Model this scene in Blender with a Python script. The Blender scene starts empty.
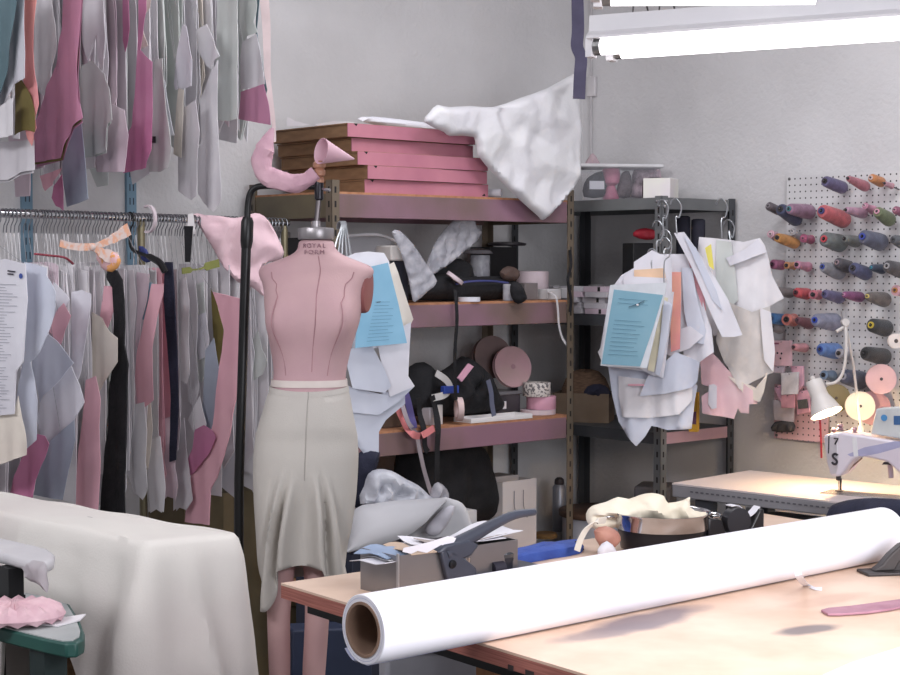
"""Garment workroom: dress form, pattern rails, shelving, cutting table."""
EXPOSURE = 0.0
WORLD = 0.19
L_CEIL1, L_CEIL2, L_RACK_FILL = 22, 18, 48
L_DOOR = 124
L_TABLE = 30
L_TUBE = 3.6
L_BULB = 30.0
L_LAMP = 13.0
import bpy, bmesh, math, random
from math import sin, cos, pi, radians, sqrt, exp
from mathutils import Vector, Matrix, noise
from mathutils.geometry import delaunay_2d_cdt
SC = bpy.context.scene
COL = SC.collection
RND = random.Random(7)
V = Vector
Z = V((0, 0, 1))

# ------------------------------------------------------------------ camera geometry
F = 1615.0
CAM = V((0, 0, 1.5))
PITCH = math.atan(72.5 / F)
FWD = V((0, cos(PITCH), -sin(PITCH)))
UPV = V((0, sin(PITCH), cos(PITCH)))


def ray(px, py):
    return FWD + V((1, 0, 0)) * ((px - 450) / F) + UPV * ((337.5 - py) / F)


def P(px, py, Y):
    r = ray(px, py)
    return CAM + r * (Y / r.y)


def hit(px, py, o, n):
    r = ray(px, py)
    return CAM + r * ((o - CAM).dot(n) / r.dot(n))


def TP(px, py, z):
    return hit(px, py, V((0, 0, z)), Z)


def h2(x, y, z=0.0):
    return V((x, y, z))


# ------------------------------------------------------------------ materials
MATS = {}


def lin(c):
    c = c / 255.0
    return c / 12.92 if c <= 0.04045 else ((c + 0.055) / 1.055) ** 2.4


def rgb(c):
    return (lin(c[0]), lin(c[1]), lin(c[2]), 1.0)


def M(name, c, rough=0.6, metal=0.0, c2=None, scale=8.0, bump=0.0, bscale=60.0, emit=None, estr=1.0, trans=0.0,
      alpha=1.0, stretch=None, detail=4.0, contrast=(0.35, 0.65), sheen=0.0, spec=0.5):
    if name in MATS:
        return MATS[name]
    m = bpy.data.materials.new(name)
    m.use_nodes = True
    nt = m.node_tree
    b = nt.nodes['Principled BSDF']
    b.inputs['Base Color'].default_value = rgb(c)
    b.inputs['Roughness'].default_value = rough
    b.inputs['Metallic'].default_value = metal
    b.inputs['Specular IOR Level'].default_value = spec
    if trans:
        b.inputs['Transmission Weight'].default_value = trans
    if alpha < 1:
        b.inputs['Alpha'].default_value = alpha
    if sheen:
        b.inputs['Sheen Weight'].default_value = sheen
    if emit:
        b.inputs['Emission Color'].default_value = rgb(emit)
        b.inputs['Emission Strength'].default_value = estr
    tc = nt.nodes.new('ShaderNodeTexCoord')
    src = tc.outputs['Object']
    if stretch:
        mp = nt.nodes.new('ShaderNodeMapping')
        mp.inputs['Scale'].default_value = stretch
        nt.links.new(src, mp.inputs['Vector'])
        src = mp.outputs['Vector']
    if c2 is None:
        k = 0.90
        c2 = (c[0] * k, c[1] * k, c[2] * k)
    no = nt.nodes.new('ShaderNodeTexNoise')
    no.inputs['Scale'].default_value = scale
    no.inputs['Detail'].default_value = detail
    nt.links.new(src, no.inputs['Vector'])
    cr = nt.nodes.new('ShaderNodeValToRGB')
    cr.color_ramp.elements[0].position = contrast[0]
    cr.color_ramp.elements[1].position = contrast[1]
    cr.color_ramp.elements[0].color = rgb(c)
    cr.color_ramp.elements[1].color = rgb(c2)
    nt.links.new(no.outputs['Fac'], cr.inputs['Fac'])
    nt.links.new(cr.outputs['Color'], b.inputs['Base Color'])
    if bump:
        n2 = nt.nodes.new('ShaderNodeTexNoise')
        n2.inputs['Scale'].default_value = bscale
        n2.inputs['Detail'].default_value = 3
        nt.links.new(src, n2.inputs['Vector'])
        bp = nt.nodes.new('ShaderNodeBump')
        bp.inputs['Strength'].default_value = bump
        bp.inputs['Distance'].default_value = 0.01
        nt.links.new(n2.outputs['Fac'], bp.inputs['Height'])
        nt.links.new(bp.outputs['Normal'], b.inputs['Normal'])
    MATS[name] = m
    return m


def nodes_of(m):
    nt = m.node_tree
    return nt, nt.nodes['Principled BSDF'], [n for n in nt.nodes if n.type == 'VALTORGB'][0]


# ------------------------------------------------------------------ mesh building
class MB:
    def __init__(s):
        s.v, s.f, s.mi, s.m, s.uv = [], [], [], 0, None

    def add(s, vs, fs):
        o = len(s.v)
        s.v += [V(p) for p in vs]
        s.f += [tuple(i + o for i in f) for f in fs]
        s.mi += [s.m] * len(fs)
        return s

    def box8(s, p):
        return s.add(p, [(0, 3, 2, 1), (4, 5, 6, 7), (0, 1, 5, 4), (1, 2, 6, 5), (2, 3, 7, 6), (3, 0, 4, 7)])

    def obox(s, o, a, b, c):
        o, a, b, c = V(o), V(a), V(b), V(c)
        return s.box8([o, o + a, o + a + b, o + b, o + c, o + a + c, o + a + b + c, o + b + c])

    def cbox(s, c, x, y, z, ax=V((1, 0, 0)), ay=V((0, 1, 0))):
        """box centred in plan, standing on c"""
        return s.obox(V(c) - ax * x / 2 - ay * y / 2, ax * x, ay * y, Z * z)

    def tube(s, pts, r, n=8, caps=True, flat=1.0, close=False):
        pts = [V(p) for p in pts]
        N = len(pts)
        rr = r if isinstance(r, (list, tuple)) else [r] * N
        prev = None
        vs, fs = [], []
        for i, p in enumerate(pts):
            if close:
                t = pts[(i + 1) % N] - pts[i - 1]
            else:
                t = pts[min(i + 1, N - 1)] - pts[max(i - 1, 0)]
            if t.length < 1e-9:
                t = V((0, 0, 1))
            t.normalize()
            if prev is None:
                ref = Z if abs(t.z) < 0.9 else V((1, 0, 0))
                a = t.cross(ref).normalized()
            else:
                a = (prev - t * prev.dot(t))
                a = a.normalized() if a.length > 1e-6 else t.orthogonal().normalized()
            prev = a
            b = t.cross(a)
            for k in range(n):
                q = 2 * pi * k / n
                vs.append(p + a * cos(q) * rr[i] + b * sin(q) * rr[i] * flat)
        R = N if close else N - 1
        for i in range(R):
            j = (i + 1) % N
            for k in range(n):
                l = (k + 1) % n
                fs.append((i * n + k, i * n + l, j * n + l, j * n + k))
        if caps and not close:
            fs.append(tuple(range(n - 1, -1, -1)))
            fs.append(tuple((N - 1) * n + k for k in range(n)))
        return s.add(vs, fs)

    def lathe(s, o, axis, prof, n=20, caps=True):
        """prof: (r, h) along the axis"""
        o, axis = V(o), V(axis).normalized()
        a = axis.orthogonal().normalized()
        b = axis.cross(a)
        vs, fs = [], []
        for r, h in prof:
            for k in range(n):
                q = 2 * pi * k / n
                vs.append(o + axis * h + (a * cos(q) + b * sin(q)) * max(r, 1e-5))
        for i in range(len(prof) - 1):
            for k in range(n):
                l = (k + 1) % n
                fs.append((i * n + k, i * n + l, (i + 1) * n + l, (i + 1) * n + k))
        if caps:
            fs.append(tuple(range(n - 1, -1, -1)))
            fs.append(tuple((len(prof) - 1) * n + k for k in range(n)))
        return s.add(vs, fs)

    def loft(s, rings, caps=True, closed=True):
        n = len(rings[0])
        vs = [p for r in rings for p in r]
        fs = []
        for i in range(len(rings) - 1):
            for k in range(n if closed else n - 1):
                l = (k + 1) % n
                fs.append((i * n + k, i * n + l, (i + 1) * n + l, (i + 1) * n + k))
        if caps:
            fs.append(tuple(range(n - 1, -1, -1)))
            fs.append(tuple((len(rings) - 1) * n + k for k in range(n)))
        return s.add(vs, fs)

    def prism(s, poly, ext):
        poly = [V(p) for p in poly]
        n = len(poly)
        vs = poly + [p + V(ext) for p in poly]
        fs = [tuple(range(n)), tuple(range(2 * n - 1, n - 1, -1))]
        fs += [(i, i + n, (i + 1) % n + n, (i + 1) % n) for i in range(n)]
        return s.add(vs, fs)

    def sphere(s, c, rx, ry=None, rz=None, n=14, m=9):
        ry = ry or rx
        rz = rz or rx
        c = V(c)
        rings = []
        for i in range(m + 1):
            t = -pi / 2 + pi * i / m
            rings.append([c + V((rx * cos(t) * cos(2 * pi * k / n), ry * cos(t) * sin(2 * pi * k / n), rz * sin(t)))
                          for k in range(n)])
        return s.loft(rings, caps=False)

    def build(s, name, mat, parent=None, smooth=False, angle=35, bevel=0.0, bseg=2, sub=0, label=None):
        me = bpy.data.meshes.new(name)
        off = wloc(parent)
        if parent is None and s.v:
            lo = V((min(p.x for p in s.v), min(p.y for p in s.v), min(p.z for p in s.v)))
            hi = V((max(p.x for p in s.v), max(p.y for p in s.v), max(p.z for p in s.v)))
            off = V(((lo.x + hi.x) / 2, (lo.y + hi.y) / 2, lo.z))
        me.from_pydata([p - off for p in s.v], [], s.f)
        mats = mat if isinstance(mat, (list, tuple)) else [mat]
        for mm in mats:
            me.materials.append(mm)
        if len(mats) > 1:
            me.polygons.foreach_set('material_index', s.mi)
        if s.uv:
            ul = me.uv_layers.new(name='UVMap')
            for lp in me.loops:
                ul.data[lp.index].uv = s.uv[lp.vertex_index]
        bm = bmesh.new()
        bm.from_mesh(me)
        bmesh.ops.recalc_face_normals(bm, faces=bm.faces)
        bm.to_mesh(me)
        bm.free()
        o = bpy.data.objects.new(name, me)
        COL.objects.link(o)
        if parent is not None:
            o.parent = parent
        else:
            o.location = off
        if bevel:
            bv = o.modifiers.new('bevel', 'BEVEL')
            bv.width = bevel
            bv.segments = bseg
            bv.limit_method = 'ANGLE'
            bv.angle_limit = radians(40)
        if sub:
            sm = o.modifiers.new('sub', 'SUBSURF')
            sm.levels = sub
            sm.render_levels = sub
        if smooth or bevel:
            me.shade_smooth()
            if not sub:
                me.set_sharp_from_angle(angle=radians(angle))
        if label:
            o['label'] = label
        return o


def wloc(o):
    t = V((0, 0, 0))
    while o is not None:
        t = t + o.location
        o = o.parent
    return t


def thing(name, label, cat, loc, group=None):
    o = bpy.data.objects.new(name, None)
    COL.objects.link(o)
    o.empty_display_size = 0.05
    o.location = V(loc)
    return tag(o, label, cat, group)


def tag(o, label, cat, group=None):
    o['label'] = label
    o['category'] = cat
    if group:
        o['group'] = group
    return o


def struct(o):
    o['kind'] = 'structure'
    return o


def smooth_poly(pts, k=3):
    """Catmull-Rom through a closed outline"""
    n = len(pts)
    out = []
    for i in range(n):
        p0, p1, p2, p3 = pts[i - 1], pts[i], pts[(i + 1) % n], pts[(i + 2) % n]
        for j in range(k):
            t = j / k
            out.append(tuple(0.5 * (2 * p1[q] + (p2[q] - p0[q]) * t + (2 * p0[q] - 5 * p1[q] + 4 * p2[q] - p3[q]) * t * t
                                    + (-p0[q] + 3 * p1[q] - 3 * p2[q] + p3[q]) * t ** 3) for q in range(len(p1))))
    return out


def spline(pts, k=6):
    pts = [V(p) for p in pts]
    out = []
    n = len(pts)
    for i in range(n - 1):
        p0, p1, p2, p3 = pts[max(i - 1, 0)], pts[i], pts[i + 1], pts[min(i + 2, n - 1)]
        for j in range(k):
            t = j / k
            out.append(0.5 * (2 * p1 + (p2 - p0) * t + (2 * p0 - 5 * p1 + 4 * p2 - p3) * t * t
                              + (-p0 + 3 * p1 - 3 * p2 + p3) * t ** 3))
    out.append(pts[-1])
    return out


def tri_fill(poly, step):
    """constrained triangulation of a 2-D outline with inner points; returns pts, tris, boundary loop length"""
    from mathutils import Vector as V2
    dense = []
    n = len(poly)
    for i in range(n):
        a, b = V2(poly[i]), V2(poly[(i + 1) % n])
        m = max(1, int((b - a).length / step))
        for j in range(m):
            dense.append(a + (b - a) * (j / m))
    nb = len(dense)
    x0 = min(p.x for p in dense)
    x1 = max(p.x for p in dense)
    y0 = min(p.y for p in dense)
    y1 = max(p.y for p in dense)
    pts = list(dense)

    def inside(x, y):
        c = False
        for i in range(n):
            ax, ay = poly[i]
            bx, by = poly[(i + 1) % n]
            if (ay > y) != (by > y) and x < (bx - ax) * (y - ay) / (by - ay) + ax:
                c = not c
        return c

    def bd(p):
        return min((p - q).length for q in dense)
    yy = y0 + step * 0.5
    r = 0
    while yy < y1:
        xx = x0 + step * (0.5 if r % 2 else 0.1)
        while xx < x1:
            if inside(xx, yy):
                p = V2((xx, yy))
                if bd(p) > step * 0.45:
                    pts.append(p)
            xx += step
        yy += step * 0.87
        r += 1
    res = delaunay_2d_cdt(pts, [(i, (i + 1) % nb) for i in range(nb)], [], 1, 1e-6)
    return res[0], res[2]


def slab2d(mb, poly, o, u, v, th, disp, step=0.03, back=None, uvs=True):
    """closed solid from a 2-D outline: front surface o+u*s+v*t+n*disp(s,t), back surface th behind (or back(s,t))"""
    n = u.cross(v).normalized()
    if n.y > 0:
        n = -n                       # towards the camera side of the room
    vs, ts = tri_fill(poly, step)
    edges = {}
    for t in ts:
        for i in range(len(t)):
            e = (t[i], t[(i + 1) % len(t)])
            k = (min(e), max(e))
            edges[k] = None if k in edges else e
    N = len(vs)
    fr, bk = [], []
    for p in vs:
        d = disp(p.x, p.y)
        fr.append(o + u * p.x + v * p.y + n * d)
        bd_ = d - th if back is None else back(p.x, p.y)
        bk.append(o + u * p.x + v * p.y + n * bd_)
    fs = [tuple(t) for t in ts] + [tuple(reversed([i + N for i in t])) for t in ts]
    for k, e in edges.items():
        if e:
            fs.append((e[0], e[0] + N, e[1] + N, e[1]))
    off = len(mb.v)
    mb.add(fr + bk, fs)
    if uvs:
        mb.uv = (mb.uv or []) + [(0, 0)] * (off - len(mb.uv or [])) + [(p.x, p.y) for p in vs] * 2
    return mb


def plane_uv(pts, o, u, v=None):
    """pixel outline -> 2-D coordinates on the plane through o spanned by u and v"""
    v = v or Z
    n = u.cross(v).normalized()
    out = []
    for px, py in pts:
        w = hit(px, py, o, n) - o
        vv = v - u * v.dot(u)
        out.append((w.dot(u), w.dot(v)))
    return out


def sheet(name, pts, o, u, mat, parent=None, th=0.003, amp=0.008, freq=14.0, seed=0, step=0.03, curl=0.0, smooth=0, v=None, local=False):
    """a hanging sheet of paper or cloth traced on a real upright plane, with folds"""
    v = v or Z
    q = list(pts) if local else plane_uv(pts, o, u, v)
    if smooth:
        q = smooth_poly(q, smooth)
    top = max(p[1] for p in q)
    bot = min(p[1] for p in q)
    H = max(top - bot, 1e-3)
    xm = sum(p[0] for p in q) / len(q)
    rn = random.Random(seed)
    ph, ph2, sl = rn.uniform(0, 6.28), rn.uniform(0, 6.28), rn.uniform(-2.5, 2.5)

    def disp(s, t):
        k = 0.25 + 0.75 * (top - t) / H
        d = amp * k * (sin(freq * s + sl * t + ph) + 0.5 * sin(freq * 2.3 * s - sl * 2 * t + ph2))
        d += amp * 0.9 * noise.noise(V((s * 7 + seed, t * 4, seed * 1.7)))
        d += amp * 0.55 * abs(noise.noise(V((s * 26 + seed, t * 7, seed * 0.7)))) * 2
        d += curl * ((s - xm) ** 2) * 8
        return d
    mb = MB()
    slab2d(mb, q, o, u, v, th, disp, step)
    return mb.build(name, mat, parent, smooth=True, angle=60)


def lump(name, pts, o, u, mat, parent=None, depth=0.06, crump=0.012, cs=None, seed=0, step=0.015, smooth=2, v=None, backk=0.6, local=False, edge=0.0015):
    """a crumpled cloth, bag or heap: outline traced on a plane, swollen both ways, ridged like creased cloth"""
    v = v or Z
    q = list(pts) if local else plane_uv(pts, o, u, v)
    if smooth:
        q = smooth_poly(q, smooth)
    size = max(max(a for a, b in q) - min(a for a, b in q), max(b for a, b in q) - min(b for a, b in q))
    cs = cs or 6.0 / size
    qv = [V((a, b, 0)) for a, b in q]
    n = len(qv)

    def dist(s, t):
        p = V((s, t, 0))
        best = 9
        for i in range(n):
            a, b = qv[i], qv[(i + 1) % n]
            ab = b - a
            L = ab.length_squared
            k = 0 if L < 1e-12 else max(0, min(1, (p - a).dot(ab) / L))
            best = min(best, (p - a - ab * k).length)
        return best

    def prof(s, t):
        x = min(dist(s, t) / (depth * 1.1), 1.0)
        return depth * sqrt(max(0.0, 1 - (1 - x) ** 2)), x

    rn = random.Random(seed * 13 + 5)
    dirs = [(rn.uniform(0, pi), rn.uniform(0.55, 1.5), rn.uniform(0, 1)) for _ in range(5)]

    def tri(x):
        x = x % 1.0
        return abs(2 * x - 1) * 2 - 1

    def ridg(s, t, k):
        """sum of slanted triangle waves, gently warped: flat facets between sharp creases"""
        w1 = 0.35 * noise.noise(V((s * cs * 0.5 + seed, t * cs * 0.5, k)))
        w2 = 0.35 * noise.noise(V((s * cs * 0.5, t * cs * 0.5 + seed, k + 9)))
        d = 0
        amp_ = 0.5
        for an, f_, ph in dirs:
            d += amp_ * tri((cos(an) * (s * cs * 0.33) + sin(an) * (t * cs * 0.33) + w1 * cos(an * 3) + w2) * f_ + ph)
            amp_ *= 0.78
        return d * 0.8

    def fr(s, t):
        w, x = prof(s, t)
        return w + crump * ridg(s, t, 1.3) * x + edge

    def bk(s, t):
        w, x = prof(s, t)
        return -w * backk - edge - crump * 0.5 * x
    mb = MB()
    slab2d(mb, q, o, u, v, 0, fr, step, back=bk)
    return mb.build(name, mat, parent, smooth=True, angle=50)


def ribbon(mb, path, w, wdir, th=0.0015):
    """flat strap along a path; wdir: width direction or list of them"""
    path = [V(p) for p in path]
    N = len(path)
    rings = []
    for i, p in enumerate(path):
        t = (path[min(i + 1, N - 1)] - path[max(i - 1, 0)]).normalized()
        wd = V(wdir[i]) if isinstance(wdir, list) else V(wdir)
        wd = (wd - t * wd.dot(t))
        wd = wd.normalized() if wd.length > 1e-6 else t.orthogonal().normalized()
        nn = t.cross(wd)
        ww = w[i] if isinstance(w, list) else w
        rings.append([p + wd * ww / 2 + nn * th / 2, p - wd * ww / 2 + nn * th / 2, p - wd * ww / 2 - nn * th / 2,
                      p + wd * ww / 2 - nn * th / 2])
    return mb.loft(rings)


def text_on(txt, name, o, xdir, ydir, size, mat, parent, depth=0.0006, align='CENTER'):
    cu = bpy.data.curves.new(name, 'FONT')
    cu.body = txt
    cu.size = size
    cu.extrude = depth
    cu.align_x = align
    cu.align_y = 'CENTER'
    ob = bpy.data.objects.new(name, cu)
    COL.objects.link(ob)
    x = V(xdir).normalized()
    y = V(ydir)
    y = (y - x * y.dot(x)).normalized()
    z = x.cross(y)
    mw = Matrix((x, y, z)).transposed().to_4x4()
    mw.translation = V(o) - wloc(parent)
    bpy.context.view_layer.update()
    me = bpy.data.meshes.new_from_object(ob.evaluated_get(bpy.context.evaluated_depsgraph_get()))
    bpy.data.objects.remove(ob)
    me.materials.clear()
    me.materials.append(mat)
    me.name = name
    ob = bpy.data.objects.new(name, me)
    COL.objects.link(ob)
    ob.parent = parent
    ob.matrix_local = mw
    return ob


# ------------------------------------------------------------------ the room's directions
TH = radians(48.5)
A = V((sin(TH), cos(TH), 0))          # along the back wall, towards the corner
B = V((-cos(TH), sin(TH), 0))         # along the right wall, towards the corner
FL = h2(-0.409, 5.6)                  # front left foot of the brown shelving
WA = FL + B * 0.56                    # a point of the back wall


def col_hit(px, o, n):
    """point in plan where the pixel column px meets the upright plane (o,n)"""
    p = hit(px, 265, o, n)
    return h2(p.x, p.y)


CORNER = col_hit(582, WA, B)
WB = CORNER


def SP(px, py, v=0.0):                # pixel onto the shelving's upright plane, v metres behind its front
    return hit(px, py, FL + B * v, B)


def WBP(px, py, d=0.0):               # pixel onto a plane d metres in front of the right wall
    return hit(px, py, WB - A * d, A)
# ------------------------------------------------------------------ camera and view
cam = bpy.data.cameras.new('camera')
cam.sensor_width = 36.0
cam.lens = 36.0 * F / 900.0
cam.clip_start = 0.05
co = bpy.data.objects.new('camera', cam)
COL.objects.link(co)
co.location = CAM
co.rotation_euler = (pi / 2 - PITCH, 0, 0)
SC.camera = co
SC.view_settings.view_transform = 'Standard'
SC.view_settings.look = 'None'
SC.view_settings.gamma = 1.0
SC.view_settings.exposure = EXPOSURE
SC.view_settings.use_curve_mapping = False
SC.cycles.use_denoising = True
SC.cycles.max_bounces = 8
SC.cycles.sample_clamp_indirect = 6

# ------------------------------------------------------------------ shared materials
wallm = M('wall_plaster', (212, 210, 211), 0.9, c2=(203, 201, 202), scale=2.5, bump=0.35, bscale=55)
floorm = M('floor_concrete', (88, 84, 84), 0.7, c2=(70, 66, 66), scale=3, bump=0.1)
ceilm = M('ceiling_paint', (225, 223, 224), 0.9)
steelm = M('shelf_steel_mauve', (136, 102, 118), 0.5, c2=(98, 86, 68), scale=1.3, contrast=(0.42, 0.6), bump=0.05)
postm = M('shelf_post_olive', (112, 98, 84), 0.5, c2=(92, 84, 70), scale=3)
slotm = M('slot_dark', (28, 26, 26), 0.8)
boardm = M('particle_board', (180, 128, 94), 0.8, c2=(160, 110, 78), scale=40)
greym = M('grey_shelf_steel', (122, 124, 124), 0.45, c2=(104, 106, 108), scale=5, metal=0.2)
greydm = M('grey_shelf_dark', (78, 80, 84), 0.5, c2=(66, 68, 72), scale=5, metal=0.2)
pinkst = M('pinkish_steel', (186, 152, 160), 0.5, c2=(170, 138, 148), scale=5)
chrome = M('chrome', (205, 205, 208), 0.12, metal=1.0)
wire = M('galvanised_wire', (196, 200, 204), 0.3, metal=0.85)
wired = M('dark_wire', (70, 68, 70), 0.4, metal=0.6)
blackm = M('black_metal', (26, 26, 28), 0.38, metal=0.3, c2=(20, 20, 22))
blackc = M('black_cloth', (27, 26, 30), 0.9, c2=(18, 18, 22), scale=20, bump=0.3, bscale=80)
navyc = M('navy_cloth', (40, 42, 62), 0.9, c2=(30, 32, 50), scale=15, bump=0.3, bscale=80)
PW = M('paper_white', (226, 225, 232), 0.75, c2=(212, 210, 218), scale=5)
PB = M('paper_blueish', (208, 212, 224), 0.75, c2=(196, 200, 214), scale=5)
PG = M('paper_grey', (230, 227, 230), 0.8, c2=(218, 215, 219), scale=6)
PD = M('paper_dusk', (216, 212, 216), 0.8, c2=(202, 198, 203), scale=6)
PM = M('paper_mauve', (226, 208, 216), 0.8, c2=(204, 186, 196), scale=6)
PC = M('paper_cream', (228, 220, 208), 0.8, c2=(214, 204, 194), scale=6)
PK = M('paper_pink', (232, 182, 192), 0.75, c2=(220, 166, 180), scale=4)
PKD = M('paper_magenta', (200, 138, 168), 0.75, c2=(186, 112, 150), scale=4)
PS = M('paper_salmon', (240, 166, 156), 0.75, c2=(226, 150, 152), scale=4)
PO = M('card_olive', (128, 116, 64), 0.85, c2=(110, 98, 58), scale=6)
PBG = M('paper_bluegrey', (172, 180, 194), 0.8, c2=(146, 154, 170), scale=5)
PTE = M('card_teal', (104, 128, 136), 0.8, c2=(88, 112, 120), scale=5)
PGG = M('paper_greengrey', (210, 214, 211), 0.8, c2=(198, 202, 199), scale=5)
PBL = M('folder_blue', (136, 176, 192), 0.75, c2=(124, 166, 184), scale=5)
PYE = M('tab_yellow', (240, 226, 110), 0.7)
BROWNC = M('cardboard', (140, 108, 78), 0.85, c2=(122, 92, 66), scale=12, stretch=(1, 1, 4))
PINKC = M('carton_pink', (186, 122, 136), 0.8, c2=(170, 106, 124), scale=5)
ink = M('ink', (64, 62, 72), 0.8)
inkl = M('ink_pale', (150, 150, 164), 0.8)
creamc = M('cream_cloth', (226, 222, 216), 0.9, c2=(214, 208, 204), scale=3, bump=0.12, bscale=160)
plyred = M('plywood_edge', (176, 112, 98), 0.7, c2=(142, 84, 76), scale=10, stretch=(1, 1, 60))
whitem = M('white_enamel', (232, 228, 228), 0.35, c2=(226, 222, 222))
clearp = M('clear_plastic', (214, 214, 222), 0.25, alpha=0.2, c2=(190, 190, 200), scale=14)
clearb = M('clear_bag', (214, 213, 220), 0.22, alpha=0.55, c2=(168, 168, 178), scale=20, bump=0.6, bscale=35)
milk = M('milky_plastic', (206, 208, 216), 0.4, alpha=0.85, c2=(178, 180, 190), scale=12, bump=0.5, bscale=40)
rubber = M('dark_grey_plastic', (62, 66, 80), 0.42, c2=(54, 58, 70))

# ------------------------------------------------------------------ the room
H = 3.1
cx, cy = CORNER.x, CORNER.y
o = MB().obox(CORNER - A * 7.6, A * 7.75, B * 0.15, Z * H).build('wall_back', wallm)
struct(o)
o = MB().obox(CORNER - B * 6.6, B * 6.6, A * 0.15, Z * H).build('wall_right', wallm)
struct(o)
fo = CORNER - A * 7.6 - B * 7.2
struct(MB().obox(fo - Z * 0.1, A * 7.75, B * 7.35, Z * 0.1).build('floor', floorm))
struct(MB().obox(fo + Z * H + B * 1.5, A * 7.75, B * 5.85, Z * 0.1).build('ceiling', ceilm))
mb = MB()
mb.obox(CORNER - A * 7.6 - B * 0.02, A * 7.58, B * 0.019, Z * 0.1)
struct(mb.build('baseboard_back', M('vinyl_base', (58, 54, 54), 0.6)))
mb = MB()
mb.obox(CORNER - B * 6.6 - A * 0.02, B * 6.58, A * 0.019, Z * 0.1)
struct(mb.build('baseboard_right', MATS['vinyl_base']))
struct(MB().obox(CORNER - A * 7.6 - B * 7.2, A * 0.15, B * 7.2, Z * H).build('wall_left', wallm))
# thin cable run down the corner of the right wall
q = [WBP(591, y, 0.012) for y in (-30, 60, 85, 120, 150, 172)]
mb = MB().tube(spline(q, 4), 0.005, 6)
tag(mb.build('wall_cable', M('cable_white', (200, 196, 198), 0.6)), 'thin white cable running down the right wall next to the corner', 'cable')
q0 = WBP(590, 68, 0.0)
pl = thing('wall_socket_box', 'small white box on the right wall at the end of the navy strap', 'box', q0)
MB().obox(WBP(586, 97, 0.02), -B * 0.05, Z * 0.09, A * 0.018).build('cover', M('box_white', (212, 208, 210), 0.5), pl, bevel=0.004)

# ------------------------------------------------------------------ light
w = bpy.data.worlds.new('world')
SC.world = w
w.use_nodes = True
w.node_tree.nodes['Background'].inputs[0].default_value = rgb((240, 240, 244))
w.node_tree.nodes['Background'].inputs[1].default_value = WORLD


def area(name, loc, target, sx, sy, power, col=(255, 255, 255)):
    l = bpy.data.lights.new(name, 'AREA')
    l.shape = 'RECTANGLE'
    l.size, l.size_y = sx, sy
    l.energy = power
    l.color = rgb(col)[:3]
    ob = bpy.data.objects.new(name, l)
    COL.objects.link(ob)
    ob.location = loc
    d = V(target) - V(loc)
    ob.rotation_euler = d.to_track_quat('-Z', 'Y').to_euler()
    return ob


# ceiling tubes of the room, outside the frame; the rack fill is added
area('ceiling_light_middle', (0.35, 5.0, 3.0), (0.35, 5.02, 0), 1.8, 0.3, L_CEIL1, (250, 250, 255))
area('ceiling_light_back', (1.1, 4.6, 3.02), (1.1, 4.62, 0), 1.6, 0.3, L_CEIL2, (250, 250, 255))
area('table_light_row', (0.95, 1.6, 1.83), (0.9, 1.8, 0), 1.2, 0.12, L_TABLE, (252, 250, 255))
area('rack_fill_light', (-2.1, 1.7, 2.85), (-1.2, 4.9, 1.6), 1.6, 0.4, L_RACK_FILL, (250, 250, 255))  # unseen fill light, added to brighten the hanging patterns
# daylight from the open door behind and to the right of the camera
area('daylight_door', (2.5, -0.7, 1.75), (-0.2, 4.4, 1.0), 2.6, 2.2, L_DOOR, (246, 248, 255))


# ------------------------------------------------------------------ fluorescent fixtures over the cutting table
def fixture(name, label, p0, p1, tubes, hooks=True):
    d = (p1 - p0).normalized()
    s = d.cross(Z).normalized()
    if s.y > 0:
        s = -s
    L = (p1 - p0).length
    root = thing(name, label, 'light fixture', p0)
    hm = M('fixture_enamel', (214, 212, 214), 0.5, c2=(206, 204, 208))
    mb = MB()
    prof = [(-0.034, 0.052), (0.034, 0.052), (0.036, 0.026), (0.05, 0.017), (0.05, 0.013), (-0.05, 0.013), (-0.05, 0.017), (-0.036, 0.026)]
    mb.prism([p0 + s * a + Z * b for a, b in prof], d * L)
    mb.build('housing', hm, root)
    em = M('tube_glow', (255, 255, 255), 0.5, emit=(255, 252, 255), estr=L_TUBE)
    for a, st in tubes:
        q0 = p0 + s * a + d * st
        q1 = p0 + s * a + d * (L - 0.03)
        t = MB().tube([q0, q1], 0.0133, 12).build('tube', em, root, smooth=True)
        MB().tube([q0 - d * 0.012, q0], 0.0135, 12).build('end_cap', M('cap_metal', (150, 150, 150), 0.3, metal=0.8), t)
        MB().obox(q0 - d * 0.024 - s * 0.012 - Z * 0.016, d * 0.012, s * 0.024, Z * 0.031).build('lamp_holder', hm, root)
    if hooks:
        for k in (0.075, 0.12):
            c = p0 + d * k + Z * 0.052
            pts = [c - d * 0.012, c - d * 0.009 + Z * 0.028, c - d * 0.003 + Z * 0.045, c + d * 0.004 + Z * 0.045, c + d * 0.008 + Z * 0.03, c + d * 0.016]
            MB().tube(spline(pts, 4), 0.0014, 6).build('wire_hook', wired, root)
    return root


fixture('fluorescent_fixture', 'white fluorescent fixture with glowing bare tubes, hanging above the cutting table',
        P(596, 50, 2.7), P(960, 25, 2.46), [(0.03, 0.02), (-0.03, 0.035)])
fixture('fluorescent_fixture', 'fluorescent fixture showing only its glowing underside at the very top edge',
        P(588, -7, 2.25), P(840, -9, 2.2), [(0.03, 0.03), (-0.03, 0.03)], hooks=False)
# ------------------------------------------------------------------ brown steel shelving on the back wall
Wd, Dp = 1.2, 0.5
ZT, ZM, ZL, ZB = 1.755, 1.362, 0.905, 0.36
sh = thing('steel_shelving', 'tall brown steel shelving with tan boards against the back wall, behind the dress form', 'shelving', FL)


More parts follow.
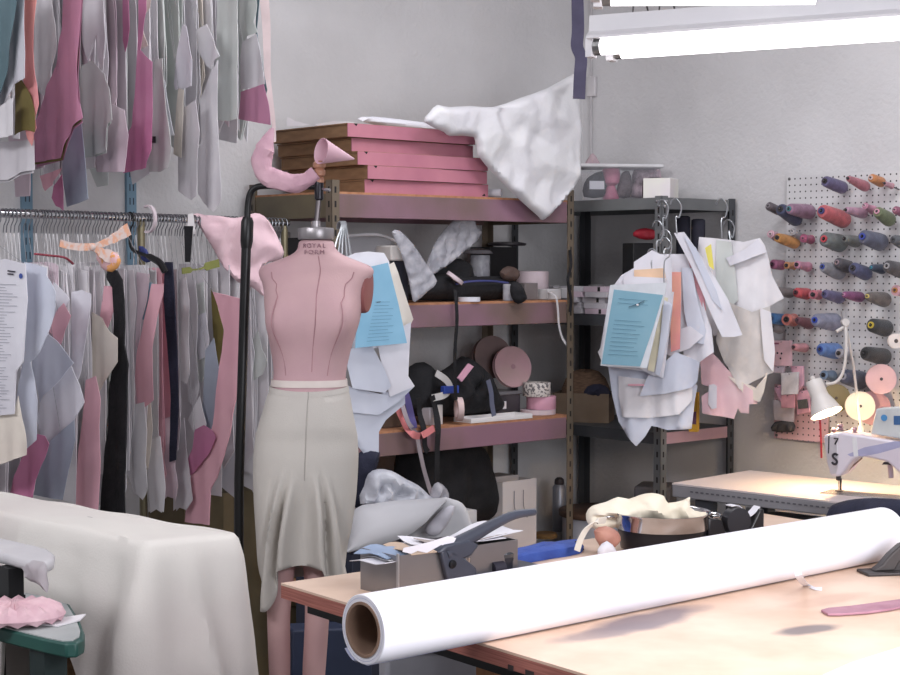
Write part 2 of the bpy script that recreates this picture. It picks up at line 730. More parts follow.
def angle_post(base, ax, ay, h, mat, name, parent, w=0.034, slots=True):
    mb = MB()
    t = 0.003
    mb.obox(base, ax * w, ay * t, Z * h)
    mb.obox(base, ax * t, ay * w, Z * h)
    p = mb.build(name, mat, parent)
    if slots:
        sb = MB()
        z = 0.1
        while z < h - 0.04:
            sb.obox(base + ax * (w * 0.36) - ay * 0.0006 + Z * z, ax * 0.008, ay * 0.001, Z * 0.022)
            sb.obox(base + ay * (w * 0.36) - ax * 0.0006 + Z * z, ay * 0.008, ax * 0.001, Z * 0.022)
            z += 0.05
        sb.build('slots', slotm, p)
    return p


PH = 1.795
for u_, v_, ax, ay in ((0, 0, A, B), (Wd, 0, -A, B), (0, Dp, A, -B), (Wd, Dp, -A, -B)):
    angle_post(FL + A * u_ + B * v_, ax, ay, PH, postm, 'post', sh)
for zt in (ZT, ZM, ZL, ZB):
    mb = MB()
    mb.obox(FL + A * 0.004 + B * 0.004 + Z * (zt - 0.016), A * (Wd - 0.008), B * (Dp - 0.008), Z * 0.016)
    mb.build('shelf_board', boardm, sh)
    for v_, sg in ((0.0035, 1), (Dp - 0.0035, -1)):
        mb = MB()
        mb.obox(FL + A * 0.035 + B * v_ + Z * (zt - 0.09), A * (Wd - 0.07), B * sg * 0.012, Z * 0.083)
        mb.build('beam', steelm, sh, bevel=0.002)
    for u_, sg in ((0.0035, 1), (Wd - 0.0035, -1)):
        mb = MB()
        mb.obox(FL + B * 0.035 + A * u_ + Z * (zt - 0.09), B * (Dp - 0.07), A * sg * 0.012, Z * 0.083)
        mb.build('end_beam', M('shelf_end_olive', (104, 94, 72), 0.5, c2=(92, 82, 64)), sh)

# ------------------------------------------------------------------ grey shelving on the right wall
GBR = col_hit(735, WB - A * 0.02, A)
GD, GL = 0.45, 0.84
GFR = GBR - A * GD
GZ = [1.762, 1.30, 0.845]
gs = thing('grey_shelving', 'narrow grey slotted steel shelving unit in the corner against the right wall', 'shelving', GFR)
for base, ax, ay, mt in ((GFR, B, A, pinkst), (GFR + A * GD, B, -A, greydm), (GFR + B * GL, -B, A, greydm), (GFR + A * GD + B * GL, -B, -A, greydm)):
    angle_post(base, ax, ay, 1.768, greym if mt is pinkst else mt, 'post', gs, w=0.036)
for i, zt in enumerate(GZ):
    mb = MB()
    mb.obox(GFR + Z * (zt - 0.005) + A * 0.004 + B * 0.004, A * (GD - 0.008), B * (GL - 0.008), Z * 0.005)
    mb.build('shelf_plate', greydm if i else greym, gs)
    for w_ in (0.003, GL - 0.007):
        MB().obox(GFR + B * w_ + A * 0.037 + Z * (zt - 0.045), A * (GD - 0.074), B * 0.004, Z * 0.045).build('side_lip', pinkst if i == 2 else greym, gs)
    for w_ in (0.003, GD - 0.007):
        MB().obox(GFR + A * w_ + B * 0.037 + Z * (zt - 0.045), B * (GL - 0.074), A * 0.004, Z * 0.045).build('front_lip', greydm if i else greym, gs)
mb = MB()
for dx, dz in ((0.012, -0.015), (0.024, -0.015), (0.012, -0.035), (0.012, -0.075)):
    mb.lathe(GFR - B * 0.001 + A * dx + Z * (GZ[0] + dz), -B, [(0.006, 0), (0.006, 0.003), (0.003, 0.004)], 8)
    mb.lathe(GFR - A * 0.001 + B * dx + Z * (GZ[0] + dz), -A, [(0.006, 0), (0.006, 0.003), (0.003, 0.004)], 8)
mb.build('bolts', chrome, gs)


def GP(px, py, v=0.0):      # pixel onto the plane of the grey unit's front (towards the left), v behind it
    return hit(px, py, GFR + A * v, A)


def GSP(px, py, v=0.0):     # pixel onto the plane of its right end
    return hit(px, py, GFR - B * v, B)


# ------------------------------------------------------------------ cutting table
TZ = 0.95
T0 = TP(281, 583, TZ)
T0 = h2(T0.x, T0.y)
E1 = V((0.585, -0.811, 0)).normalized()
E2 = V((0.785, 0.6195, 0)).normalized()
E1 = (E1 - E2 * E1.dot(E2) * 0.6).normalized()
ct = thing('cutting_table', 'large pale plywood cutting table with reddish edge, worn grey patches on its top', 'table', T0)
TW, TL = 1.5, 1.26


def table_mat():
    m = M('plywood_top', (224, 198, 178), 0.55, c2=(206, 176, 154), scale=2.2, stretch=(3, 3, 3), detail=6)
    nt, b, cr = nodes_of(m)
    col = cr.outputs['Color']
    tc = [n for n in nt.nodes if n.type == 'TEX_COORD'][0]
    nz = nt.nodes.new('ShaderNodeTexNoise')
    nz.inputs['Scale'].default_value = 9
    nz.inputs['Detail'].default_value = 6
    nt.links.new(tc.outputs['Object'], nz.inputs['Vector'])
    stains = [((648, 620), (700, 606), 0.042, (112, 104, 116), 0.8), ((608, 632), (660, 622), 0.03, (134, 122, 126), 0.7), ((808, 629.5), (838, 625), 0.026, (104, 98, 104), 0.85),
              ((828, 600), (868, 592), 0.03, (196, 160, 140), 0.55)]
    for c, e, ww, colr, k in stains:
        pc, pe = TP(c[0], c[1], TZ) - T0, TP(e[0], e[1], TZ) - T0
        ax = pe - pc
        mp = nt.nodes.new('ShaderNodeMapping')
        mp.vector_type = 'TEXTURE'
        mp.inputs['Location'].default_value = (pc.x, pc.y, TZ)
        mp.inputs['Rotation'].default_value = (0, 0, math.atan2(ax.y, ax.x))
        mp.inputs['Scale'].default_value = (ax.length, ww, 1)
        nt.links.new(tc.outputs['Object'], mp.inputs['Vector'])
        ln = nt.nodes.new('ShaderNodeVectorMath')
        ln.operation = 'LENGTH'
        nt.links.new(mp.outputs['Vector'], ln.inputs[0])
        ad = nt.nodes.new('ShaderNodeMath')
        ad.operation = 'ADD'
        nt.links.new(ln.outputs['Value'], ad.inputs[0])
        nt.links.new(nz.outputs['Fac'], ad.inputs[1])
        mr = nt.nodes.new('ShaderNodeMapRange')
        mr.inputs['From Min'].default_value = 1.15
        mr.inputs['From Max'].default_value = 1.65
        mr.inputs['To Min'].default_value = k
        mr.inputs['To Max'].default_value = 0
        nt.links.new(ad.outputs['Value'], mr.inputs['Value'])
        mx = nt.nodes.new('ShaderNodeMixRGB')
        nt.links.new(mr.outputs['Result'], mx.inputs['Fac'])
        nt.links.new(col, mx.inputs['Color1'])
        mx.inputs['Color2'].default_value = rgb(colr)
        col = mx.outputs['Color']
    nt.links.new(col, b.inputs['Base Color'])
    return m


mb = MB()
mb.obox(T0 + Z * (TZ - 0.004), E1 * TW, E2 * TL, Z * 0.004)
mb.build('table_top', table_mat(), ct)
mb = MB()
mb.obox(T0 + Z * (TZ - 0.026), E1 * TW, E2 * TL, Z * 0.022)
mb.build('plywood_core', plyred, ct)
for k in range(9):
    MB().obox(T0 + E1 * (0.62 + 0.05 * k + 0.012 * sin(k * 5)) - E2 * 0.0008 + Z * (TZ - 0.027 + 0.002 * sin(k * 3)), E1 * (0.012 + 0.008 * sin(k * 2.2)), E2 * 0.001, Z * 0.008).build('edge_chip', M('chip_dark', (56, 44, 44), 0.9), ct)
mb = MB()
mb.obox(T0 + E1 * 0.03 + E2 * 0.035 + Z * (TZ - 0.052), E1 * (TW - 0.06), E2 * 0.03, Z * 0.026)
mb.obox(T0 + E1 * 0.03 + E2 * (TL - 0.06) + Z * (TZ - 0.052), E1 * (TW - 0.06), E2 * 0.03, Z * 0.026)
mb.obox(T0 + E1 * 0.03 + E2 * 0.065 + Z * (TZ - 0.052), E1 * 0.03, E2 * (TL - 0.125), Z * 0.026)
mb.obox(T0 + E1 * (TW - 0.06) + E2 * 0.065 + Z * (TZ - 0.052), E1 * 0.03, E2 * (TL - 0.125), Z * 0.026)
mb.build('frame', blackm, ct)
for a_, b_ in ((0.12, 0.34), (TW - 0.1, 0.34), (0.12, TL - 0.1), (TW - 0.1, TL - 0.1), (0.7, 0.34)):
    mb = MB()
    mb.obox(T0 + E1 * a_ + E2 * b_, E1 * 0.05, E2 * 0.05, Z * (TZ - 0.052))
    mb.build('leg', M('leg_wood', (150, 106, 70), 0.7, c2=(126, 86, 58), scale=10, stretch=(6, 6, 1)), ct)

# ------------------------------------------------------------------ sewing table against the right wall
NZ = 0.72
n0 = TP(672, 483, NZ)
n0 = h2(n0.x, n0.y)
ND = V((0.724, -0.69, 0)).normalized()      # along the front edge
NE = V((0.69, 0.724, 0)).normalized()
st_ = thing('sewing_table', 'grey-topped sewing machine table lit by the lamp, along the right wall', 'table', n0)
mb = MB()
mb.obox(n0 + Z * (NZ - 0.006), ND * 1.5, NE * 0.5, Z * 0.006)
mb.build('table_top', M('laminate_pale', (206, 196, 196), 0.4, c2=(196, 186, 186), scale=4), st_)
mb = MB()
mb.obox(n0 + Z * (NZ - 0.05), ND * 1.5, NE * 0.5, Z * 0.044)
mb.build('edge_band', M('edge_grey', (140, 138, 142), 0.5, c2=(128, 126, 130)), st_, bevel=0.004)
mb = MB()
for k in range(60):
    mb.obox(n0 + Z * (NZ - 0.026) + ND * (0.08 + 0.022 * k) - NE * 0.0015, ND * 0.012, NE * 0.001, Z * 0.005)
mb.build('edge_notches', M('notch_grey', (88, 86, 92), 0.6), st_)
for a_ in (0.08, 1.36):
    mb = MB()
    mb.obox(n0 + ND * a_ + NE * 0.03, ND * 0.06, NE * 0.05, Z * (NZ - 0.05))
    mb.obox(n0 + ND * a_ + NE * 0.41, ND * 0.06, NE * 0.05, Z * (NZ - 0.05))
    mb.obox(n0 + ND * a_ + NE * 0.08 + Z * 0.12, ND * 0.04, NE * 0.33, Z * 0.05)
    mb.build('leg', M('leg_grey', (70, 72, 78), 0.5), st_)

# ------------------------------------------------------------------ wall standards behind the hanging patterns
stdm = M('standard_blue', (120, 150, 170), 0.5, c2=(108, 138, 158), metal=0.1)
for i, (px, lab) in enumerate(((26, 'slotted blue-grey wall standard at the left edge behind the hanging patterns'),
                               (130, 'slotted pale blue wall standard above the middle of the lower clothes rail'))):
    c = col_hit(px, WA - B * 0.0, B)
    t = thing('wall_standard', lab, 'shelf standard', c + Z * 1.5)
    mb = MB()
    mb.obox(c - A * 0.019 - B * 0.016 + Z * 1.5, A * 0.038, B * 0.015, Z * 1.3)
    b_ = mb.build('channel', stdm, t)
    mb = MB()
    for k in range(26):
        for s_ in (-0.009, 0.005):
            mb.obox(c + A * s_ - B * 0.0166 + Z * (1.52 + 0.048 * k), A * 0.004, B * 0.001, Z * 0.024)
    mb.build('slots', M('slot_blue_dark', (50, 62, 76), 0.7), t)
# ------------------------------------------------------------------ dress form hanging on its black stand
FY = 4.4
PX = FY / F                       # metres per pixel at the form
fbase = h2(P(312, 300, FY).x, FY)
formm = M('form_linen', (200, 166, 168), 0.7, c2=(188, 152, 158), scale=5, bump=0.08, bscale=220)
legm = M('form_leg_linen', (206, 168, 166), 0.7, c2=(196, 156, 156), scale=5, bump=0.06, bscale=220)
df = thing('dress_form', 'pink linen dress form with legs and metal neck cap, in a long grey skirt', 'dress form', fbase)


def ring(cx_px, y_px, hw, hd, y_off=0.0, n=36, pw=2.2, mod=None):
    c = P(cx_px, y_px, FY)
    out = []
    for k in range(n):
        q = 2 * pi * k / n
        cs, sn = cos(q), sin(q)
        ex = abs(cs) ** (2 / pw) * (1 if cs >= 0 else -1)
        ey = abs(sn) ** (2 / pw) * (1 if sn >= 0 else -1)
        d = mod(q) if mod else 0
        out.append(V((c.x + ex * hw * PX + (cs * d), FY + y_off + ey * hd * PX + sn * d, c.z)))
    return out


def bust(y):
    k = exp(-((y - 322) / 24.0) ** 2)

    def f(q):
        d = 0
        for c in (-pi / 2 - 0.62, -pi / 2 + 0.52):
            dq = (q - c + pi) % (2 * pi) - pi
            d += 0.042 * k * exp(-(dq / 0.42) ** 2)
        return d
    return f


secs = [  # y, cx, half width, half depth (px), y offset m
    (238, 316, 17.5, 17.5, 0.0), (246, 316.5, 18, 18, 0), (251, 317, 20, 19, 0), (255, 317, 26, 21, 0.004), (259, 316.5, 36, 23, 0.008),
    (263, 316, 47, 25, 0.012), (266, 316, 55, 27, 0.014), (270.5, 316, 58.5, 27, 0.013), (276, 315.5, 57.5, 29, 0.012), (283, 315, 52.5, 31, 0.008), (292, 314, 50, 33, 0.004),
    (300, 313.5, 49.5, 34, 0.0), (310, 313.5, 48.5, 35, 0.0), (322, 313, 47, 35, 0), (334, 312, 44, 33, 0), (346, 311, 41, 30.5, 0), (360, 310.5, 38, 28.5, 0),
    (374, 310, 36, 27.5, 0), (382, 309, 36.5, 28, 0), (395, 309, 39, 30, 0), (412, 308, 41, 31, 0.004), (440, 306, 45, 33, 0.02), (470, 305, 45, 32, 0.025), (495, 304, 43, 29, 0.025), (512, 303, 40, 25, 0.02)]
mb = MB()
mb.loft([ring(cx_, y_, hw, hd, yo, mod=bust(y_)) for y_, cx_, hw, hd, yo in secs])
torso = mb.build('torso', formm, df, smooth=True, sub=1)
# seams: centre front and princess lines as thin raised piping
sm_ = M('seam_shade', (176, 134, 140), 0.8)


def on_torso(y, ang):
    """surface point of the torso at pixel row y and angle"""
    for i in range(len(secs) - 1):
        if secs[i][0] <= y <= secs[i + 1][0]:
            k = (y - secs[i][0]) / (secs[i + 1][0] - secs[i][0])
            s_ = [secs[i][j] * (1 - k) + secs[i + 1][j] * k for j in range(5)]
            n = 72
            r = ring(s_[1], s_[0], s_[2], s_[3], s_[4], n=n, mod=bust(y))
            return r[int(round((ang % (2 * pi)) / (2 * pi) * n)) % n]


for nm, angs in (('front_seam', [(y, -pi / 2 + 0.08) for y in range(256, 376, 6)]),
                 ('side_front_seam', [(y, -pi / 2 + 0.55 + 0.25 * max(0, (300 - y)) / 40) for y in range(272, 376, 6)]),
                 ('side_front_seam', [(y, -pi / 2 - 0.62 - 0.25 * max(0, (300 - y)) / 40) for y in range(272, 376, 6)])):
    MB().tube([on_torso(y, a) + V((0, -0.0002, 0)) for y, a in angs], 0.0014, 6).build(nm, sm_, torso, smooth=True)
# neck cap, pole socket
cap0 = P(316, 238, FY)
mb = MB()
mb.lathe(cap0 - Z * 0.004, Z, [(17.6 * PX, 0), (18.2 * PX, 0.003), (18.2 * PX, 0.026), (17.6 * PX, 0.031), (0.012, 0.034), (0.012, 0.05), (0.001, 0.05)], 32)
capo = mb.build('neck_cap', M('cap_zinc', (168, 164, 166), 0.38, metal=0.75, c2=(146, 142, 146)), df, smooth=True, label='dull metal neck cap')
MB().tube([cap0 + Z * 0.03, P(319, 196, FY)], 0.0075, 10).build('neck_rod', M('rod_steel', (96, 90, 92), 0.35, metal=0.7), df, smooth=True)
fl_ = M('print_mauve', (140, 104, 116), 0.8)
for tx, yy in (('ROYAL', 246), ('FORM', 252.5)):
    for i_, ch in enumerate(tx):
        a_ = -pi / 2 - 0.05 + (i_ - (len(tx) - 1) / 2) * 0.26
        ra = 19.4 * PX if yy < 248 else 21.6 * PX
        c_ = P(316.6, yy, FY)
        c_ = V((c_.x + ra * cos(a_), FY + ra * sin(a_), c_.z))
        text_on(ch, 'neck_lettering', c_, V((-sin(a_), cos(a_), 0)), Z, 0.017, fl_, torso)
# arm plates
for sx, nm in ((1, 'arm_plate'), (-1, 'arm_plate')):
    c = P(364.5 if sx > 0 else 272, 289, FY) + V((0, 0.004, 0))
    ax = V((sx, -0.38 if sx > 0 else 0.1, -0.06)).normalized()
    up = (Z - ax * Z.dot(ax)).normalized()
    sd = ax.cross(up)
    rings = []
    for r_, h_ in ((0.2, 0.0125), (0.75, 0.0115), (0.97, 0.008), (1.02, 0.002), (1.04, -0.008), (1.0, -0.05)):
        rings.append([c + ax * (h_ + (0.004 if sx > 0 else 0)) + up * (0.064 * r_ * cos(2 * pi * k / 28)) + sd * (0.034 * r_ * sin(2 * pi * k / 28)) for k in range(28)])
    MB().loft(rings).build(nm, M('arm_plate_red', (150, 92, 90), 0.5, c2=(134, 80, 80)), df, smooth=True, label='reddish brown oval arm plate')
# yellowed varnish stain on the bust
wb = MB()
wt = []
for k in range(49):
    a_ = pi * 0.0 + 2 * pi * k / 48
    wt.append(a_)
rw = [ring(309.3, 379 + 3.4 * j, 37.3 + 0.25 * j, 28.6 + 0.2 * j, n=48) for j in range(3)]
rw2 = [[p + V(((p.x - fbase.x) * 0.02, (p.y - FY) * 0.02, 0)) for p in r] for r in rw]
MB().loft(rw2 + [rw[2], rw[0], rw2[0]], caps=False).build('waist_tape', M('tape_ivory', (226, 214, 208), 0.8), df, smooth=True)
# legs
for nm, pts in (('leg', [(505, 285, 22, 24), (540, 281, 18, 20), (580, 279, 14.5, 16), (600, 278.5, 12.2, 14), (625, 278, 11.5, 13.5), (650, 278, 11.4, 15), (680, 278.5, 11, 16), (720, 280, 8.5, 12), (760, 281, 6.5, 8), (786, 281, 6, 7)]),
                ('leg', [(505, 320, 22, 24), (540, 319, 18, 20), (580, 318, 14.5, 16), (600, 317.5, 13, 14), (625, 316.5, 12.3, 13.5), (650, 314.5, 12, 15), (680, 312.5, 12, 16), (720, 312, 9, 12), (760, 312, 6.5, 8), (786, 312, 6, 7)])):
    rr = [ring(c_, y_, a_, b_, 0.012 + (0.02 if 640 < y_ < 700 else 0), n=24, pw=2) for y_, c_, a_, b_ in pts]
    lg = MB().loft(rr).build(nm, legm, df, smooth=True, sub=1)
    # foot
    c = P(pts[-1][1], 792, FY)
    MB().loft([[V((c.x + 0.021 * w_ * cos(2 * pi * k / 16), FY + 0.02 + yy_, c.z + hz * (0.5 + 0.5 * sin(2 * pi * k / 16)))) for k in range(16)]
               for yy_, w_, hz in ((0.05, 0.9, 0.04), (0.02, 1.15, 0.06), (-0.03, 1.2, 0.06), (-0.08, 1.4, 0.035), (-0.13, 1.1, 0.02), (-0.15, 0.6, 0.012))]).build('foot', legm, lg, smooth=True, sub=1)

# skirt
skm = M('skirt_grey', (200, 195, 188), 0.85, c2=(192, 187, 181), scale=3, bump=0.15, bscale=260)
sk = []
ssec = [(386, 309, 39, 30.5), (391, 309, 40, 31.5), (400, 308.3, 42.5, 34), (415, 307.5, 46, 37), (435, 306.3, 51, 39.5), (455, 305.8, 52.8, 42), (475, 305.3, 52.5, 42.5), (495, 305, 51.5, 42),
        (515, 304.5, 49.5, 41), (535, 303.5, 47.2, 40), (555, 302.5, 44.8, 39), (572, 302.5, 43, 38), (585, 303, 41.5, 37)]
NS = 160
full = []
for i in range(len(ssec) - 1):
    for j in range(3):
        full.append(tuple(ssec[i][q] + (ssec[i + 1][q] - ssec[i][q]) * j / 3 for q in range(4)))
ssec = full + [ssec[-1]]


def hem_y(q):
    """pixel row of the hem round the skirt"""
    x = cos(q)
    if sin(q) > 0.0:
        return 584
    if x < -0.44:
        k = min(1, (-x - 0.44) / 0.36)
        k = k * k * (3 - 2 * k)
        return 565 + 42 * k
    if x > 0.46:
        k = min(1, (x - 0.46) / 0.16)
        return 564 + 20 * k
    return 564 - 3 * cos(x * 3.2)


def skirt_ring(i, inset=0.0):
    y_, cx_, hw, hd = ssec[i]
    out = []
    t = max(0.0, (y_ - 448) / 137.0)
    for k in range(NS):
        q = 2 * pi * k / NS
        yy = y_
        if t > 0:
            yy = 448 + (hem_y(q) - 448) * t
        x = cos(q)
        # drapes falling left and right from the centre front
        d = 0.0
        if sin(q) < 0.2:
            dx = abs(x - 0.04)
            r_ = dx / (0.22 + 0.62 * t)
            k_ = max(0.0, min(1.0, (t - 0.10) / 0.55))
            k_ = k_ * k_ * (3 - 2 * k_)
            d -= 0.026 * k_ * exp(-(r_ / 0.30) ** 2)
            d += 0.030 * k_ * exp(-((r_ - 0.52) / 0.16) ** 2)
            d -= 0.030 * k_ * exp(-((r_ - 0.80) / 0.12) ** 2)
            d += 0.026 * k_ * exp(-((r_ - 1.06) / 0.14) ** 2)
            d -= 0.020 * k_ * exp(-((r_ - 1.34) / 0.12) ** 2)
        d -= inset
        c = P(cx_, yy, FY)
        pw = 2.2
        sn = sin(q)
        ex = abs(x) ** (2 / pw) * (1 if x >= 0 else -1)
        ey = abs(sn) ** (2 / pw) * (1 if sn >= 0 else -1)
        if y_ < 395 and sn < 0:
            c = c - Z * 0.010 * sn * sn
        out.append(V((c.x + ex * hw * PX + x * d * 0.5, FY + (0.001 if y_ < 430 else 0.008) + ey * hd * PX + sn * d, c.z)))
    return out


outer = [skirt_ring(i) for i in range(len(ssec))]
inner = [skirt_ring(i, 0.004) for i in range(len(ssec) - 1, -1, -1)]
mb = MB()
mb.loft(outer + inner + [outer[0]], caps=False)
sk = mb.build('skirt', skm, df, smooth=True, angle=80, label='long pale grey draped skirt')
MB().tube([outer[i][int(NS * 0.75) + 1] + V((0, -0.001, 0)) for i in range(0, 20)], 0.0012, 6).build('centre_seam', M('seam_grey', (176, 171, 165), 0.9), sk, smooth=True)
wb_ = [[p + V(((p.x - fbase.x) * 0.012, (p.y - FY) * 0.012, 0)) for p in skirt_ring(0)], [p + V(((p.x - fbase.x) * 0.012, (p.y - FY) * 0.012, 0)) for p in skirt_ring(3)]]
MB().loft([wb_[0], wb_[1], skirt_ring(3), skirt_ring(0), wb_[0]], caps=False).build('waistband', skm, sk, smooth=True)

# stand
s0 = P(240, 530, 4.47)
stx = P(243, 400, 4.47).x
sd0 = h2(stx, 4.47)
stand = thing('form_stand', 'black metal gooseneck stand whose upright passes left of the dress form and holds it up', 'stand', sd0)
top = P(249, 196, 4.47)
MB().tube([h2(P(236.5, 530, 4.47).x, 4.47, 0.02), P(239, 480, 4.47), P(246.5, 238, 4.47)], 0.0135, 12).build('upright', blackm, stand, smooth=True)
MB().tube([P(246.2, 248, 4.47), P(246.6, 241, 4.47), P(247.3, 222, 4.47), P(247.6, 217, 4.47)], [0.0145, 0.0175, 0.0175, 0.0125], 12).build('coupling', blackm, stand, smooth=True)
MB().tube(spline([P(247.2, 222, 4.47), P(248, 205, 4.47), P(250.5, 193, 4.468), P(256, 187.5, 4.465), P(266, 186, 4.455), P(296, 186, 4.425), P(319, 187, 4.4)], 6), 0.0088, 12).build('arm', blackm, stand, smooth=True)
MB().lathe(P(319, 199, FY), Z, [(0.008, -0.004), (0.0125, 0), (0.0125, 0.042), (0.011, 0.05)], 16).build('clamp', M('clamp_dark', (44, 42, 48), 0.3, metal=0.6), stand, smooth=True)
MB().tube([P(319, 189, FY), P(330, 190, FY - 0.03)], 0.004, 8).build('clamp_screw', chrome, stand, smooth=True)
mb = MB()
mb.lathe(P(319.5, 184, FY), Z, [(0.006, 0), (0.012, 0.004), (0.0125, 0.016), (0.009, 0.019), (0.0155, 0.024), (0.0165, 0.036), (0.012, 0.041), (0.017, 0.046), (0.018, 0.056), (0.012, 0.062), (0.006, 0.064)], 18)
mb.build('wooden_knob', M('knob_wood', (176, 128, 104), 0.5, c2=(150, 104, 82), scale=20, stretch=(1, 1, 6)), stand, smooth=True, label='turned wooden knob')
mb = MB()
for k in range(5):
    q = 2 * pi * k / 5 + 0.3
    mb.tube([h2(stx - 0.02, 4.47, 0.05), h2(stx - 0.02 + 0.3 * cos(q), 4.47 + 0.3 * sin(q), 0.014)], 0.012, 8)
    mb.sphere((stx - 0.02 + 0.3 * cos(q), 4.47 + 0.3 * sin(q), 0.014), 0.014, n=8, m=6)
mb.build('base', blackm, stand, smooth=True)
# paper cone and pink sling on the stand
c0, c1 = P(321, 151, FY - 0.03), P(354, 159, FY + 0.03)
ax = (c1 - c0)
L = ax.length
mb = MB()
mb.lathe(c0, ax, [(0.036, 0), (0.002, L), (0.0005, L + 0.001)], 28, caps=False)
mb.lathe(c0, ax, [(0.0345, 0.0), (0.036, 0.0)], 28, caps=False)
mb.lathe(c0, ax, [(0.0345, 0.0), (0.0015, L - 0.004)], 28, caps=False)
tag(mb.build('paper_cone', M('cone_pink', (224, 186, 198), 0.6, c2=(214, 170, 186)), smooth=True), 'pink paper cone lying on the wooden knob above the dress form', 'cone')
pth = spline([P(273, 128, 4.46), P(266, 146, 4.45), P(262, 158, 4.45), P(264, 172, 4.45), P(275, 180, 4.44), P(292, 183, 4.43), P(306, 181, 4.41), P(316, 173, 4.39)], 5)
mb = MB()
ws = [0.010 + 0.054 * min(1, i / 6.0) - 0.02 * max(0, i - 26) / 10.0 for i in range(len(pth))]
N_ = len(pth)
rings = []
for i, p in enumerate(pth):
    t = (pth[min(i + 1, N_ - 1)] - pth[max(i - 1, 0)]).normalized()
    a_ = V((0, 1, 0))
    nrm = t.cross(a_).normalized()
    r = []
    for k in range(20):
        q = 2 * pi * k / 20
        wob = 1 + 0.22 * noise.noise(V((cos(q) * 1.3, sin(q) * 1.3, i * 0.22))) + 0.12 * noise.noise(V((cos(q) * 3, sin(q) * 3, i * 0.5)))
        r.append(p + nrm * cos(q) * ws[i] * 0.42 * wob + a_ * sin(q) * ws[i] * 0.36 * wob)
    rings.append(r)
mb.loft(rings)
tag(mb.build('fabric_sling', M('sling_pink', (214, 176, 188), 0.85, c2=(196, 154, 170), scale=12, bump=0.3, bscale=60), smooth=True), 'crumpled pink fabric sling hanging in a curve left of the wooden knob', 'fabric')
# ------------------------------------------------------------------ ironing board under a draped cream cloth
IZ = 0.9
qa, qb, qc, qd = TP(146, 543, IZ), TP(241, 533, IZ), TP(206, 527.5, IZ), TP(-46, 483.5, IZ)
qe = TP(-46, 502, IZ)
outl = [qa, qb, qc, qd, qe]
# board with legs under the cloth
cen = sum((V(p) for p in outl), V()) / 5
ib = thing('ironing_table', 'long padded pressing table hidden under the draped cream cloth', 'ironing table', h2(cen.x, cen.y))
tgt = [p + (cen - p) * 0.07 for p in outl]
MB().prism([p - Z * 0.05 for p in tgt], Z * 0.04).build('board', M('pad_grey', (150, 146, 146), 0.9), ib)
for k in (0.15, 0.85):
    m1 = (tgt[0] + tgt[1]) / 2 * (1 - k) + (tgt[3] + tgt[4]) / 2 * k
    MB().tube([h2(m1.x, m1.y, IZ - 0.05), h2(m1.x, m1.y, 0.0)], 0.03, 10).build('leg', blackm, ib)
# cloth: rings following the rounded outline, falling to an uneven hem
rp = []
n = len(outl)
for i in range(n):
    p0, p1, p2 = outl[i - 1], outl[i], outl[(i + 1) % n]
    d0, d1 = (p0 - p1), (p2 - p1)
    r = min(0.028, d0.length * 0.3, d1.length * 0.3)
    a_, b_ = p1 + d0.normalized() * r, p1 + d1.normalized() * r
    for j in range(5):
        t = j / 4
        rp.append((a_ * (1 - t) + p1 * t) * (1 - t) + (p1 * (1 - t) + b_ * t) * t)
loop = []
for i in range(len(rp)):
    a_, b_ = rp[i], rp[(i + 1) % len(rp)]
    m = max(1, int((b_ - a_).length / 0.018))
    for j in range(m):
        loop.append(a_ + (b_ - a_) * (j / m))
loop = [p for i, p in enumerate(loop) if (p - loop[i - 1]).length > 0.002]
NL = len(loop)
arc = [0.0]
for i in range(1, NL):
    arc.append(arc[-1] + (loop[i] - loop[i - 1]).length)


def near_arc(p):
    return arc[min(range(NL), key=lambda i: (loop[i] - p).length)]


s_qa, s_qb = near_arc(qa), near_arc(qb)
total = arc[-1]
nrm = []
for i in range(NL):
    t = (loop[(i + 1) % NL] - loop[i - 1])
    nn = V((t.y, -t.x, 0)).normalized()
    if nn.dot(loop[i] - cen) < 0:
        nn = -nn
    nrm.append(nn)
folds = [(s_qa + 0.0, 0.075, 0.02, -0.05), (s_qa - 0.05, -0.015, 0.03, -0.06), (s_qa + 0.05, -0.02, 0.03, -0.02), (s_qa + 0.085, 0.075, 0.018, 0.10), (s_qa + 0.125, -0.03, 0.025, 0.10), (s_qb - 0.02, 0.035, 0.05, 0.02), (s_qa - 0.2, 0.02, 0.08, 0.06),
         (s_qa - 0.42, 0.03, 0.12, 0.0), (s_qa - 0.62, 0.015, 0.08, 0.0), (s_qb + 0.08, 0.03, 0.05, 0)]


def fold(s, t):
    d = 0
    for c, amp, wd, sh_ in folds:
        cc = c + sh_ * t
        ds = (s - cc + total / 2) % total - total / 2
        d += amp * t ** 0.8 * exp(-abs(ds / wd) ** 1.25)
    d += 0.006 * t * sin(s * 31) + 0.004 * noise.noise(V((s * 9, t * 5, 2)))
    return d


def hem(i):
    ds = (arc[i] - s_qa + total / 2) % total - total / 2
    h = 0.52 + 0.02 * sin(arc[i] * 9)
    if -0.5 < ds < 0.05:
        # the hem rises where the cloth spills over the green table
        k = max(0, min(1, (-ds - 0.04) / 0.2))
        h = 0.42 - 0.18 * k + 0.008 * sin(arc[i] * 40)
    return h


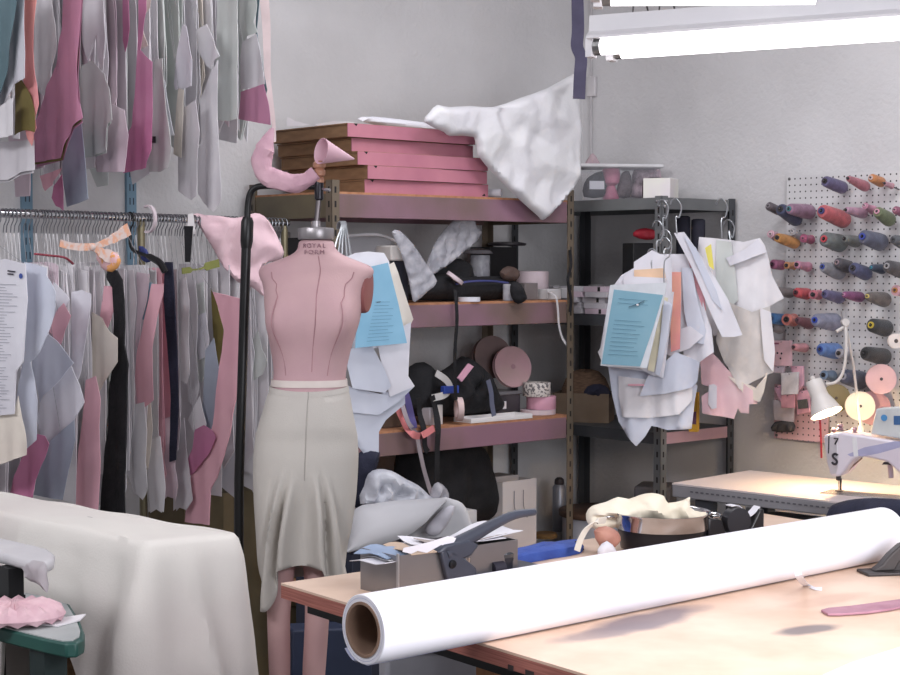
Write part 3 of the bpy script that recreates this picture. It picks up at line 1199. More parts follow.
rings = []
for r in (0.0, 0.35, 0.7, 0.9):
    base_ = [cen + (p - cen) * r if r else cen + (p - cen) * 0.02 for p in loop]
    rings.append([p + Z * (0.006 * noise.noise(V((p.x * 5, p.y * 5, 1))) - 0.0015) for p in base_])
rings.append([p - nrm[i] * 0.004 + Z * 0.002 * sin(arc[i] * 23) for i, p in enumerate(loop)])
rings.append([p + nrm[i] * 0.006 - Z * 0.012 for i, p in enumerate(loop)])
for j in range(1, 15):
    t = j / 14
    rings.append([p + nrm[i] * (0.010 + 0.03 * t + fold(arc[i], t)) - Z * (0.012 + hem(i) * t) for i, p in enumerate(loop)])
back_ = [[p - nrm[i] * 0.003 for i, p in enumerate(r)] for r in reversed(rings[5:])]
mb = MB()
mb.loft(rings + back_, caps=False)
crm = M('drape_cream', (226, 222, 216), 0.9, c2=(218, 210, 206), scale=1.6, bump=0.1, bscale=200, contrast=(0.45, 0.62))
tag(mb.build('draped_cloth', crm, smooth=True, angle=80), 'large cream cotton cloth draped over the pressing table, lower left', 'cloth')

# ------------------------------------------------------------------ green work surface with a sleeve board
GZt = 0.80
g0 = TP(66, 648, GZt)
gb_dir = (TP(-10, 627, GZt) - g0)
gb = gb_dir.normalized()
ga = V((gb.y, -gb.x, 0))
if ga.y < 0:
    ga = -ga
gt = thing('green_table', 'dark green table with a rounded corner, front of the draped cloth', 'table', h2(g0.x, g0.y))
corner = [TP(x, y, GZt) for x, y in ((-140, 597), (-90, 605), (0, 628), (48, 640), (66, 643.5), (77, 643), (84, 639), (85, 633), (80, 620), (70, 604), (40, 595), (0, 588), (-140, 568))]
MB().prism([p - Z * 0.028 for p in corner], Z * 0.028).build('table_top', M('green_enamel', (40, 84, 76), 0.45, c2=(34, 72, 68)), gt, bevel=0.004)
MB().prism([p - Z * 0.0 for p in [q + (sum((V(x) for x in corner), V()) / 13 - q) * 0.06 for q in corner]], Z * 0.002).build('top_mat', M('mat_grey', (176, 180, 180), 0.6), gt)
for k in (0.1, 0.75):
    c = g0 + gb * k + ga * 0.02
    MB().obox(h2(c.x, c.y), gb * 0.05, ga * 0.05, Z * (GZt - 0.028)).build('leg', M('green_dark', (34, 48, 48), 0.5), gt)
MB().obox(h2(g0.x, g0.y, 0.46) + gb * 0.02 + ga * 0.02, gb * 0.85, ga * 0.19, Z * 0.02).build('lower_shelf', M('shelf_dim', (120, 112, 106), 0.8), gt)

SZ = 0.905
sb0 = TP(50, 560, SZ)
sbd = (TP(-20, 543, SZ) - sb0).normalized()
sba = V((sbd.y, -sbd.x, 0))
if sba.y < 0:
    sba = -sba
sl = thing('sleeve_board', 'small padded grey sleeve board standing on the green table', 'sleeve board', h2(g0.x, g0.y, GZt))
pc_ = TP(17, 556, SZ)
sl.location = h2(pc_.x, pc_.y, GZt)
ol = [TP(x, y, SZ) for x, y in ((-60, 522), (0, 537), (36, 545), (49, 548.5), (55, 553), (54, 559), (46, 562), (28, 560), (0, 553), (-60, 538))]
mb = MB()
mb.prism([p - Z * 0.024 for p in ol], Z * 0.024)
mb.build('padded_top', M('pad_pale', (204, 202, 204), 0.85, c2=(192, 190, 194), bump=0.1), sl, bevel=0.010, bseg=4, smooth=True)
MB().obox(h2(pc_.x, pc_.y, GZt + 0.002) - sba * 0.02, sbd * 0.045, sba * 0.035, Z * (SZ - 0.026 - GZt)).build('post', blackm, sl)
MB().obox(h2(pc_.x, pc_.y, GZt + 0.002) - sba * 0.03 + sbd * 0.02, sbd * 0.36, sba * 0.06, Z * 0.016).build('foot', blackm, sl)
lump('cloth_tail', [(24, 562), (44, 562), (46, 575), (47, 592), (42, 586), (34, 582), (27, 578)], pc_ - sbd * 0.03, sbd, M('tail_grey', (186, 180, 184), 0.9), sl, depth=0.008, crump=0.006, seed=4, step=0.01)

fd0 = TP(14, 613, GZt + 0.02)
mb = MB()
NP_ = 64
rings = []
for r_, h_ in ((0.095, 0.004), (0.100, 0.012), (0.094, 0.022), (0.07, 0.034), (0.03, 0.030), (0.012, 0.036)):
    rings.append([h2(fd0.x + r_ * 1.0 * cos(2 * pi * k / NP_), fd0.y + r_ * 0.85 * sin(2 * pi * k / NP_), GZt + 0.006 + h_ + (0.004 * sin(k * 2 * pi / NP_ * 16) if r_ < 0.1 else 0)) for k in range(NP_)])
mb.loft(rings)
tag(mb.build('ruched_pouch', M('ruched_pink', (222, 190, 196), 0.85, c2=(206, 168, 178), scale=30), smooth=True), 'round gathered pale pink fabric pouch lying on the green table', 'pouch')
pp = [TP(x, y, GZt + 0.003) for x, y in ((-5, 615), (40, 612), (66, 618), (86, 615), (80, 621), (58, 627), (30, 624), (2, 621))]
tag(MB().prism(pp, Z * 0.0025).build('pattern_scrap', PG), 'flat white paper scrap under the pink pouch on the green table', 'paper')
# carton on the lower shelf
k0 = h2(P(67, 660, 3.85).x, 3.85)
cbx = thing('cardboard_carton', 'brown cardboard carton with dark print, standing below the green table and the draped cloth', 'carton', k0)
kr, kl = V((0.94, 0.34, 0)), V((-0.34, 0.94, 0))
MB().obox(k0, kr * 0.13, kl * 0.08, Z * 0.575).build('box', BROWNC, cbx, bevel=0.002)
MB().obox(k0 + Z * 0.5755 + kr * 0.002, kr * 0.126, kl * 0.038, Z * 0.002).build('flap', BROWNC, cbx)
text_on('Apparel', 'printed_word', k0 + kr * 0.068 - kl * 0.001 + Z * 0.53, kr, Z, 0.028, M('print_brown', (74, 46, 48), 0.8), cbx)
# ------------------------------------------------------------------ things on the cutting table
# big paper roll
rr = 0.0485
r0 = P(363, 633, (CAM.z - TZ - rr) * F / (633 - 265))
r1 = P(884, 535, (CAM.z - TZ - rr) * F / (535 - 265))
r0.z = r1.z = TZ + rr + 0.0005
rd = (r1 - r0).normalized()
RL = (r1 - r0).length
roll = thing('paper_roll', 'long thick roll of bright white paper on a cardboard core, lying across the cutting table', 'paper roll', r0)
rsd = rd.cross(Z).normalized()
mb = MB()
NR = 72
rin = 0.0385
ringsR = []
for rad, h in ((rin, 0.0), (rr - 0.001, 0.0), (rr, 0.001), (rr, RL - 0.001), (rr - 0.001, RL), (rin, RL), (rin, 0.0)):
    ringsR.append([r0 + rd * h + (rsd * cos(2 * pi * k / NR) + Z * sin(2 * pi * k / NR)) * rad for k in range(NR)])
mb.loft(ringsR, caps=False)
mb.build('paper', M('roll_white', (240, 239, 246), 0.6, c2=(236, 235, 243), scale=3), roll, smooth=True, angle=40)
mb = MB()
sp_ = []
mb.loft([[r0 - rd * 0.0006 + (rsd * cos(2 * pi * k / NR) + Z * sin(2 * pi * k / NR)) * rad for k in range(NR)] for rad in (0.0432, 0.0437)], caps=False)
mb.build('layer_line', M('layer_blue', (186, 190, 224), 0.7), roll)
mb = MB()
ringsC = []
for rad, h in ((rin - 0.004, -0.0015), (rin, -0.0015), (rin, RL + 0.001), (rin - 0.004, RL + 0.001), (rin - 0.004, -0.0015)):
    ringsC.append([r0 + rd * h + (rsd * cos(2 * pi * k / NR) + Z * sin(2 * pi * k / NR)) * rad for k in range(NR)])
mb.loft(ringsC, caps=False)
mb.build('core', M('core_board', (150, 122, 104), 0.9, c2=(130, 104, 88), scale=20), roll, smooth=True, angle=40)
# loose outer edge under the roll
mb = MB()
fl = []
for j in range(9):
    q = -pi / 2 - 0.9 + 0.14 * j
    rad = rr + 0.0015 + 0.0005 * (8 - j)
    fl.append((rad * cos(q), rad * sin(q)))
ed = []
for h in (0.0, RL * 0.25, RL * 0.5, RL * 0.8, RL):
    ed.append([r0 + rd * h + rsd * a * (1 if rsd.y > 0 else 1) + Z * max(b, -rr + 0.0006) for a, b in fl] + [r0 + rd * h + rsd * a * 0.985 + Z * max(b * 0.985, -rr + 0.0003) for a, b in reversed(fl)])
mb.loft(ed)
mb.build('loose_edge', M('roll_edge', (206, 210, 236), 0.6), roll, smooth=True)


def table_pt(px, py, dz=0.0):
    return TP(px, py, TZ + dz)


# steel tray with papers
k1 = table_pt(398, 599)
kd2 = E2
kl = (table_pt(355, 590) - k1)
klw = kl.length
kd1 = kl.normalized()
kd1 = (kd1 - E2 * kd1.dot(E2) * 0.9).normalized()
hb = 0.071
Lb = 0.26
steelb = M('brushed_steel', (150, 148, 150), 0.34, metal=0.85, c2=(140, 138, 142), scale=6)
tr = thing('steel_tray', 'open brushed steel box full of papers near the left end of the cutting table', 'box', k1)
t_ = 0.002
mb = MB()
mb.obox(k1, kd1 * klw, kd2 * t_, Z * hb)
mb.build('end_wall', steelb, tr)
mb = MB()
mb.obox(k1 + kd2 * (Lb - t_), kd1 * klw, kd2 * t_, Z * hb)
mb.build('end_wall', steelb, tr)
for k_ in (0, klw - t_):
    mb = MB()
    mb.obox(k1 + kd1 * k_ + kd2 * t_, kd2 * (Lb - 2 * t_), kd1 * t_, Z * hb)
    mb.build('side_wall', steelb, tr)
MB().obox(k1 + kd1 * t_ + kd2 * t_ + Z * 0.0005, kd1 * (klw - 2 * t_), kd2 * (Lb - 2 * t_), Z * t_).build('bottom', steelb, tr)
MB().tube([k1 - kd2 * 0.001 - kd1 * 0.001, k1 - kd2 * 0.001 - kd1 * 0.001 + Z * (hb + 0.004)], 0.0028, 8).build('corner_bead', M('bead_steel', (190, 188, 190), 0.3, metal=0.8), tr)
rn = random.Random(3)
tone = [PW, M('paper_sheet_grey', (198, 196, 198), 0.8), M('paper_sheet_blue', (150, 168, 196), 0.8), M('paper_sheet_tan', (196, 172, 152), 0.8), PW, M('paper_sheet_taupe', (170, 158, 154), 0.8), PW]
labs = ['white paper sheet on top of the papers in the steel tray', 'grey paper sheet in the steel tray', 'blue paper sheet sticking out at the left of the steel tray', 'tan paper scrap in the steel tray', 'white paper at the front edge of the steel tray', 'taupe folded paper in the steel tray', 'white paper at the bottom of the heap in the steel tray']
for i in range(7):
    c = k1 + kd1 * klw * 0.5 + kd2 * Lb * (0.2 + 0.1 * i)
    if i in (2, 3):
        c = k1 + kd1 * klw * (0.6 if i == 2 else 0.35) + kd2 * Lb * (0.14 if i == 2 else 0.3)
    ang = rn.uniform(-0.25, 0.25)
    a1 = kd1 * cos(ang) + kd2 * sin(ang)
    a2 = kd2 * cos(ang) - kd1 * sin(ang)
    wq, lq = klw * 0.4, (0.05 if i in (2, 3) else 0.085)
    pts = []
    q = [(-wq, -lq), (wq, -lq * 0.9), (wq * 0.95, lq), (-wq, lq)]
    mb = MB()
    hh = hb - 0.008 + i * 0.0026
    rings = []
    for yy in range(9):
        f_ = yy / 8 * 2 - 1
        rings.append([c + a1 * wq * xx + a2 * lq * f_ + Z * (hh + 0.009 * sin(f_ * 2.2 + i) * (0.5 + 0.5 * xx) + 0.003 * sin(xx * 3 + i)) for xx in (-1, -.5, 0, .5, 1)])
    mb.loft([r + [p - Z * 0.0012 for p in reversed(r)] for r in rings])
    tag(mb.build('paper_sheet', tone[i], smooth=True), labs[i], 'paper')
rag = [(403, 552), (412, 554), (418, 551), (427, 553), (441, 545), (452, 546), (456, 538), (448, 536), (430, 542), (414, 546), (404, 548)]
tag(sheet('torn_paper', rag, k1 - kd1 * 0.004 + kd2 * 0.05, kd2, PW, th=0.001, amp=0.001, step=0.01), 'torn white paper hanging over the front rim of the steel tray', 'paper')

# heavy duty hole punch
hp = table_pt(452, 592)
hu = E2
hn = V((hu.y, -hu.x, 0))        # towards the camera
hpt = thing('hole_punch', 'heavy dark blue-grey desk punch with a long raised lever handle, on the cutting table', 'hole punch', h2(hp.x, hp.y, TZ))


def pp_(pts):
    return [hit(x, y, hp, V((hu.y, -hu.x, 0))) for x, y in pts]


MB().prism([p - hn * -0.0 for p in pp_([(441, 553), (447, 547), (462, 556), (477, 568), (478, 582), (520, 572), (520, 588), (452, 597)])], -hn * 0.03).build('base', rubber, hpt, bevel=0.003)
lev = spline([hit(x, y, hp, hn) - hn * 0.015 for x, y in ((448, 555), (462, 546), (480, 536), (500, 525), (520, 516), (540, 513))], 5)
mb = MB()
n_ = len(lev)
mb.tube(lev, [0.017 - 0.011 * (i / (n_ - 1)) ** 0.8 for i in range(n_)], 14)
mb.build('lever', rubber, hpt, smooth=True)
MB().prism(pp_([(438, 553), (446, 545), (470, 540), (480, 545), (472, 556), (462, 560), (450, 556)]), -hn * 0.034).build('pivot_cheek', rubber, hpt, bevel=0.004)
MB().lathe(hit(452, 564, hp, hn) + hn * 0.0005, hn, [(0.007, 0), (0.007, 0.003), (0.003, 0.004)], 14).build('pivot_pin', M('pin_dark', (26, 28, 34), 0.4, metal=0.5), hpt, smooth=True)
MB().lathe(hit(471, 570, hp, hn) - hn * 0.015, Z, [(0.009, -0.003), (0.009, 0.008), (0.007, 0.010), (0.009, 0.012), (0.009, 0.02)], 14).build('spring', chrome, hpt, smooth=True)
MB().obox(hit(478, 582, hp, hn) - hn * 0.075, hu * 0.15, hn * 0.09, Z * 0.012).build('base_plate', rubber, hpt, bevel=0.003)
dm = hit(513, 571, hp, hn) - hn * 0.035
mb = MB()
mb.lathe(h2(dm.x, dm.y, TZ + 0.004), Z, [(0.026, 0), (0.026, 0.03), (0.0268, 0.034), (0.0268, 0.038)], 28)
mb.build('chip_cup', M('cup_dark', (52, 54, 64), 0.3, metal=0.4), hpt, smooth=True)
mb = MB()
mb.lathe(h2(dm.x, dm.y, TZ + 0.0415), Z, [(0.0272, 0), (0.0272, 0.006), (0.025, 0.009), (0.018, 0.018), (0.006, 0.024), (0.001, 0.025)], 28)
mb.build('dome', M('dome_steel', (120, 126, 134), 0.2, metal=0.9), hpt, smooth=True)
MB().lathe(hit(496, 577, hp, hn) - hn * 0.012 + Z * 0.012, hu, [(0.012, 0), (0.012, 0.025), (0.009, 0.026)], 18).build('roller', M('roller_dark', (44, 42, 56), 0.5), hpt, smooth=True)

# blue cloth, chrome pan, cream cloth and the small things beside them
bl = [table_pt(x, y, 0.004) for x, y in ((506, 566), (520, 563), (545, 558), (575, 553), (583, 549), (578, 545), (562, 548), (548, 547), (530, 551), (512, 556))]
bc = sum((V(p) for p in bl), V()) / len(bl)
mb = MB()
rings = []
for r_, h_ in ((1.0, -0.004), (1.03, 0.004), (0.95, 0.012), (0.7, 0.015), (0.35, 0.018), (0.05, 0.016)):
    rings.append([bc + (p - bc) * r_ + Z * (h_ + 0.003 * noise.noise(p * 40 + V((r_, 0, 0)))) for p in smooth_poly([tuple(p) for p in bl], 3) for p in [V(p)]])
mb.loft(rings)
tag(mb.build('blue_cloth', M('cloth_blue', (58, 88, 170), 0.8, c2=(46, 70, 146), scale=20, bump=0.2), smooth=True), 'folded bright blue cloth lying flat behind the paper roll', 'cloth')
tag(lump('navy_scrap', [(549, 550), (562, 547), (570, 548), (576, 541), (583, 547), (581, 552), (560, 555)], table_pt(565, 556) + E2 * 0 + Z * 0.03 + V((0, 0.03, 0)), E2, navyc, depth=0.008, crump=0.004, step=0.01), 'small dark navy cloth scrap on the bright blue cloth', 'cloth')

pc = table_pt(664, 553)
pcen = h2(pc.x, pc.y) + V((0, 0.03, 0))
pan = thing('metal_pan', 'shallow round pan with a polished chrome rim band and black body, behind the paper roll', 'pan', h2(pcen.x, pcen.y, TZ))
pr = 0.089
mb = MB()
mb.lathe(h2(pcen.x, pcen.y, TZ + 0.0005), Z, [(pr * 0.8, 0), (pr * 0.9, 0.006), (pr * 0.97, 0.045), (pr * 0.9, 0.045), (pr * 0.8, 0.008), (0.001, 0.008)], 48, caps=False)
mb.lathe(h2(pcen.x, pcen.y, TZ + 0.0005), Z, [(pr * 0.8, 0), (0.001, 0)], 48, caps=False)
mb.build('body', M('pan_black', (34, 34, 40), 0.3, metal=0.4), pan, smooth=True)
mb = MB()
mb.lathe(h2(pcen.x, pcen.y, TZ + 0.044), Z, [(pr * 0.975, 0), (pr * 1.01, 0.001), (pr * 1.02, 0.026), (pr * 1.06, 0.030), (pr * 1.06, 0.032), (pr * 1.0, 0.031), (pr * 0.97, 0.026), (pr * 0.965, 0)], 56, caps=False)
mb.build('rim_band', chrome, pan, smooth=True, angle=60, label='polished chrome rim band')
mb = MB()
for a_ in (-1, 1):
    c = h2(pcen.x + a_ * pr * 1.05, pcen.y, TZ + 0.068)
    mb = MB()
    mb.tube(spline([c + V((0, -0.02, 0)), c + V((a_ * 0.014, -0.014, 0)), c + V((a_ * 0.018, 0, 0)), c + V((a_ * 0.014, 0.014, 0)), c + V((0, 0.02, 0))], 4), 0.003, 8)
    mb.build('handle', chrome, pan, smooth=True)
tag(lump('cream_cloth', [(586, 514), (592, 506), (606, 502), (618, 497), (629, 499), (640, 495), (652, 493), (664, 496), (668, 503), (684, 500), (690, 497), (690, 507), (700, 512), (712, 512), (706, 518), (692, 525), (672, 522), (650, 521), (630, 524), (612, 528), (597, 530), (588, 524)],
         h2(pcen.x, pcen.y) + V((0, 0.015, 0)), V((1, 0, 0)), M('heap_cream', (240, 232, 214), 0.9, c2=(228, 214, 190), scale=6, bump=0.1), depth=0.03, crump=0.04, cs=60, seed=3, step=0.006), 'crumpled cream cloth heaped on the chrome-rimmed pan', 'cloth')
mb = MB()
q = [P(606, 520, pcen.y - 0.06), P(596, 522, pcen.y - 0.075), P(586, 530, pcen.y - 0.08), P(580, 541, pcen.y - 0.085), P(577, 551, pcen.y - 0.09)]
ribbon(mb, spline(q, 5), 0.013, V((0.8, 0.5, 0.3)), 0.002)
tag(mb.build('cream_strap', M('strap_cream', (232, 226, 214), 0.9), smooth=True), 'narrow cream cloth strap curving down from the heaped cream cloth to the table', 'strap')
tag(lump('leather_scrap', [(594, 531), (606, 526), (618, 532), (620, 541), (612, 548), (600, 546)], h2(pcen.x, pcen.y) - V((0.06, 0.055, 0)), V((0.9, 0.3, 0)).normalized(), M('leather_pink', (190, 140, 122), 0.6, c2=(170, 116, 104), scale=20), depth=0.016, crump=0.006, step=0.007), 'pinkish tan leather scrap left of the chrome-rimmed pan', 'leather')
tag(lump('white_rag', [(598, 549), (607, 541), (616, 550), (612, 556), (600, 556)], h2(pcen.x, pcen.y) - V((0.07, 0.085, 0)), V((0.9, 0.3, 0)).normalized(), PW, depth=0.008, crump=0.004, step=0.007), 'tiny white rag on the table below the leather scrap', 'rag')
# tape dispenser behind the roll
td = h2(P(728, 520, 3.12).x, 3.12, TZ)
tdd = V((0.9, 0.43, 0)).normalized()
tdn = V((0.43, -0.9, 0)).normalized()
dsp = thing('tape_dispenser', 'black desk tape dispenser with white tape, right of the chrome-rimmed pan behind the roll', 'tape dispenser', td)
o_ = td - tdd * 0.05 - tdn * 0.02
prof = [(-0.012, 0), (0.118, 0), (0.118, 0.075), (0.108, 0.076), (0.09, 0.045), (0.08, 0.03), (0.03, 0.028), (0.02, 0.06), (-0.012, 0.066)]
MB().prism([o_ + tdd * a + Z * b for a, b in prof], tdn * 0.045).build('body', M('dispenser_black', (30, 30, 34), 0.3), dsp, bevel=0.003)
MB().lathe(o_ + tdd * 0.055 + Z * 0.055 + tdn * 0.05, -tdn, [(0.012, 0), (0.027, 0), (0.027, 0.022), (0.012, 0.022)], 26).build('tape_reel', M('reel_dark', (40, 40, 46), 0.4), dsp, smooth=True)
mb = MB()
ribbon(mb, spline([o_ + tdd * 0.045 + Z * 0.0845, o_ + tdd * 0.065 + Z * 0.083, o_ + tdd * 0.088 + Z * 0.062, o_ + tdd * 0.113 + Z * 0.079], 5), 0.02, tdn, 0.0015)
for v_ in mb.v:
    v_ += tdn * 0.028
mb.build('tape', PW, dsp, smooth=True)
MB().tube([o_ + tdd * 0.0 + Z * 0.074, o_ - tdd * 0.03 + Z * 0.076], 0.0015, 6).build('pin', chrome, dsp)

# iron corner clamp at the right edge
cb = table_pt(868, 577)
cbd = V((0.985, 0.17, 0)).normalized()
cbn = V((-0.17, 0.985, 0)).normalized()
clp = thing('cast_bracket', 'dark grey metal bracket with a curved arm standing on the table at the right edge', 'bracket', cb)
irn = M('cast_grey', (66, 62, 62), 0.45, metal=0.4, c2=(52, 48, 50))
MB().obox(cb, cbd * 0.16, cbn * 0.05, Z * 0.006).build('foot_plate', irn, clp, bevel=0.002)
pr_ = [(0.018, 0.006), (0.034, 0.018), (0.05, 0.036), (0.07, 0.052), (0.1, 0.062), (0.12, 0.064), (0.12, 0.04), (0.085, 0.034), (0.066, 0.02), (0.058, 0.006)]
MB().prism([cb + cbd * a + cbn * 0.015 + Z * b for a, b in pr_], cbn * 0.022).build('arm', irn, clp, bevel=0.003)
MB().prism([cb + cbd * a + cbn * 0.023 + Z * b for a, b in ((0.058, 0.006), (0.066, 0.02), (0.085, 0.034), (0.1, 0.036), (0.09, 0.006))], cbn * 0.006).build('web', irn, clp)

# loose strips and sheet
mb = MB()
ribbon(mb, spline([P(793, 562, 2.52) + V((0, 0, 0)), P(797, 570, 2.5), P(800, 578, 2.49), table_pt(806, 585, 0.004), table_pt(815, 588.5, 0.002), table_pt(822, 589, 0.002)], 6), 0.011, V((1, 0.1, 0.1)), 0.001)
tag(mb.build('paper_curl', PW, smooth=True), 'curled white paper strip hanging from the roll onto the table', 'paper strip')
st = [table_pt(x, y, 0.001) for x, y in ((821, 612), (828, 610), (850, 608), (880, 604), (925, 598), (925, 604), (890, 611), (868, 614), (840, 616), (828, 616))]
tag(MB().prism(st, Z * 0.004).build('pink_strip', M('strip_mauve', (176, 132, 146), 0.8, c2=(156, 112, 128), scale=20), bevel=0.001), 'long flat dusty pink fabric strip lying on the cutting table at the right edge', 'strip')
st = [table_pt(x, y, 0.0006) for x, y in ((805, 690), (823, 676), (850, 664), (925, 640), (960, 690))]
tag(MB().prism(st, Z * 0.0015).build('paper_sheet', PW), 'white paper sheet lying on the cutting table in the lower right corner', 'paper')
dk = table_pt(845, 512)
tag(lump('navy_garment', [(826, 520), (830, 507), (840, 502), (855, 499), (875, 498), (905, 500), (920, 505), (920, 535), (826, 528)], P(850, 520, 5.12), V((0.724, -0.69, 0)).normalized(), navyc, depth=0.05, crump=0.02, cs=24, step=0.02), 'dark navy garment bundled on the end of the sewing table behind the roll', 'garment')
# ------------------------------------------------------------------ things on the brown shelving
def su(px, v, py=265):
    return (SP(px, py, v) - FL).dot(A)


def S(u_, v_, z):
    return FL + A * u_ + B * v_ + Z * z


def ppm(v=0.2, px=450):
    return F / SP(px, 265, v).y


# flat garment cartons
hbx = 0.0475
cart = [  # corner px, right px, v, depth, twist
    (365, 487, 0.03, 0.44, 0.0, 'bottom carton of the flat pink-fronted stack on the brown shelving'),
    (368, 488, 0.01, 0.46, 0.02, 'second carton from the bottom of the flat pink-fronted stack'),
    (358, 485, 0.02, 0.47, -0.015, 'middle carton of the flat pink-fronted stack, its front corner torn'),
    (352, 473, 0.05, 0.44, 0.01, 'fourth carton from the bottom of the flat pink-fronted stack'),
    (348, 474, 0.03, 0.45, 0.0, 'topmost carton of the flat pink-fronted stack on the brown shelving')]
for i, (pl_, pr_, v_, dp, tw, lab) in enumerate(cart):
    u0, u1 = su(pl_, v_), su(pr_, v_)
    z0 = ZT + 0.001 + i * (hbx + 0.001)
    ax = (A * cos(tw) + B * sin(tw))
    ay = (B * cos(tw) - A * sin(tw))
    o_ = S(u0, v_, z0)
    c = thing('flat_carton', lab, 'carton', o_, 'flat garment cartons on the top shelf')
    MB().obox(o_, ax * (u1 - u0), ay * dp, Z * (hbx - 0.006)).build('tray', BROWNC, c, bevel=0.002)
    MB().obox(o_ + Z * (hbx - 0.0055) - ax * 0.003 - ay * 0.003, ax * (u1 - u0 + 0.006), ay * (dp + 0.006), Z * 0.0055).build('lid', BROWNC, c, bevel=0.001)
    MB().obox(o_ - ay * 0.0035 - ax * 0.002, ax * (u1 - u0 + 0.004), ay * 0.003, Z * (hbx - 0.001)).build('front_panel', PINKC, c, label='pink front panel')
    if i != 3:
        for k in ((0.055,) if i else (0.05, 0.965)):
            nb = o_ - ay * 0.0042 + ax * (u1 - u0) * k + Z * (hbx - 0.001 if k < 0.5 else 0.004)
            sg = -1 if k < 0.5 else 1
            MB().prism([nb - ax * 0.009, nb + ax * 0.009, nb + ax * 0.003 + Z * sg * 0.009], ay * 0.0004).build('notch', slotm, c)
ztop = ZT + 5 * (hbx + 0.001)
tag(lump('white_sleeve', [(357, 119), (372, 116.5), (405, 120), (440, 125), (449, 131), (444, 134.5), (410, 130), (380, 126)], SP(400, 130, 0.10), A, PW, depth=0.02, crump=0.003, seed=2, step=0.012),
    'rolled white paper sleeve lying on the topmost flat carton', 'paper roll')
tag(sheet('curled_paper', [(288, 117), (296, 121), (310, 125), (296, 126), (288, 126)], SP(300, 125, 0.3) - A * 0.02, A, PD, th=0.001, step=0.012), 'small curled grey paper corner on the back of the topmost carton', 'paper')
tag(sheet('folded_paper', [(315, 124), (335, 121), (352, 122), (360, 125), (320, 126)], SP(335, 125, 0.34), A, PG, th=0.001, step=0.012), 'low folded grey paper on the topmost carton behind the white sleeve', 'paper')
ro = SP(493, 189, 0.02)
tag(MB().lathe(S(su(486, 0.06), 0.1, ZT + 0.019), A * 0.5 - B * 0.85, [(0.012, -0.1), (0.016, -0.1), (0.016, 0.09), (0.012, 0.09), (0.011, 0.0)], 18).build('small_roll', PW, smooth=True), 'end of a small white paper roll beside the bottom carton', 'paper roll')
pts = [(424, 122), (430, 112), (437, 105), (448, 107), (470, 106), (494, 107), (520, 98), (548, 88), (573, 74), (577, 79), (579, 100), (579, 150), (578, 178), (566, 198), (553, 211), (543, 220), (538, 216), (520, 200), (496, 176), (478, 155), (474, 137), (450, 136), (444, 132)]
tag(lump('plastic_sheet', pts, SP(520, 150, -0.05), A, M('sheet_white', (212, 211, 213), 0.5, c2=(206, 204, 209), scale=5, bump=0.4, bscale=25), depth=0.02, crump=0.02, cs=15, seed=11, step=0.012, backk=0.1), 'large crumpled white plastic sheet draped over the right end of the brown shelving', 'sheet')

# --- middle shelf
zm = ZM + 0.001


def cyl(name, px0, px1, ytop, v, zb, mat, lab, cat, prof=None, n=28, group=None):
    u0, u1 = su(px0, v), su(px1, v)
    r = (u1 - u0) / 2 * 0.92
    c = S((u0 + u1) / 2, v, zb)
    h = SP((px0 + px1) / 2, ytop, v).z - zb
    pr = prof or [(0.92, 0), (1, 0.02), (1, 0.98), (0.92, 1)]
    return tag(MB().lathe(c, Z, [(a * r, b * h) for a, b in pr], n).build(name, mat, smooth=True, angle=50), lab, cat, group)


def bx(name, px0, px1, ytop, v, dp, zb, mat, lab, cat, group=None, tw=0.0, bev=0.002):
    u0, u1 = su(px0, v), su(px1, v)
    h = SP((px0 + px1) / 2, ytop, v).z - zb
    ax, ay = A * cos(tw) + B * sin(tw), B * cos(tw) - A * sin(tw)
    return tag(MB().obox(S(u0, v, zb), ax * (u1 - u0), ay * dp, Z * h).build(name, mat, bevel=bev), lab, cat, group)


pinkw = M('roll_pinkwhite', (222, 204, 210), 0.7)
RTP = [(0.3, 1.0), (0.3, 0.0), (1, 0), (1, 1), (0.3, 1.0)]
cyl('thread_tub', 520, 545, 271, 0.22, zm, M('tub_pinkwhite', (216, 198, 204), 0.6), 'upright pinkish white cylindrical tub at the right of the middle brown shelf', 'tub')
bx('grey_box', 525, 538, 283, 0.09, 0.08, zm, M('box_taupe', (120, 112, 112), 0.8), 'small taupe box in front of the pinkish white tub', 'box')
tb = thing('tape_box', 'small white tape box with a ribbon hanging out, beside the pinkish white tub', 'box', S(su(552, 0.06), 0.1, zm))
u0 = su(548, 0.06)
MB().obox(S(u0, 0.06, zm), A * 0.075, B * 0.06, Z * 0.042).build('box', M('box_white_dim', (206, 204, 206), 0.7), tb, bevel=0.002)
mb = MB()
q = [S(su(549, 0.06), 0.055, zm + 0.03), SP(551, 293, -0.005), SP(556, 297, -0.025), SP(558, 310, -0.03), SP(559, 325, -0.032), SP(562, 337, -0.03), SP(566, 344, -0.028)]
ribbon(mb, spline(q, 5), 0.018, A * 0.9 + B * 0.4, 0.0012)
mb.build('ribbon', M('ribbon_white', (224, 220, 222), 0.7), tb, smooth=True)
bx('white_carton', 562, 571, 288, 0.2, 0.06, zm, M('box_white_dim', (206, 204, 206), 0.7), 'white carton edge beside the right post on the middle brown shelf', 'carton')
bk = bx('black_box', 490, 517, 247, 0.34, 0.12, zm, M('box_black', (30, 29, 32), 0.6), 'tall black box standing at the back of the middle brown shelf', 'box')
tag(MB().lathe(S(su(507, 0.4), 0.40, SP(505, 246, 0.34).z + 0.002), Z, [(0.001, 0), (0.075, 0), (0.08, 0.004), (0.08, 0.01), (0.05, 0.016), (0.001, 0.017)], 30).build('round_cover', M('lid_dark', (58, 52, 58), 0.5), smooth=True), 'dark round lid lying on top of the tall black box', 'lid')
o_ = S(su(466, 0.16), 0.16, zm)
bag = thing('black_bag', 'black belt bag with a blue zip, in the middle of the cluttered middle brown shelf', 'bag', o_)
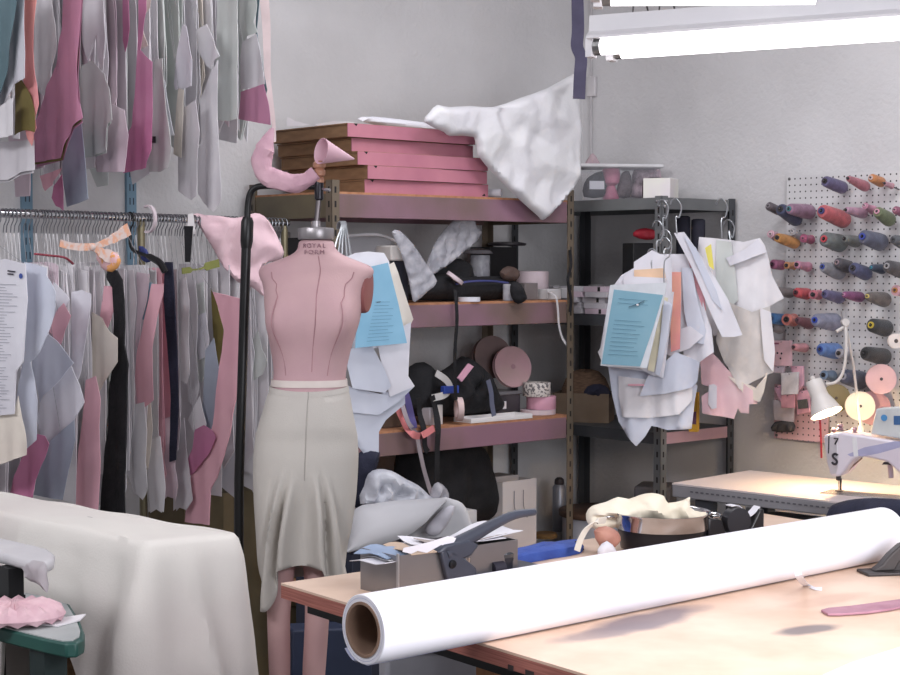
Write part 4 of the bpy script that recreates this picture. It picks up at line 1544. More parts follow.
lump('body', [(400, 300), (410, 284), (425, 276), (444, 274), (470, 277), (500, 276), (512, 281), (516, 292), (514, 299)], SP(455, 300, 0.12), A, blackc, bag, depth=0.055, crump=0.012, seed=5, step=0.014)
MB().tube(spline([SP(456, 284, 0.055), SP(470, 281.5, 0.05), SP(490, 281, 0.05), SP(508, 283, 0.055)], 5), 0.004, 8).build('zip', M('zip_blue', (66, 72, 130), 0.5), bag, smooth=True)
lump('flap', [(430, 282), (438, 262), (452, 258), (468, 262), (472, 280), (452, 286)], SP(450, 275, 0.16), A, blackc, bag, depth=0.03, crump=0.01, seed=9, step=0.014)
def disc(name, c, ax, r, w, mats, lab, cat, hole=0.28, rot=None, group=None):
    """flat spool: two cheeks, a core and a hub hole"""
    c, ax = V(c), V(ax).normalized()
    t = thing(name, lab, cat, c, group)
    MB().lathe(c - ax * w / 2, ax, [(r * hole, 0), (r, 0), (r, 0.003), (r * hole, 0.003), (r * hole, 0)], 36, caps=False).build('cheek', mats[0], t, smooth=True, angle=40)
    MB().lathe(c + ax * (w / 2 - 0.003), ax, [(r * hole, 0), (r, 0), (r, 0.003), (r * hole, 0.003), (r * hole, 0)], 36, caps=False).build('cheek', mats[0], t, smooth=True, angle=40)
    MB().lathe(c - ax * (w / 2 - 0.003), ax, [(r * hole, 0), (r * 0.9, 0), (r * 0.9, w - 0.006), (r * hole, w - 0.006)], 36).build('winding', mats[1], t, smooth=True, angle=40)
    return t


tag(MB().lathe(SP(455, 278, 0.04), A * 0.55 - B * 0.4 + Z * 0.9, [(0.014, -0.007), (0.036, -0.007), (0.036, 0.007), (0.014, 0.007), (0.014, -0.007)], 26, caps=False).build('tape_roll', pinkw, smooth=True), 'small white tape roll tilted on the black belt bag', 'tape roll')
tag(MB().lathe(S(su(470, 0.03), 0.035, zm), Z, [(0.01, 0), (0.042, 0), (0.042, 0.016), (0.01, 0.016), (0.01, 0)], 26, caps=False).build('tape_roll', PW, smooth=True), 'white tape roll lying flat in front of the black belt bag', 'tape roll')
cc = SP(478, 258, 0.22)
tag(MB().lathe(S(su(478, 0.22), 0.22, SP(478, 254, 0.22).z), Z, [(0.055, 0), (0.06, 0.002), (0.05, 0.014), (0.02, 0.022), (0.001, 0.024)], 26).build('dome_cover', M('lid_grey_clear', (176, 172, 178), 0.2, alpha=0.6), smooth=True), 'clear plastic dome lid above the black belt bag', 'lid')
cyl('clear_jar', 472, 488, 255, 0.22, zm + 0.08, clearb, 'clear plastic jar under the dome lid behind the black belt bag', 'jar')
bx('jar_stand', 468, 492, 276, 0.2, 0.09, zm, M('box_black', (30, 29, 32), 0.6), 'low black box under the clear plastic jar', 'box')
tag(lump('brown_cord_bundle', [(500, 272), (508, 266), (518, 270), (516, 280), (504, 280)], SP(508, 274, 0.08), A, M('cord_brown', (84, 66, 60), 0.8), depth=0.02, crump=0.01, seed=4, step=0.01), 'small brown cord bundle lying on the right of the black belt bag', 'cord')
tag(lump('black_pouch', [(511, 284), (518, 282), (524, 292), (525, 300), (518, 304), (512, 298)], SP(518, 296, -0.02), A, blackc, depth=0.022, crump=0.008, seed=6, step=0.01), 'small black pouch hanging over the shelf edge under the brown cord bundle', 'pouch')
cyl('glass_jar', 504, 513, 284, 0.03, zm, clearb, 'tiny glass jar between the black belt bag and the black pouch', 'jar')
tag(lump('clear_bag', [(424, 272), (434, 245), (444, 230), (456, 219), (470, 215), (476, 226), (481, 231), (478, 240), (466, 250), (452, 262), (440, 270), (430, 276)], SP(450, 245, 0.09), A, clearb, depth=0.014, crump=0.012, cs=60, seed=21, step=0.011), 'large tilted clear plastic bag leaning on the middle brown shelf', 'plastic bag')
tag(lump('clear_bag', [(392, 232), (400, 231), (412, 243), (425, 262), (437, 281), (428, 291), (415, 302), (412, 296), (408, 276), (400, 250)], SP(415, 270, -0.02), A, clearb, depth=0.008, crump=0.007, cs=60, seed=22, step=0.011), 'narrow clear plastic bag with a sealed edge, beside the dark navy container', 'plastic bag')
bt = thing('dark_bottle', 'dark navy container with a white cap, behind the papers hung right of the dress form', 'bottle', S(su(398, 0.02), 0.04, zm))
u0, u1 = su(392, 0.02), su(409, 0.02)
MB().obox(S(u0, 0.02, zm), A * (u1 - u0), B * 0.07, Z * (SP(400, 261, 0.02).z - zm)).build('body', M('bottle_navy', (34, 34, 46), 0.5), bt, bevel=0.006)
MB().obox(S(u0 - 0.012, 0.01, SP(400, 261, 0.02).z + 0.0005), A * (u1 - u0 + 0.012), B * 0.09, Z * 0.055).build('cap', M('cap_ivory', (206, 200, 196), 0.6), bt, bevel=0.006)
tub = thing('clear_tub', 'clear plastic tub with a pale rim, at the left of the middle brown shelf', 'tub', S(su(366, 0.16), 0.16, zm))
u0, u1 = su(348, 0.1), su(392, 0.1)
zt_ = SP(368, 236, 0.1).z
MB().obox(S(u0, 0.1, zm), A * (u1 - u0), B * 0.2, Z * (zt_ - zm)).build('body', clearp, tub, bevel=0.01)
MB().tube(spline([S(u0 - 0.005, 0.095, zt_), S(u1 * 0.6 + u0 * 0.4, 0.09, zt_ + 0.006), S(u1, 0.1, zt_ - 0.01), S(u1 + 0.04, 0.08, zt_ - 0.035)], 6), 0.006, 8).build('rim', M('rim_milk', (206, 204, 208), 0.4), tub, smooth=True)
tag(MB().sphere(S((u0 + u1) / 2, 0.19, zm + 0.10), 0.05, 0.05, 0.04).build('pink_ball', M('ball_pink', (206, 150, 156), 0.7), smooth=True), 'rounded dull pink item inside the clear plastic tub', 'ball')
tag(MB().obox(S(u0 + 0.02, 0.13, zm + 0.003), A * (u1 - u0 - 0.04), B * 0.13, Z * 0.055).build('blue_box', M('box_blue_dim', (66, 84, 120), 0.7), bevel=0.003), 'blue box under the pink item inside the clear plastic tub', 'box')
tag(MB().obox(S(0.02, 0.42, zm), A * 0.11, B * 0.06, Z * 0.26).build('dim_box', M('box_grey_dim', (150, 146, 146), 0.8), bevel=0.004), 'greyish white box at the left end of the middle brown shelf, behind the pink fabric', 'box')
tag(MB().obox(S(0.02, 0.2, zm), A * 0.085, B * 0.19, Z * 0.235).build('black_case', M('box_black', (30, 29, 32), 0.6), bevel=0.004), 'black case on the middle brown shelf behind the neck of the dress form', 'case')
mb = MB()
ribbon(mb, spline([SP(455, 290, -0.012), SP(456, 300, -0.03), SP(457, 320, -0.032), SP(455, 350, -0.03), SP(455, 378, -0.02), SP(456, 400, 0.0)], 5), 0.015, A, 0.002)
tag(mb.build('black_strap', blackc, smooth=True), 'black webbing strap hanging from the middle brown shelf down to the pile of straps', 'strap')
tag(MB().tube(spline([SP(570, 250, -0.012), SP(571, 265, -0.022), SP(568, 280, -0.024), SP(571, 300, -0.02), SP(570, 312, -0.015)], 5), 0.006, 8).build('string_loop', blackc, smooth=True), 'black cord loop hanging at the right front post of the brown shelving', 'cord')

# --- lower shelf
zl = ZL + 0.001
o_ = S(su(450, 0.12), 0.14, zl)
tag(lump('strap_heap', [(404, 416), (402, 392), (408, 368), (424, 362), (436, 372), (450, 366), (462, 356), (474, 362), (486, 374), (494, 392), (496, 412)], SP(450, 400, 0.14), A, blackc, depth=0.08, crump=0.03, cs=36, seed=31, step=0.014), 'heap of tangled black straps and pouches on the lower brown shelf', 'heap')
vis = [('black strap end with a split tip hanging over the lower brown shelf', blackc, [(418, 398), (420, 415), (424, 430), (425, 446), (428, 452)], 0.022),
       ('wide black strap hanging below the lower brown shelf beside the grey one', blackc, [(432, 396), (436, 412), (438, 430), (437, 455), (437, 482)], 0.024),
       ('long grey strap hanging from the lower brown shelf to the grey bag below', M('strap_grey', (150, 140, 146), 0.8), [(402, 404), (408, 422), (416, 434), (420, 452), (424, 470), (430, 490), (434, 498)], 0.018),
       ('salmon pink strap slanting over the edge of the lower brown shelf', M('strap_pink', (218, 130, 132), 0.8), [(397, 406), (403, 420), (410, 432), (420, 436), (434, 428)], 0.026),
       ('purple strap beside the white papers on the lower brown shelf', M('strap_purple', (86, 78, 132), 0.8), [(404, 388), (408, 402), (412, 420), (413, 428)], 0.03),
       ('grey-blue ribbon hanging in front of the black straps', M('ribbon_slate', (98, 102, 124), 0.8), [(488, 380), (491, 392), (492, 404), (494, 416)], 0.022)]
for k, (lab, mt, pth, w_) in enumerate(vis):
    mb = MB()
    n_ = len(pth)
    q = [SP(x, y, (-0.03 if y > 420 else 0.03) - 0.004 * k) for x, y in pth]
    ribbon(mb, spline(q, 5), w_, A + Z * 0.2, 0.002)
    tag(mb.build('hanging_strap', mt, smooth=True), lab, 'strap', 'straps over the lower brown shelf')
wb2 = MB()
ribbon(wb2, spline([SP(436, 373, 0.035), SP(446, 380, 0.03), SP(450, 388, 0.028), SP(444, 395, 0.028), SP(432, 398, 0.03)], 5), 0.026, Z * 0.5 + A * 0.6, 0.003)
tag(wb2.build('white_belt', M('belt_white', (206, 202, 200), 0.7), smooth=True), 'bent white belt lying on the heap of black straps', 'belt')
mb = MB().obox(SP(444, 394, 0.02), A * 0.075, B * 0.02, Z * 0.028)
tag(mb.build('blue_tape_box', M('tape_blue', (44, 70, 160), 0.6), bevel=0.002), 'small bright blue box on the heap of black straps', 'box')
pt = [SP(x, y, 0.02) for x, y in ((458, 378), (469, 363.5), (474, 366.5), (462, 382))]
tag(MB().prism(pt, B * 0.008).build('pink_tag', M('tag_pink', (226, 170, 192), 0.7), bevel=0.001), 'tilted pink tag sticking up from the heap of black straps', 'tag')
tag(MB().lathe(SP(459, 409, 0.02), A * 0.9 - B * 0.5, [(0.03, -0.011), (0.044, -0.011), (0.044, 0.011), (0.03, 0.011), (0.03, -0.011)], 26, caps=False).build('tape_roll', M('roll_blush', (222, 196, 194), 0.7), smooth=True), 'blush pink tape roll standing on edge below the small blue box', 'tape roll')
for k, (x0, x1, yt, c_, lab) in enumerate(((430, 437, 408, (196, 190, 196), 'pale lilac little box among the black straps'), (438, 444, 405, (214, 208, 206), 'off-white little box among the black straps'))):
    bx('little_box', x0, x1, yt, 0.045, 0.05, zl, M('lb%d' % k, c_, 0.7), lab, 'box', tw=0.2)
bx('brown_carton', 383, 402, 400, 0.08, 0.14, zl, M('carton_brown_dim', (92, 72, 60), 0.9), 'dark brown carton at the left of the lower brown shelf, behind the white papers', 'carton')
# clear bin with label, spools leaning on it
u0, u1 = su(488, 0.16), su(521, 0.16)
zb_ = SP(505, 392, 0.16).z
bn = thing('clear_bin', 'smoky clear plastic bin with a white label, below the pink spool', 'bin', S((u0 + u1) / 2, 0.25, zl))
MB().obox(S(u0, 0.16, zl), A * (u1 - u0), B * 0.17, Z * (zb_ - zl)).build('body', M('bin_smoke', (74, 72, 78), 0.3, c2=(56, 54, 60), scale=14), bn, bevel=0.006)
MB().obox(S(u0 - 0.004, 0.155, zb_ - 0.012), A * (u1 - u0 + 0.008), B * 0.18, Z * 0.013).build('rim', M('rim_smoke', (120, 118, 122), 0.35), bn, bevel=0.003)
MB().obox(S(u0 + 0.05, 0.158, zl + 0.026), A * 0.048, B * 0.0015, Z * 0.03).build('label', PG, bn)
sp_ax = (-B * 0.93 - A * 0.25 + Z * 0.22)
disc('ribbon_spool', SP(512, 367, 0.2), sp_ax, 0.083, 0.02, (M('spool_pink', (196, 154, 162), 0.6, c2=(180, 150, 148)), M('spool_wind', (180, 140, 150), 0.8)), 'pink round ribbon spool leaning on the smoky clear bin', 'spool', hole=0.12)
disc('ribbon_spool', SP(492, 357, 0.3), sp_ax, 0.085, 0.03, (M('spool_brown', (126, 104, 102), 0.7, c2=(110, 92, 90)), M('spool_wind_b', (100, 84, 82), 0.8)), 'brown round ribbon spool behind the pink one', 'spool', hole=0.12)
# tape stack
vv = 0.12
zc_ = zl
for px0, px1, yt, mt, lab in ((524, 552, 409, pinkw, 'wide pinkish white tape roll at the bottom of the three-roll stack'),
                              (530, 553, 396, M('roll_pink', (226, 168, 188), 0.7), 'pink tape roll in the middle of the three-roll stack'),
                              (526, 548, 382, M('roll_print', (214, 206, 200), 0.7, c2=(110, 104, 106), scale=90, contrast=(0.5, 0.56)), 'printed white tape roll on top of the three-roll stack')):
    u0, u1 = su(px0, vv), su(px1, vv)
    h = SP(540, yt, vv).z - zc_
    tag(MB().lathe(S((u0 + u1) / 2, vv, zc_), Z, [((u1 - u0) / 2 * a, h * b) for a, b in [(0.55, 0.0), (0.9, 0), (0.92, 0.03), (0.92, 0.97), (0.9, 1.0), (0.55, 1.0), (0.55, 0.0)]], 32, caps=False).build('tape_roll', mt, smooth=True, angle=50), lab, 'tape roll', 'stack of three tape rolls')
    zc_ += h + 0.0005
trv = [S(su(472, 0.0), 0.005, zl), S(su(534, 0.0), 0.005, zl)]
ty = thing('white_tray', 'shallow white plastic tray at the front of the lower brown shelf', 'tray', trv[0])
ud = trv[1] - trv[0]
MB().obox(trv[0], ud, B * 0.1, Z * 0.004).build('base', whitem, ty, bevel=0.001)
for q0, q1, w_ in ((trv[0], ud, B * 0.006), (trv[0] + B * 0.094, ud, B * 0.006), (trv[0] + B * 0.006, A * 0.006, B * 0.088), (trv[0] + ud - A * 0.006 + B * 0.006, A * 0.006, B * 0.088)):
    MB().obox(q0 + Z * 0.004, q1, w_, Z * 0.014).build('side', whitem, ty, bevel=0.002)
tag(lump('red_clip', [(484, 419), (490, 417), (497, 418), (496, 421), (486, 421)], SP(490, 420, 0.05) + Z * 0.004, A, M('clip_red', (176, 72, 76), 0.5), depth=0.006, crump=0.002, step=0.008), 'small red clip lying in the shallow white tray', 'clip')

# --- bottom shelf
zb0 = ZB + 0.001
tag(lump('black_sack', [(392, 520), (396, 470), (402, 448), (420, 440), (450, 436), (474, 442), (482, 452), (486, 468), (488, 520)], SP(440, 490, 0.2), A, blackc, depth=0.11, crump=0.02, cs=20, seed=41, step=0.02), 'large dark sack filling the bottom of the brown shelving', 'sack')
wbg = thing('white_paper_bag', 'white paper carrier bag with cord handles, standing on the bottom brown shelf', 'paper bag', S(su(516, 0.1), 0.14, zb0))
u0, u1 = su(503, 0.08), su(537, 0.08)
zt_ = SP(520, 480, 0.08).z
bagm = M('bag_white', (206, 198, 196), 0.75, c2=(194, 186, 186), scale=4)
cw = 0.0015
MB().obox(S(u0, 0.08, zb0), A * (u1 - u0), B * cw, Z * (zt_ - zb0)).build('front', bagm, wbg)
MB().obox(S(u0, 0.18, zb0), A * (u1 - u0), B * cw, Z * (zt_ - zb0 + 0.004)).build('rear', bagm, wbg)
for uu in (u0, u1 - cw):
    MB().obox(S(uu, 0.08 + cw, zb0), A * cw, B * (0.1 - cw), Z * (zt_ - zb0 - 0.004)).build('gusset', bagm, wbg)
MB().obox(S(u0 + cw, 0.08 + cw, zb0), A * (u1 - u0 - 2 * cw), B * (0.1 - cw), Z * cw).build('bottom', bagm, wbg)
um = (u0 + u1) / 2
for off in (-0.02, 0.03):
    MB().tube(spline([S(um + off - 0.012, 0.077, zt_ - 0.04), S(um + off - 0.014, 0.074, zt_ - 0.10), S(um + off, 0.074, zt_ - 0.14), S(um + off + 0.006, 0.074, zt_ - 0.15)], 4), 0.002, 6).build('cord_handle', M('handle_grey', (150, 146, 150), 0.8), wbg, smooth=True)
u0 = su(494, 0.2)
tag(MB().obox(S(su(493, 0.19), 0.19, zb0), A * 0.12, B * 0.09, Z * 0.30).build('grey_carrier', M('carrier_grey', (176, 168, 168), 0.8), bevel=0.003), 'grey-white carrier bag just behind the white paper bag', 'paper bag')
can = thing('spray_can', 'slim grey spray can with a dark cap, behind the white paper bag', 'spray can', S(su(560, 0.4), 0.4, zb0))
cpos = S(su(560, 0.38), 0.38, zb0)
hc = SP(560, 487, 0.38).z - zb0
MB().lathe(cpos, Z, [(0.027, 0), (0.029, 0.004), (0.029, hc), (0.022, hc + 0.012)], 24).build('can', M('can_grey', (150, 150, 158), 0.35, metal=0.3), can, smooth=True)
MB().lathe(cpos + Z * (hc + 0.012), Z, [(0.02, 0), (0.022, 0.004), (0.02, 0.022), (0.01, 0.03)], 20).build('cap', M('can_cap', (66, 58, 60), 0.4), can, smooth=True)
tag(MB().lathe(S(su(546, 0.3), 0.3, zb0), Z, [(0.05, 0), (0.052, 0.01), (0.045, 0.02), (0.001, 0.02)], 24).build('wooden_disc', M('disc_wood', (150, 114, 70), 0.7), smooth=True), 'small wooden disc lying between the white paper bag and the spray can', 'disc')
tag(MB().obox(S(su(455, 0.0), 0.02, zb0), A * 0.13, B * 0.06, Z * (SP(468, 512, 0.0).z - zb0)).build('white_box', M('box_white_dim', (206, 204, 206), 0.7), bevel=0.003), 'white box with a flat lid on the bottom brown shelf next to the dark sack', 'box')

# --- low stack in front of the shelving: storage box, grey foam sheet, plastic bag
bo = P(414, 545, 5.02)
bxo = h2(P(352, 500, 5.0).x, 5.0)
stg = tag(MB().obox(bxo, A * 0.42, B * 0.3, Z * 0.60).build('storage_box', M('box_navy', (44, 48, 66), 0.7), bevel=0.004), 'dark navy storage box on the floor under the grey foam sheet', 'box')
foam = M('foam_grey', (200, 200, 204), 0.85, c2=(188, 188, 192), scale=4)
fo_ = P(410, 545, 4.98)
mb = MB()
fl = [[(345, 549), (346, 530), (350, 512), (362, 505), (390, 501), (420, 499), (440, 498), (447, 499)], ]
rings = []
bot = [(348, 552), (360, 549), (378, 545), (396, 540), (412, 533), (426, 522), (436, 511), (447, 500)]
N_ = len(bot)
for i in range(N_):
    a_ = fl[0][min(i, len(fl[0]) - 1)]
    f0 = P(bot[i][0], bot[i][1], 4.97 + 0.03 * i / N_)
    f1 = P(a_[0] + 0.0, a_[1], 5.12 + 0.04 * i / N_)
    row = []
    for k in range(7):
        t = k / 6
        p = f0 * (1 - t) + f1 * t + V((0, -0.05 * sin(pi * t), 0.01 * sin(pi * t)))
        row.append(p)
    rings.append(row)
mb.loft([r + [p + V((0, 0.006, -0.003)) for p in reversed(r)] for r in rings])
fs = thing('foam_sheet', 'large pale grey foam sheet curling up behind the steel tray of papers', 'sheet', h2(fo_.x, fo_.y, 0.62))
mb.build('front_curl', foam, fs, smooth=True, angle=70)
back_ = [(440, 498), (452, 499), (462, 503), (468, 512), (472, 524), (480, 531), (475, 545), (440, 552), (410, 552), (405, 538), (430, 516)]
lump('back_curl', back_, P(440, 530, 5.16), V((0.97, 0.24, 0)), foam, fs, depth=0.012, crump=0.002, seed=3, step=0.02)
tag(lump('white_scrap', [(425, 530), (432, 520), (444, 508), (455, 506), (450, 520), (440, 534), (430, 536)], P(440, 520, 5.08), V((0.97, 0.24, 0)), M('scrap_white', (212, 210, 220), 0.7), depth=0.014, crump=0.008, seed=8, step=0.012), 'white paper scrap tucked under the curl of the grey foam sheet', 'paper')
tag(lump('milky_bag', [(360, 504), (364, 486), (368, 474), (378, 469), (392, 471), (406, 479), (418, 485), (428, 494), (434, 503), (400, 508)], P(395, 500, 5.2), V((0.95, 0.3, 0)), milk, depth=0.035, crump=0.04, cs=45, seed=51, step=0.011), 'milky crumpled plastic bag behind the grey foam sheet', 'plastic bag')
tag(lump('plastic_scrap', [(430, 500), (432, 488), (438, 482), (447, 489), (449, 498), (442, 503)], P(440, 495, 5.26), V((0.95, 0.3, 0)), clearb, depth=0.025, crump=0.03, cs=30, seed=53, step=0.008), 'small crumpled clear plastic scrap at the end of the grey strap', 'plastic')
tag(lump('dark_garment', [(352, 505), (352, 470), (356, 456), (366, 450), (380, 452), (376, 470), (372, 490), (362, 505)], P(365, 480, 5.3), V((0.95, 0.3, 0)), navyc, depth=0.03, crump=0.015, seed=55, step=0.014), 'dark navy cloth hanging below the white papers right of the dress form', 'garment')
bk_ = h2(P(425, 660, 2.95).x, 2.95)
bkt = thing('grey_bin', 'pale grey plastic bin on the floor under the cutting table', 'bin', bk_)
bn_ = h2(P(478, 660, 3.0).x, 3.0)
mb = MB()
w0 = P(385, 655, 3.0)
MB().obox(h2(w0.x, 3.0), V((0.19, 0.02, 0)), V((-0.02, 0.19, 0)), Z * 0.775).build('body', M('bin_pale', (150, 150, 158), 0.6), bkt, bevel=0.01)
MB().obox(h2(w0.x - 0.006, 2.992, 0.7755), V((0.202, 0.021, 0)), V((-0.021, 0.204, 0)), Z * 0.012).build('rim', M('bin_pale', (150, 150, 158), 0.6), bkt, bevel=0.004)
w1 = P(495, 660, 3.1)
tag(MB().obox(h2(w1.x, 3.15), V((0.3, 0.1, 0)), V((-0.07, 0.2, 0)), Z * 0.77).build('blue_grey_box', M('box_bluegrey', (96, 106, 122), 0.6), bevel=0.006), 'blue-grey box on the floor beneath the near edge of the cutting table', 'box')
w2 = P(330, 650, 4.75)
tag(MB().obox(h2(w2.x - 0.12, 4.82), V((0.24, 0.04, 0)), V((-0.03, 0.1, 0)), Z * 0.4).build('navy_case', M('case_navy', (38, 48, 74), 0.6), bevel=0.006), 'dark navy case on the floor behind the legs of the dress form', 'case')

# --- papers hung from the shelving post right of the dress form
hp0 = P(341, 223, 5.45)
fan = thing('hanging_paper_bundle', 'white papers on wire hooks, hung from the shelving post beside the dress form', 'papers', hp0)
for k, (x1, y1) in enumerate(((333, 256), (338, 258), (342, 257), (347, 258), (351, 256))):
    x0 = 339 + k * 1.2
    pts = [P(x0 - 1.5, 229, 5.46), P(x0 - 1.0, 223.5, 5.45), P(x0 + 1.5, 222, 5.44), P(x0 + 2.5, 227, 5.43), P((x0 + x1) / 2 + 1, 240, 5.40), P(x1, y1, 5.36)]
    MB().tube(spline(pts, 5), 0.0035, 6).build('wire_hook', wire, fan, smooth=True)
uA = V((0.97, 0.24, 0)).normalized()
lay = [('sheet', [(346, 257), (355, 253), (368, 251.5), (384, 253), (389, 262), (396, 345), (352, 352)], PW, 5.30), ('sheet', [(343, 349), (372, 346), (384, 368), (391, 386), (385, 393), (352, 388)], PB, 5.265),
       ('sheet', [(378, 345), (396, 330), (411, 322), (409, 350), (408, 376), (414, 386), (390, 397), (383, 372)], PW, 5.275), ('sheet', [(348, 386), (380, 394), (412, 383), (414, 387), (398, 402), (378, 415), (350, 412)], PB, 5.285),
       ('sheet', [(350, 408), (384, 412), (405, 392), (405, 404), (386, 420), (379, 432), (379, 453), (366, 456), (352, 440)], PB, 5.295)]
for i, (nm, pts, mt, Y) in enumerate(lay):
    sheet(nm, pts, P(370, 300, Y), uA, mt, fan, th=0.003, amp=0.006, seed=i + 60, step=0.02)
tag(sheet('hanging_cloth_piece', [(386, 266), (394, 262), (398, 272), (404, 290), (413, 319), (410, 326), (398, 338), (393, 312), (389, 290)], P(400, 300, 5.33), uA, PC, th=0.004, amp=0.012, freq=30, seed=71, step=0.015), 'off-white cloth piece hanging behind the blue sheet right of the dress form', 'cloth')


def print_lines(parent, pts4, rows, mat, cols=1, h=0.0012, rnd=None, front=0.0012, skip=()):
    """rows of printed lines laid on a quad given as four world points tl,tr,br,bl"""
    tl, tr, br, bl_ = pts4
    n = (tr - tl).cross(bl_ - tl).normalized()
    if n.y > 0:
        n = -n
    rnd = rnd or RND
    mb = MB()
    for r in range(rows):
        if r in skip:
            continue
        t = (r + 0.5) / rows
        a0, a1 = tl.lerp(bl_, t), tr.lerp(br, t)
        d = (bl_ - tl).normalized() * h
        for c in range(cols):
            f0, f1 = (c + 0.06) / cols, (c + rnd.uniform(0.6, 0.95)) / cols
            p, q = a0.lerp(a1, f0) + n * front, a0.lerp(a1, f1) + n * front
            mb.box8([p, q, q + d, p + d, p + n * 0.0002, q + n * 0.0002, q + d + n * 0.0002, p + d + n * 0.0002])
    return mb.build('print', mat, parent)


o5 = P(380, 310, 5.235)
nb_ = uA.cross(Z)
bs = thing('hanging_blue_sheet', 'light blue printed sheet hanging at the right shoulder of the dress form', 'paper', P(375, 266, 5.235))
bp = [(361, 269), (388, 262.5), (398, 302), (407, 343), (355, 348)]
sheet('sheet', bp, o5, uA, M('sheet_sky', (142, 190, 216), 0.75, c2=(130, 180, 208)), bs, th=0.002, amp=0.0008, seed=72, step=0.03)
inkb = M('ink_blue', (92, 136, 164), 0.8)
hp_ = [hit(x, y, o5, uA.cross(Z)) for x, y in ((374, 300), (396, 300), (403, 340), (364, 343))]
print_lines(bs, hp_, 12, inkb, 1, 0.0012, front=0.0035)
hp_ = [hit(x, y, o5, uA.cross(Z)) for x, y in ((376, 301), (382, 300.5), (382, 302), (376, 302.5))]
print_lines(bs, hp_, 1, ink, 1, 0.003, front=0.0035)
# ------------------------------------------------------------------ lower clothes rail with its crowd of hanging pattern bundles
RA = V((0.588, 0.809, 0)).normalized()
ra0 = P(0, 213.5, 4.7)
RZ = ra0.z
RU = V((RA.y, -RA.x, 0))            # across the rail, towards the right and the camera


def rail_at(px):
    """point on the lower rail seen in pixel column px"""
    n = V((RA.y, -RA.x, 0))
    p = hit(px, 215, ra0, n)
    return V((p.x, p.y, RZ))


re0, re1 = rail_at(-45), rail_at(288)
rail = thing('clothes_rail', 'chrome clothes rail on uprights, crowded with hooks, in front of the back wall', 'clothes rail', h2(re0.x, re0.y))
MB().tube([re0, re1], 0.0125, 12).build('rail_tube', chrome, rail, smooth=True)
for q in (re0 + RA * 0.02, rail_at(141), re1 - RA * 0.02):
    MB().tube([h2(q.x, q.y, 0.06), q - Z * 0.012], 0.0125, 10).build('upright', M('rail_olive', (120, 112, 88), 0.4, metal=0.5), rail, smooth=True)
    fw = 0.25 if q.x < -0.9 else 0.04
    MB().tube([h2(q.x, q.y, 0.03) - RU * fw, h2(q.x, q.y, 0.03) + RU * fw], 0.015, 10).build('foot', MATS['rail_olive'], rail, smooth=True)


def hook(q, u, n, parent, drop, mat, gap=0.012, r=0.0017, rail_r=0.0125, cords=True, zc=None):
    """wire hook over the rail at q, cord down to the bundle's top edge"""
    R = rail_r + r + 0.0006
    pts = [q + u * (R * cos(a)) + Z * (R * sin(a)) for a in [radians(200 - 20 * k) for k in range(11)]]
    pts += [q + u * R * 0.9 - Z * 0.02, q + u * 0.003 - Z * 0.035, q - Z * 0.055]
    h = MB().tube(pts, r, 5).build('hook', mat, parent, smooth=True)
    if cords:
        mb = MB()
        z0 = q - Z * 0.055
        mb.tube([z0, q + u * gap - Z * drop], 0.0012, 4)
        mb.build('cord', M('cord_white', (222, 220, 222), 0.7), parent)
        MB().tube([z0 - n * 0.002, q - u * gap - n * 0.002 - Z * drop], 0.0012, 4).build('cord', MATS['cord_white'], parent)
    return h


def rand_outline(rn, wl, wr, top, L):
    """pattern piece outline in local (s,t): hangs from t=-top down to about t=-top-L"""
    s = rn.random()
    b = -top - L
    pts = [(-wl * rn.uniform(0.5, 1), -top - rn.uniform(0, 0.012)), (0, -top), (wr * rn.uniform(0.6, 0.95), -top - rn.uniform(0, 0.012))]
    m1 = -top - L * rn.uniform(0.2, 0.45)
    m2 = -top - L * rn.uniform(0.55, 0.85)
    pts.append((wr * rn.uniform(0.75, 1.0), m1))
    pts.append((wr * rn.uniform(0.8, 1.12), m2))
    if s < 0.4:
        pts += [(wr * rn.uniform(0.6, 1.0), b + rn.uniform(0, 0.04)), (-wl * rn.uniform(0.3, 1), b + rn.uniform(0, 0.05))]
    elif s < 0.7:
        pts += [(wr * rn.uniform(0.5, 0.9), b), (wr * 0.1, b + rn.uniform(0.0, 0.05)), (-wl * 0.8, b + rn.uniform(0.03, 0.1))]
    else:
        pts += [(wr * rn.uniform(0.9, 1.1), b + 0.06), (wr * rn.uniform(0.3, 0.6), b), (-wl, b + rn.uniform(0.05, 0.12))]
    pts.append((-wl * rn.uniform(0.8, 1.1), m2))
    pts.append((-wl * rn.uniform(0.7, 1.0), m1))
    return pts


TONES = [(PG, 'grey'), (PD, 'dull grey'), (PG, 'grey'), (PW, 'white'), (PM, 'mauve-white'), (PGG, 'greenish grey'), (PC, 'cream'), (PG, 'grey'), (PD, 'dull grey'), (PK, 'pink')]
M('cord_grey', (150, 148, 152), 0.8)
hookm = M('hook_steel', (140, 142, 146), 0.3, metal=0.9)


def zone_low(px):
    if px < 104:
        return 'left of the black hanging piece'
    if px < 163:
        return 'between the black piece and the navy one'
    if px < 204:
        return 'between the navy piece and the long pink'
    return 'beside the black stand, past the long pink'


def filler(q, u, n, rn, L, wl, wr, tone, lab, group, top, rail_r=0.0125, hk=None, r=0.0017):
    t = thing('hanging_pattern', lab, 'pattern', q - Z * (top + L * 0.5), group)
    hook(q, u, n, t, top + 0.01, hk or hookm, rail_r=rail_r, r=r)
    for k in range(2):
        ll = L * (1 if k == 0 else rn.uniform(0.8, 1.02))
        sheet('sheet', rand_outline(rn, wl, wr * (1 if k == 0 else rn.uniform(0.8, 1.05)), top, ll), q + n * (0.001 + 0.0045 * k), u, tone, t, th=0.0014 + 0.002 * rn.random(), amp=0.0025, seed=rn.randint(1, 9999), freq=rn.uniform(40, 90), step=0.03, local=True)
    return t


USED, USED2 = [], []


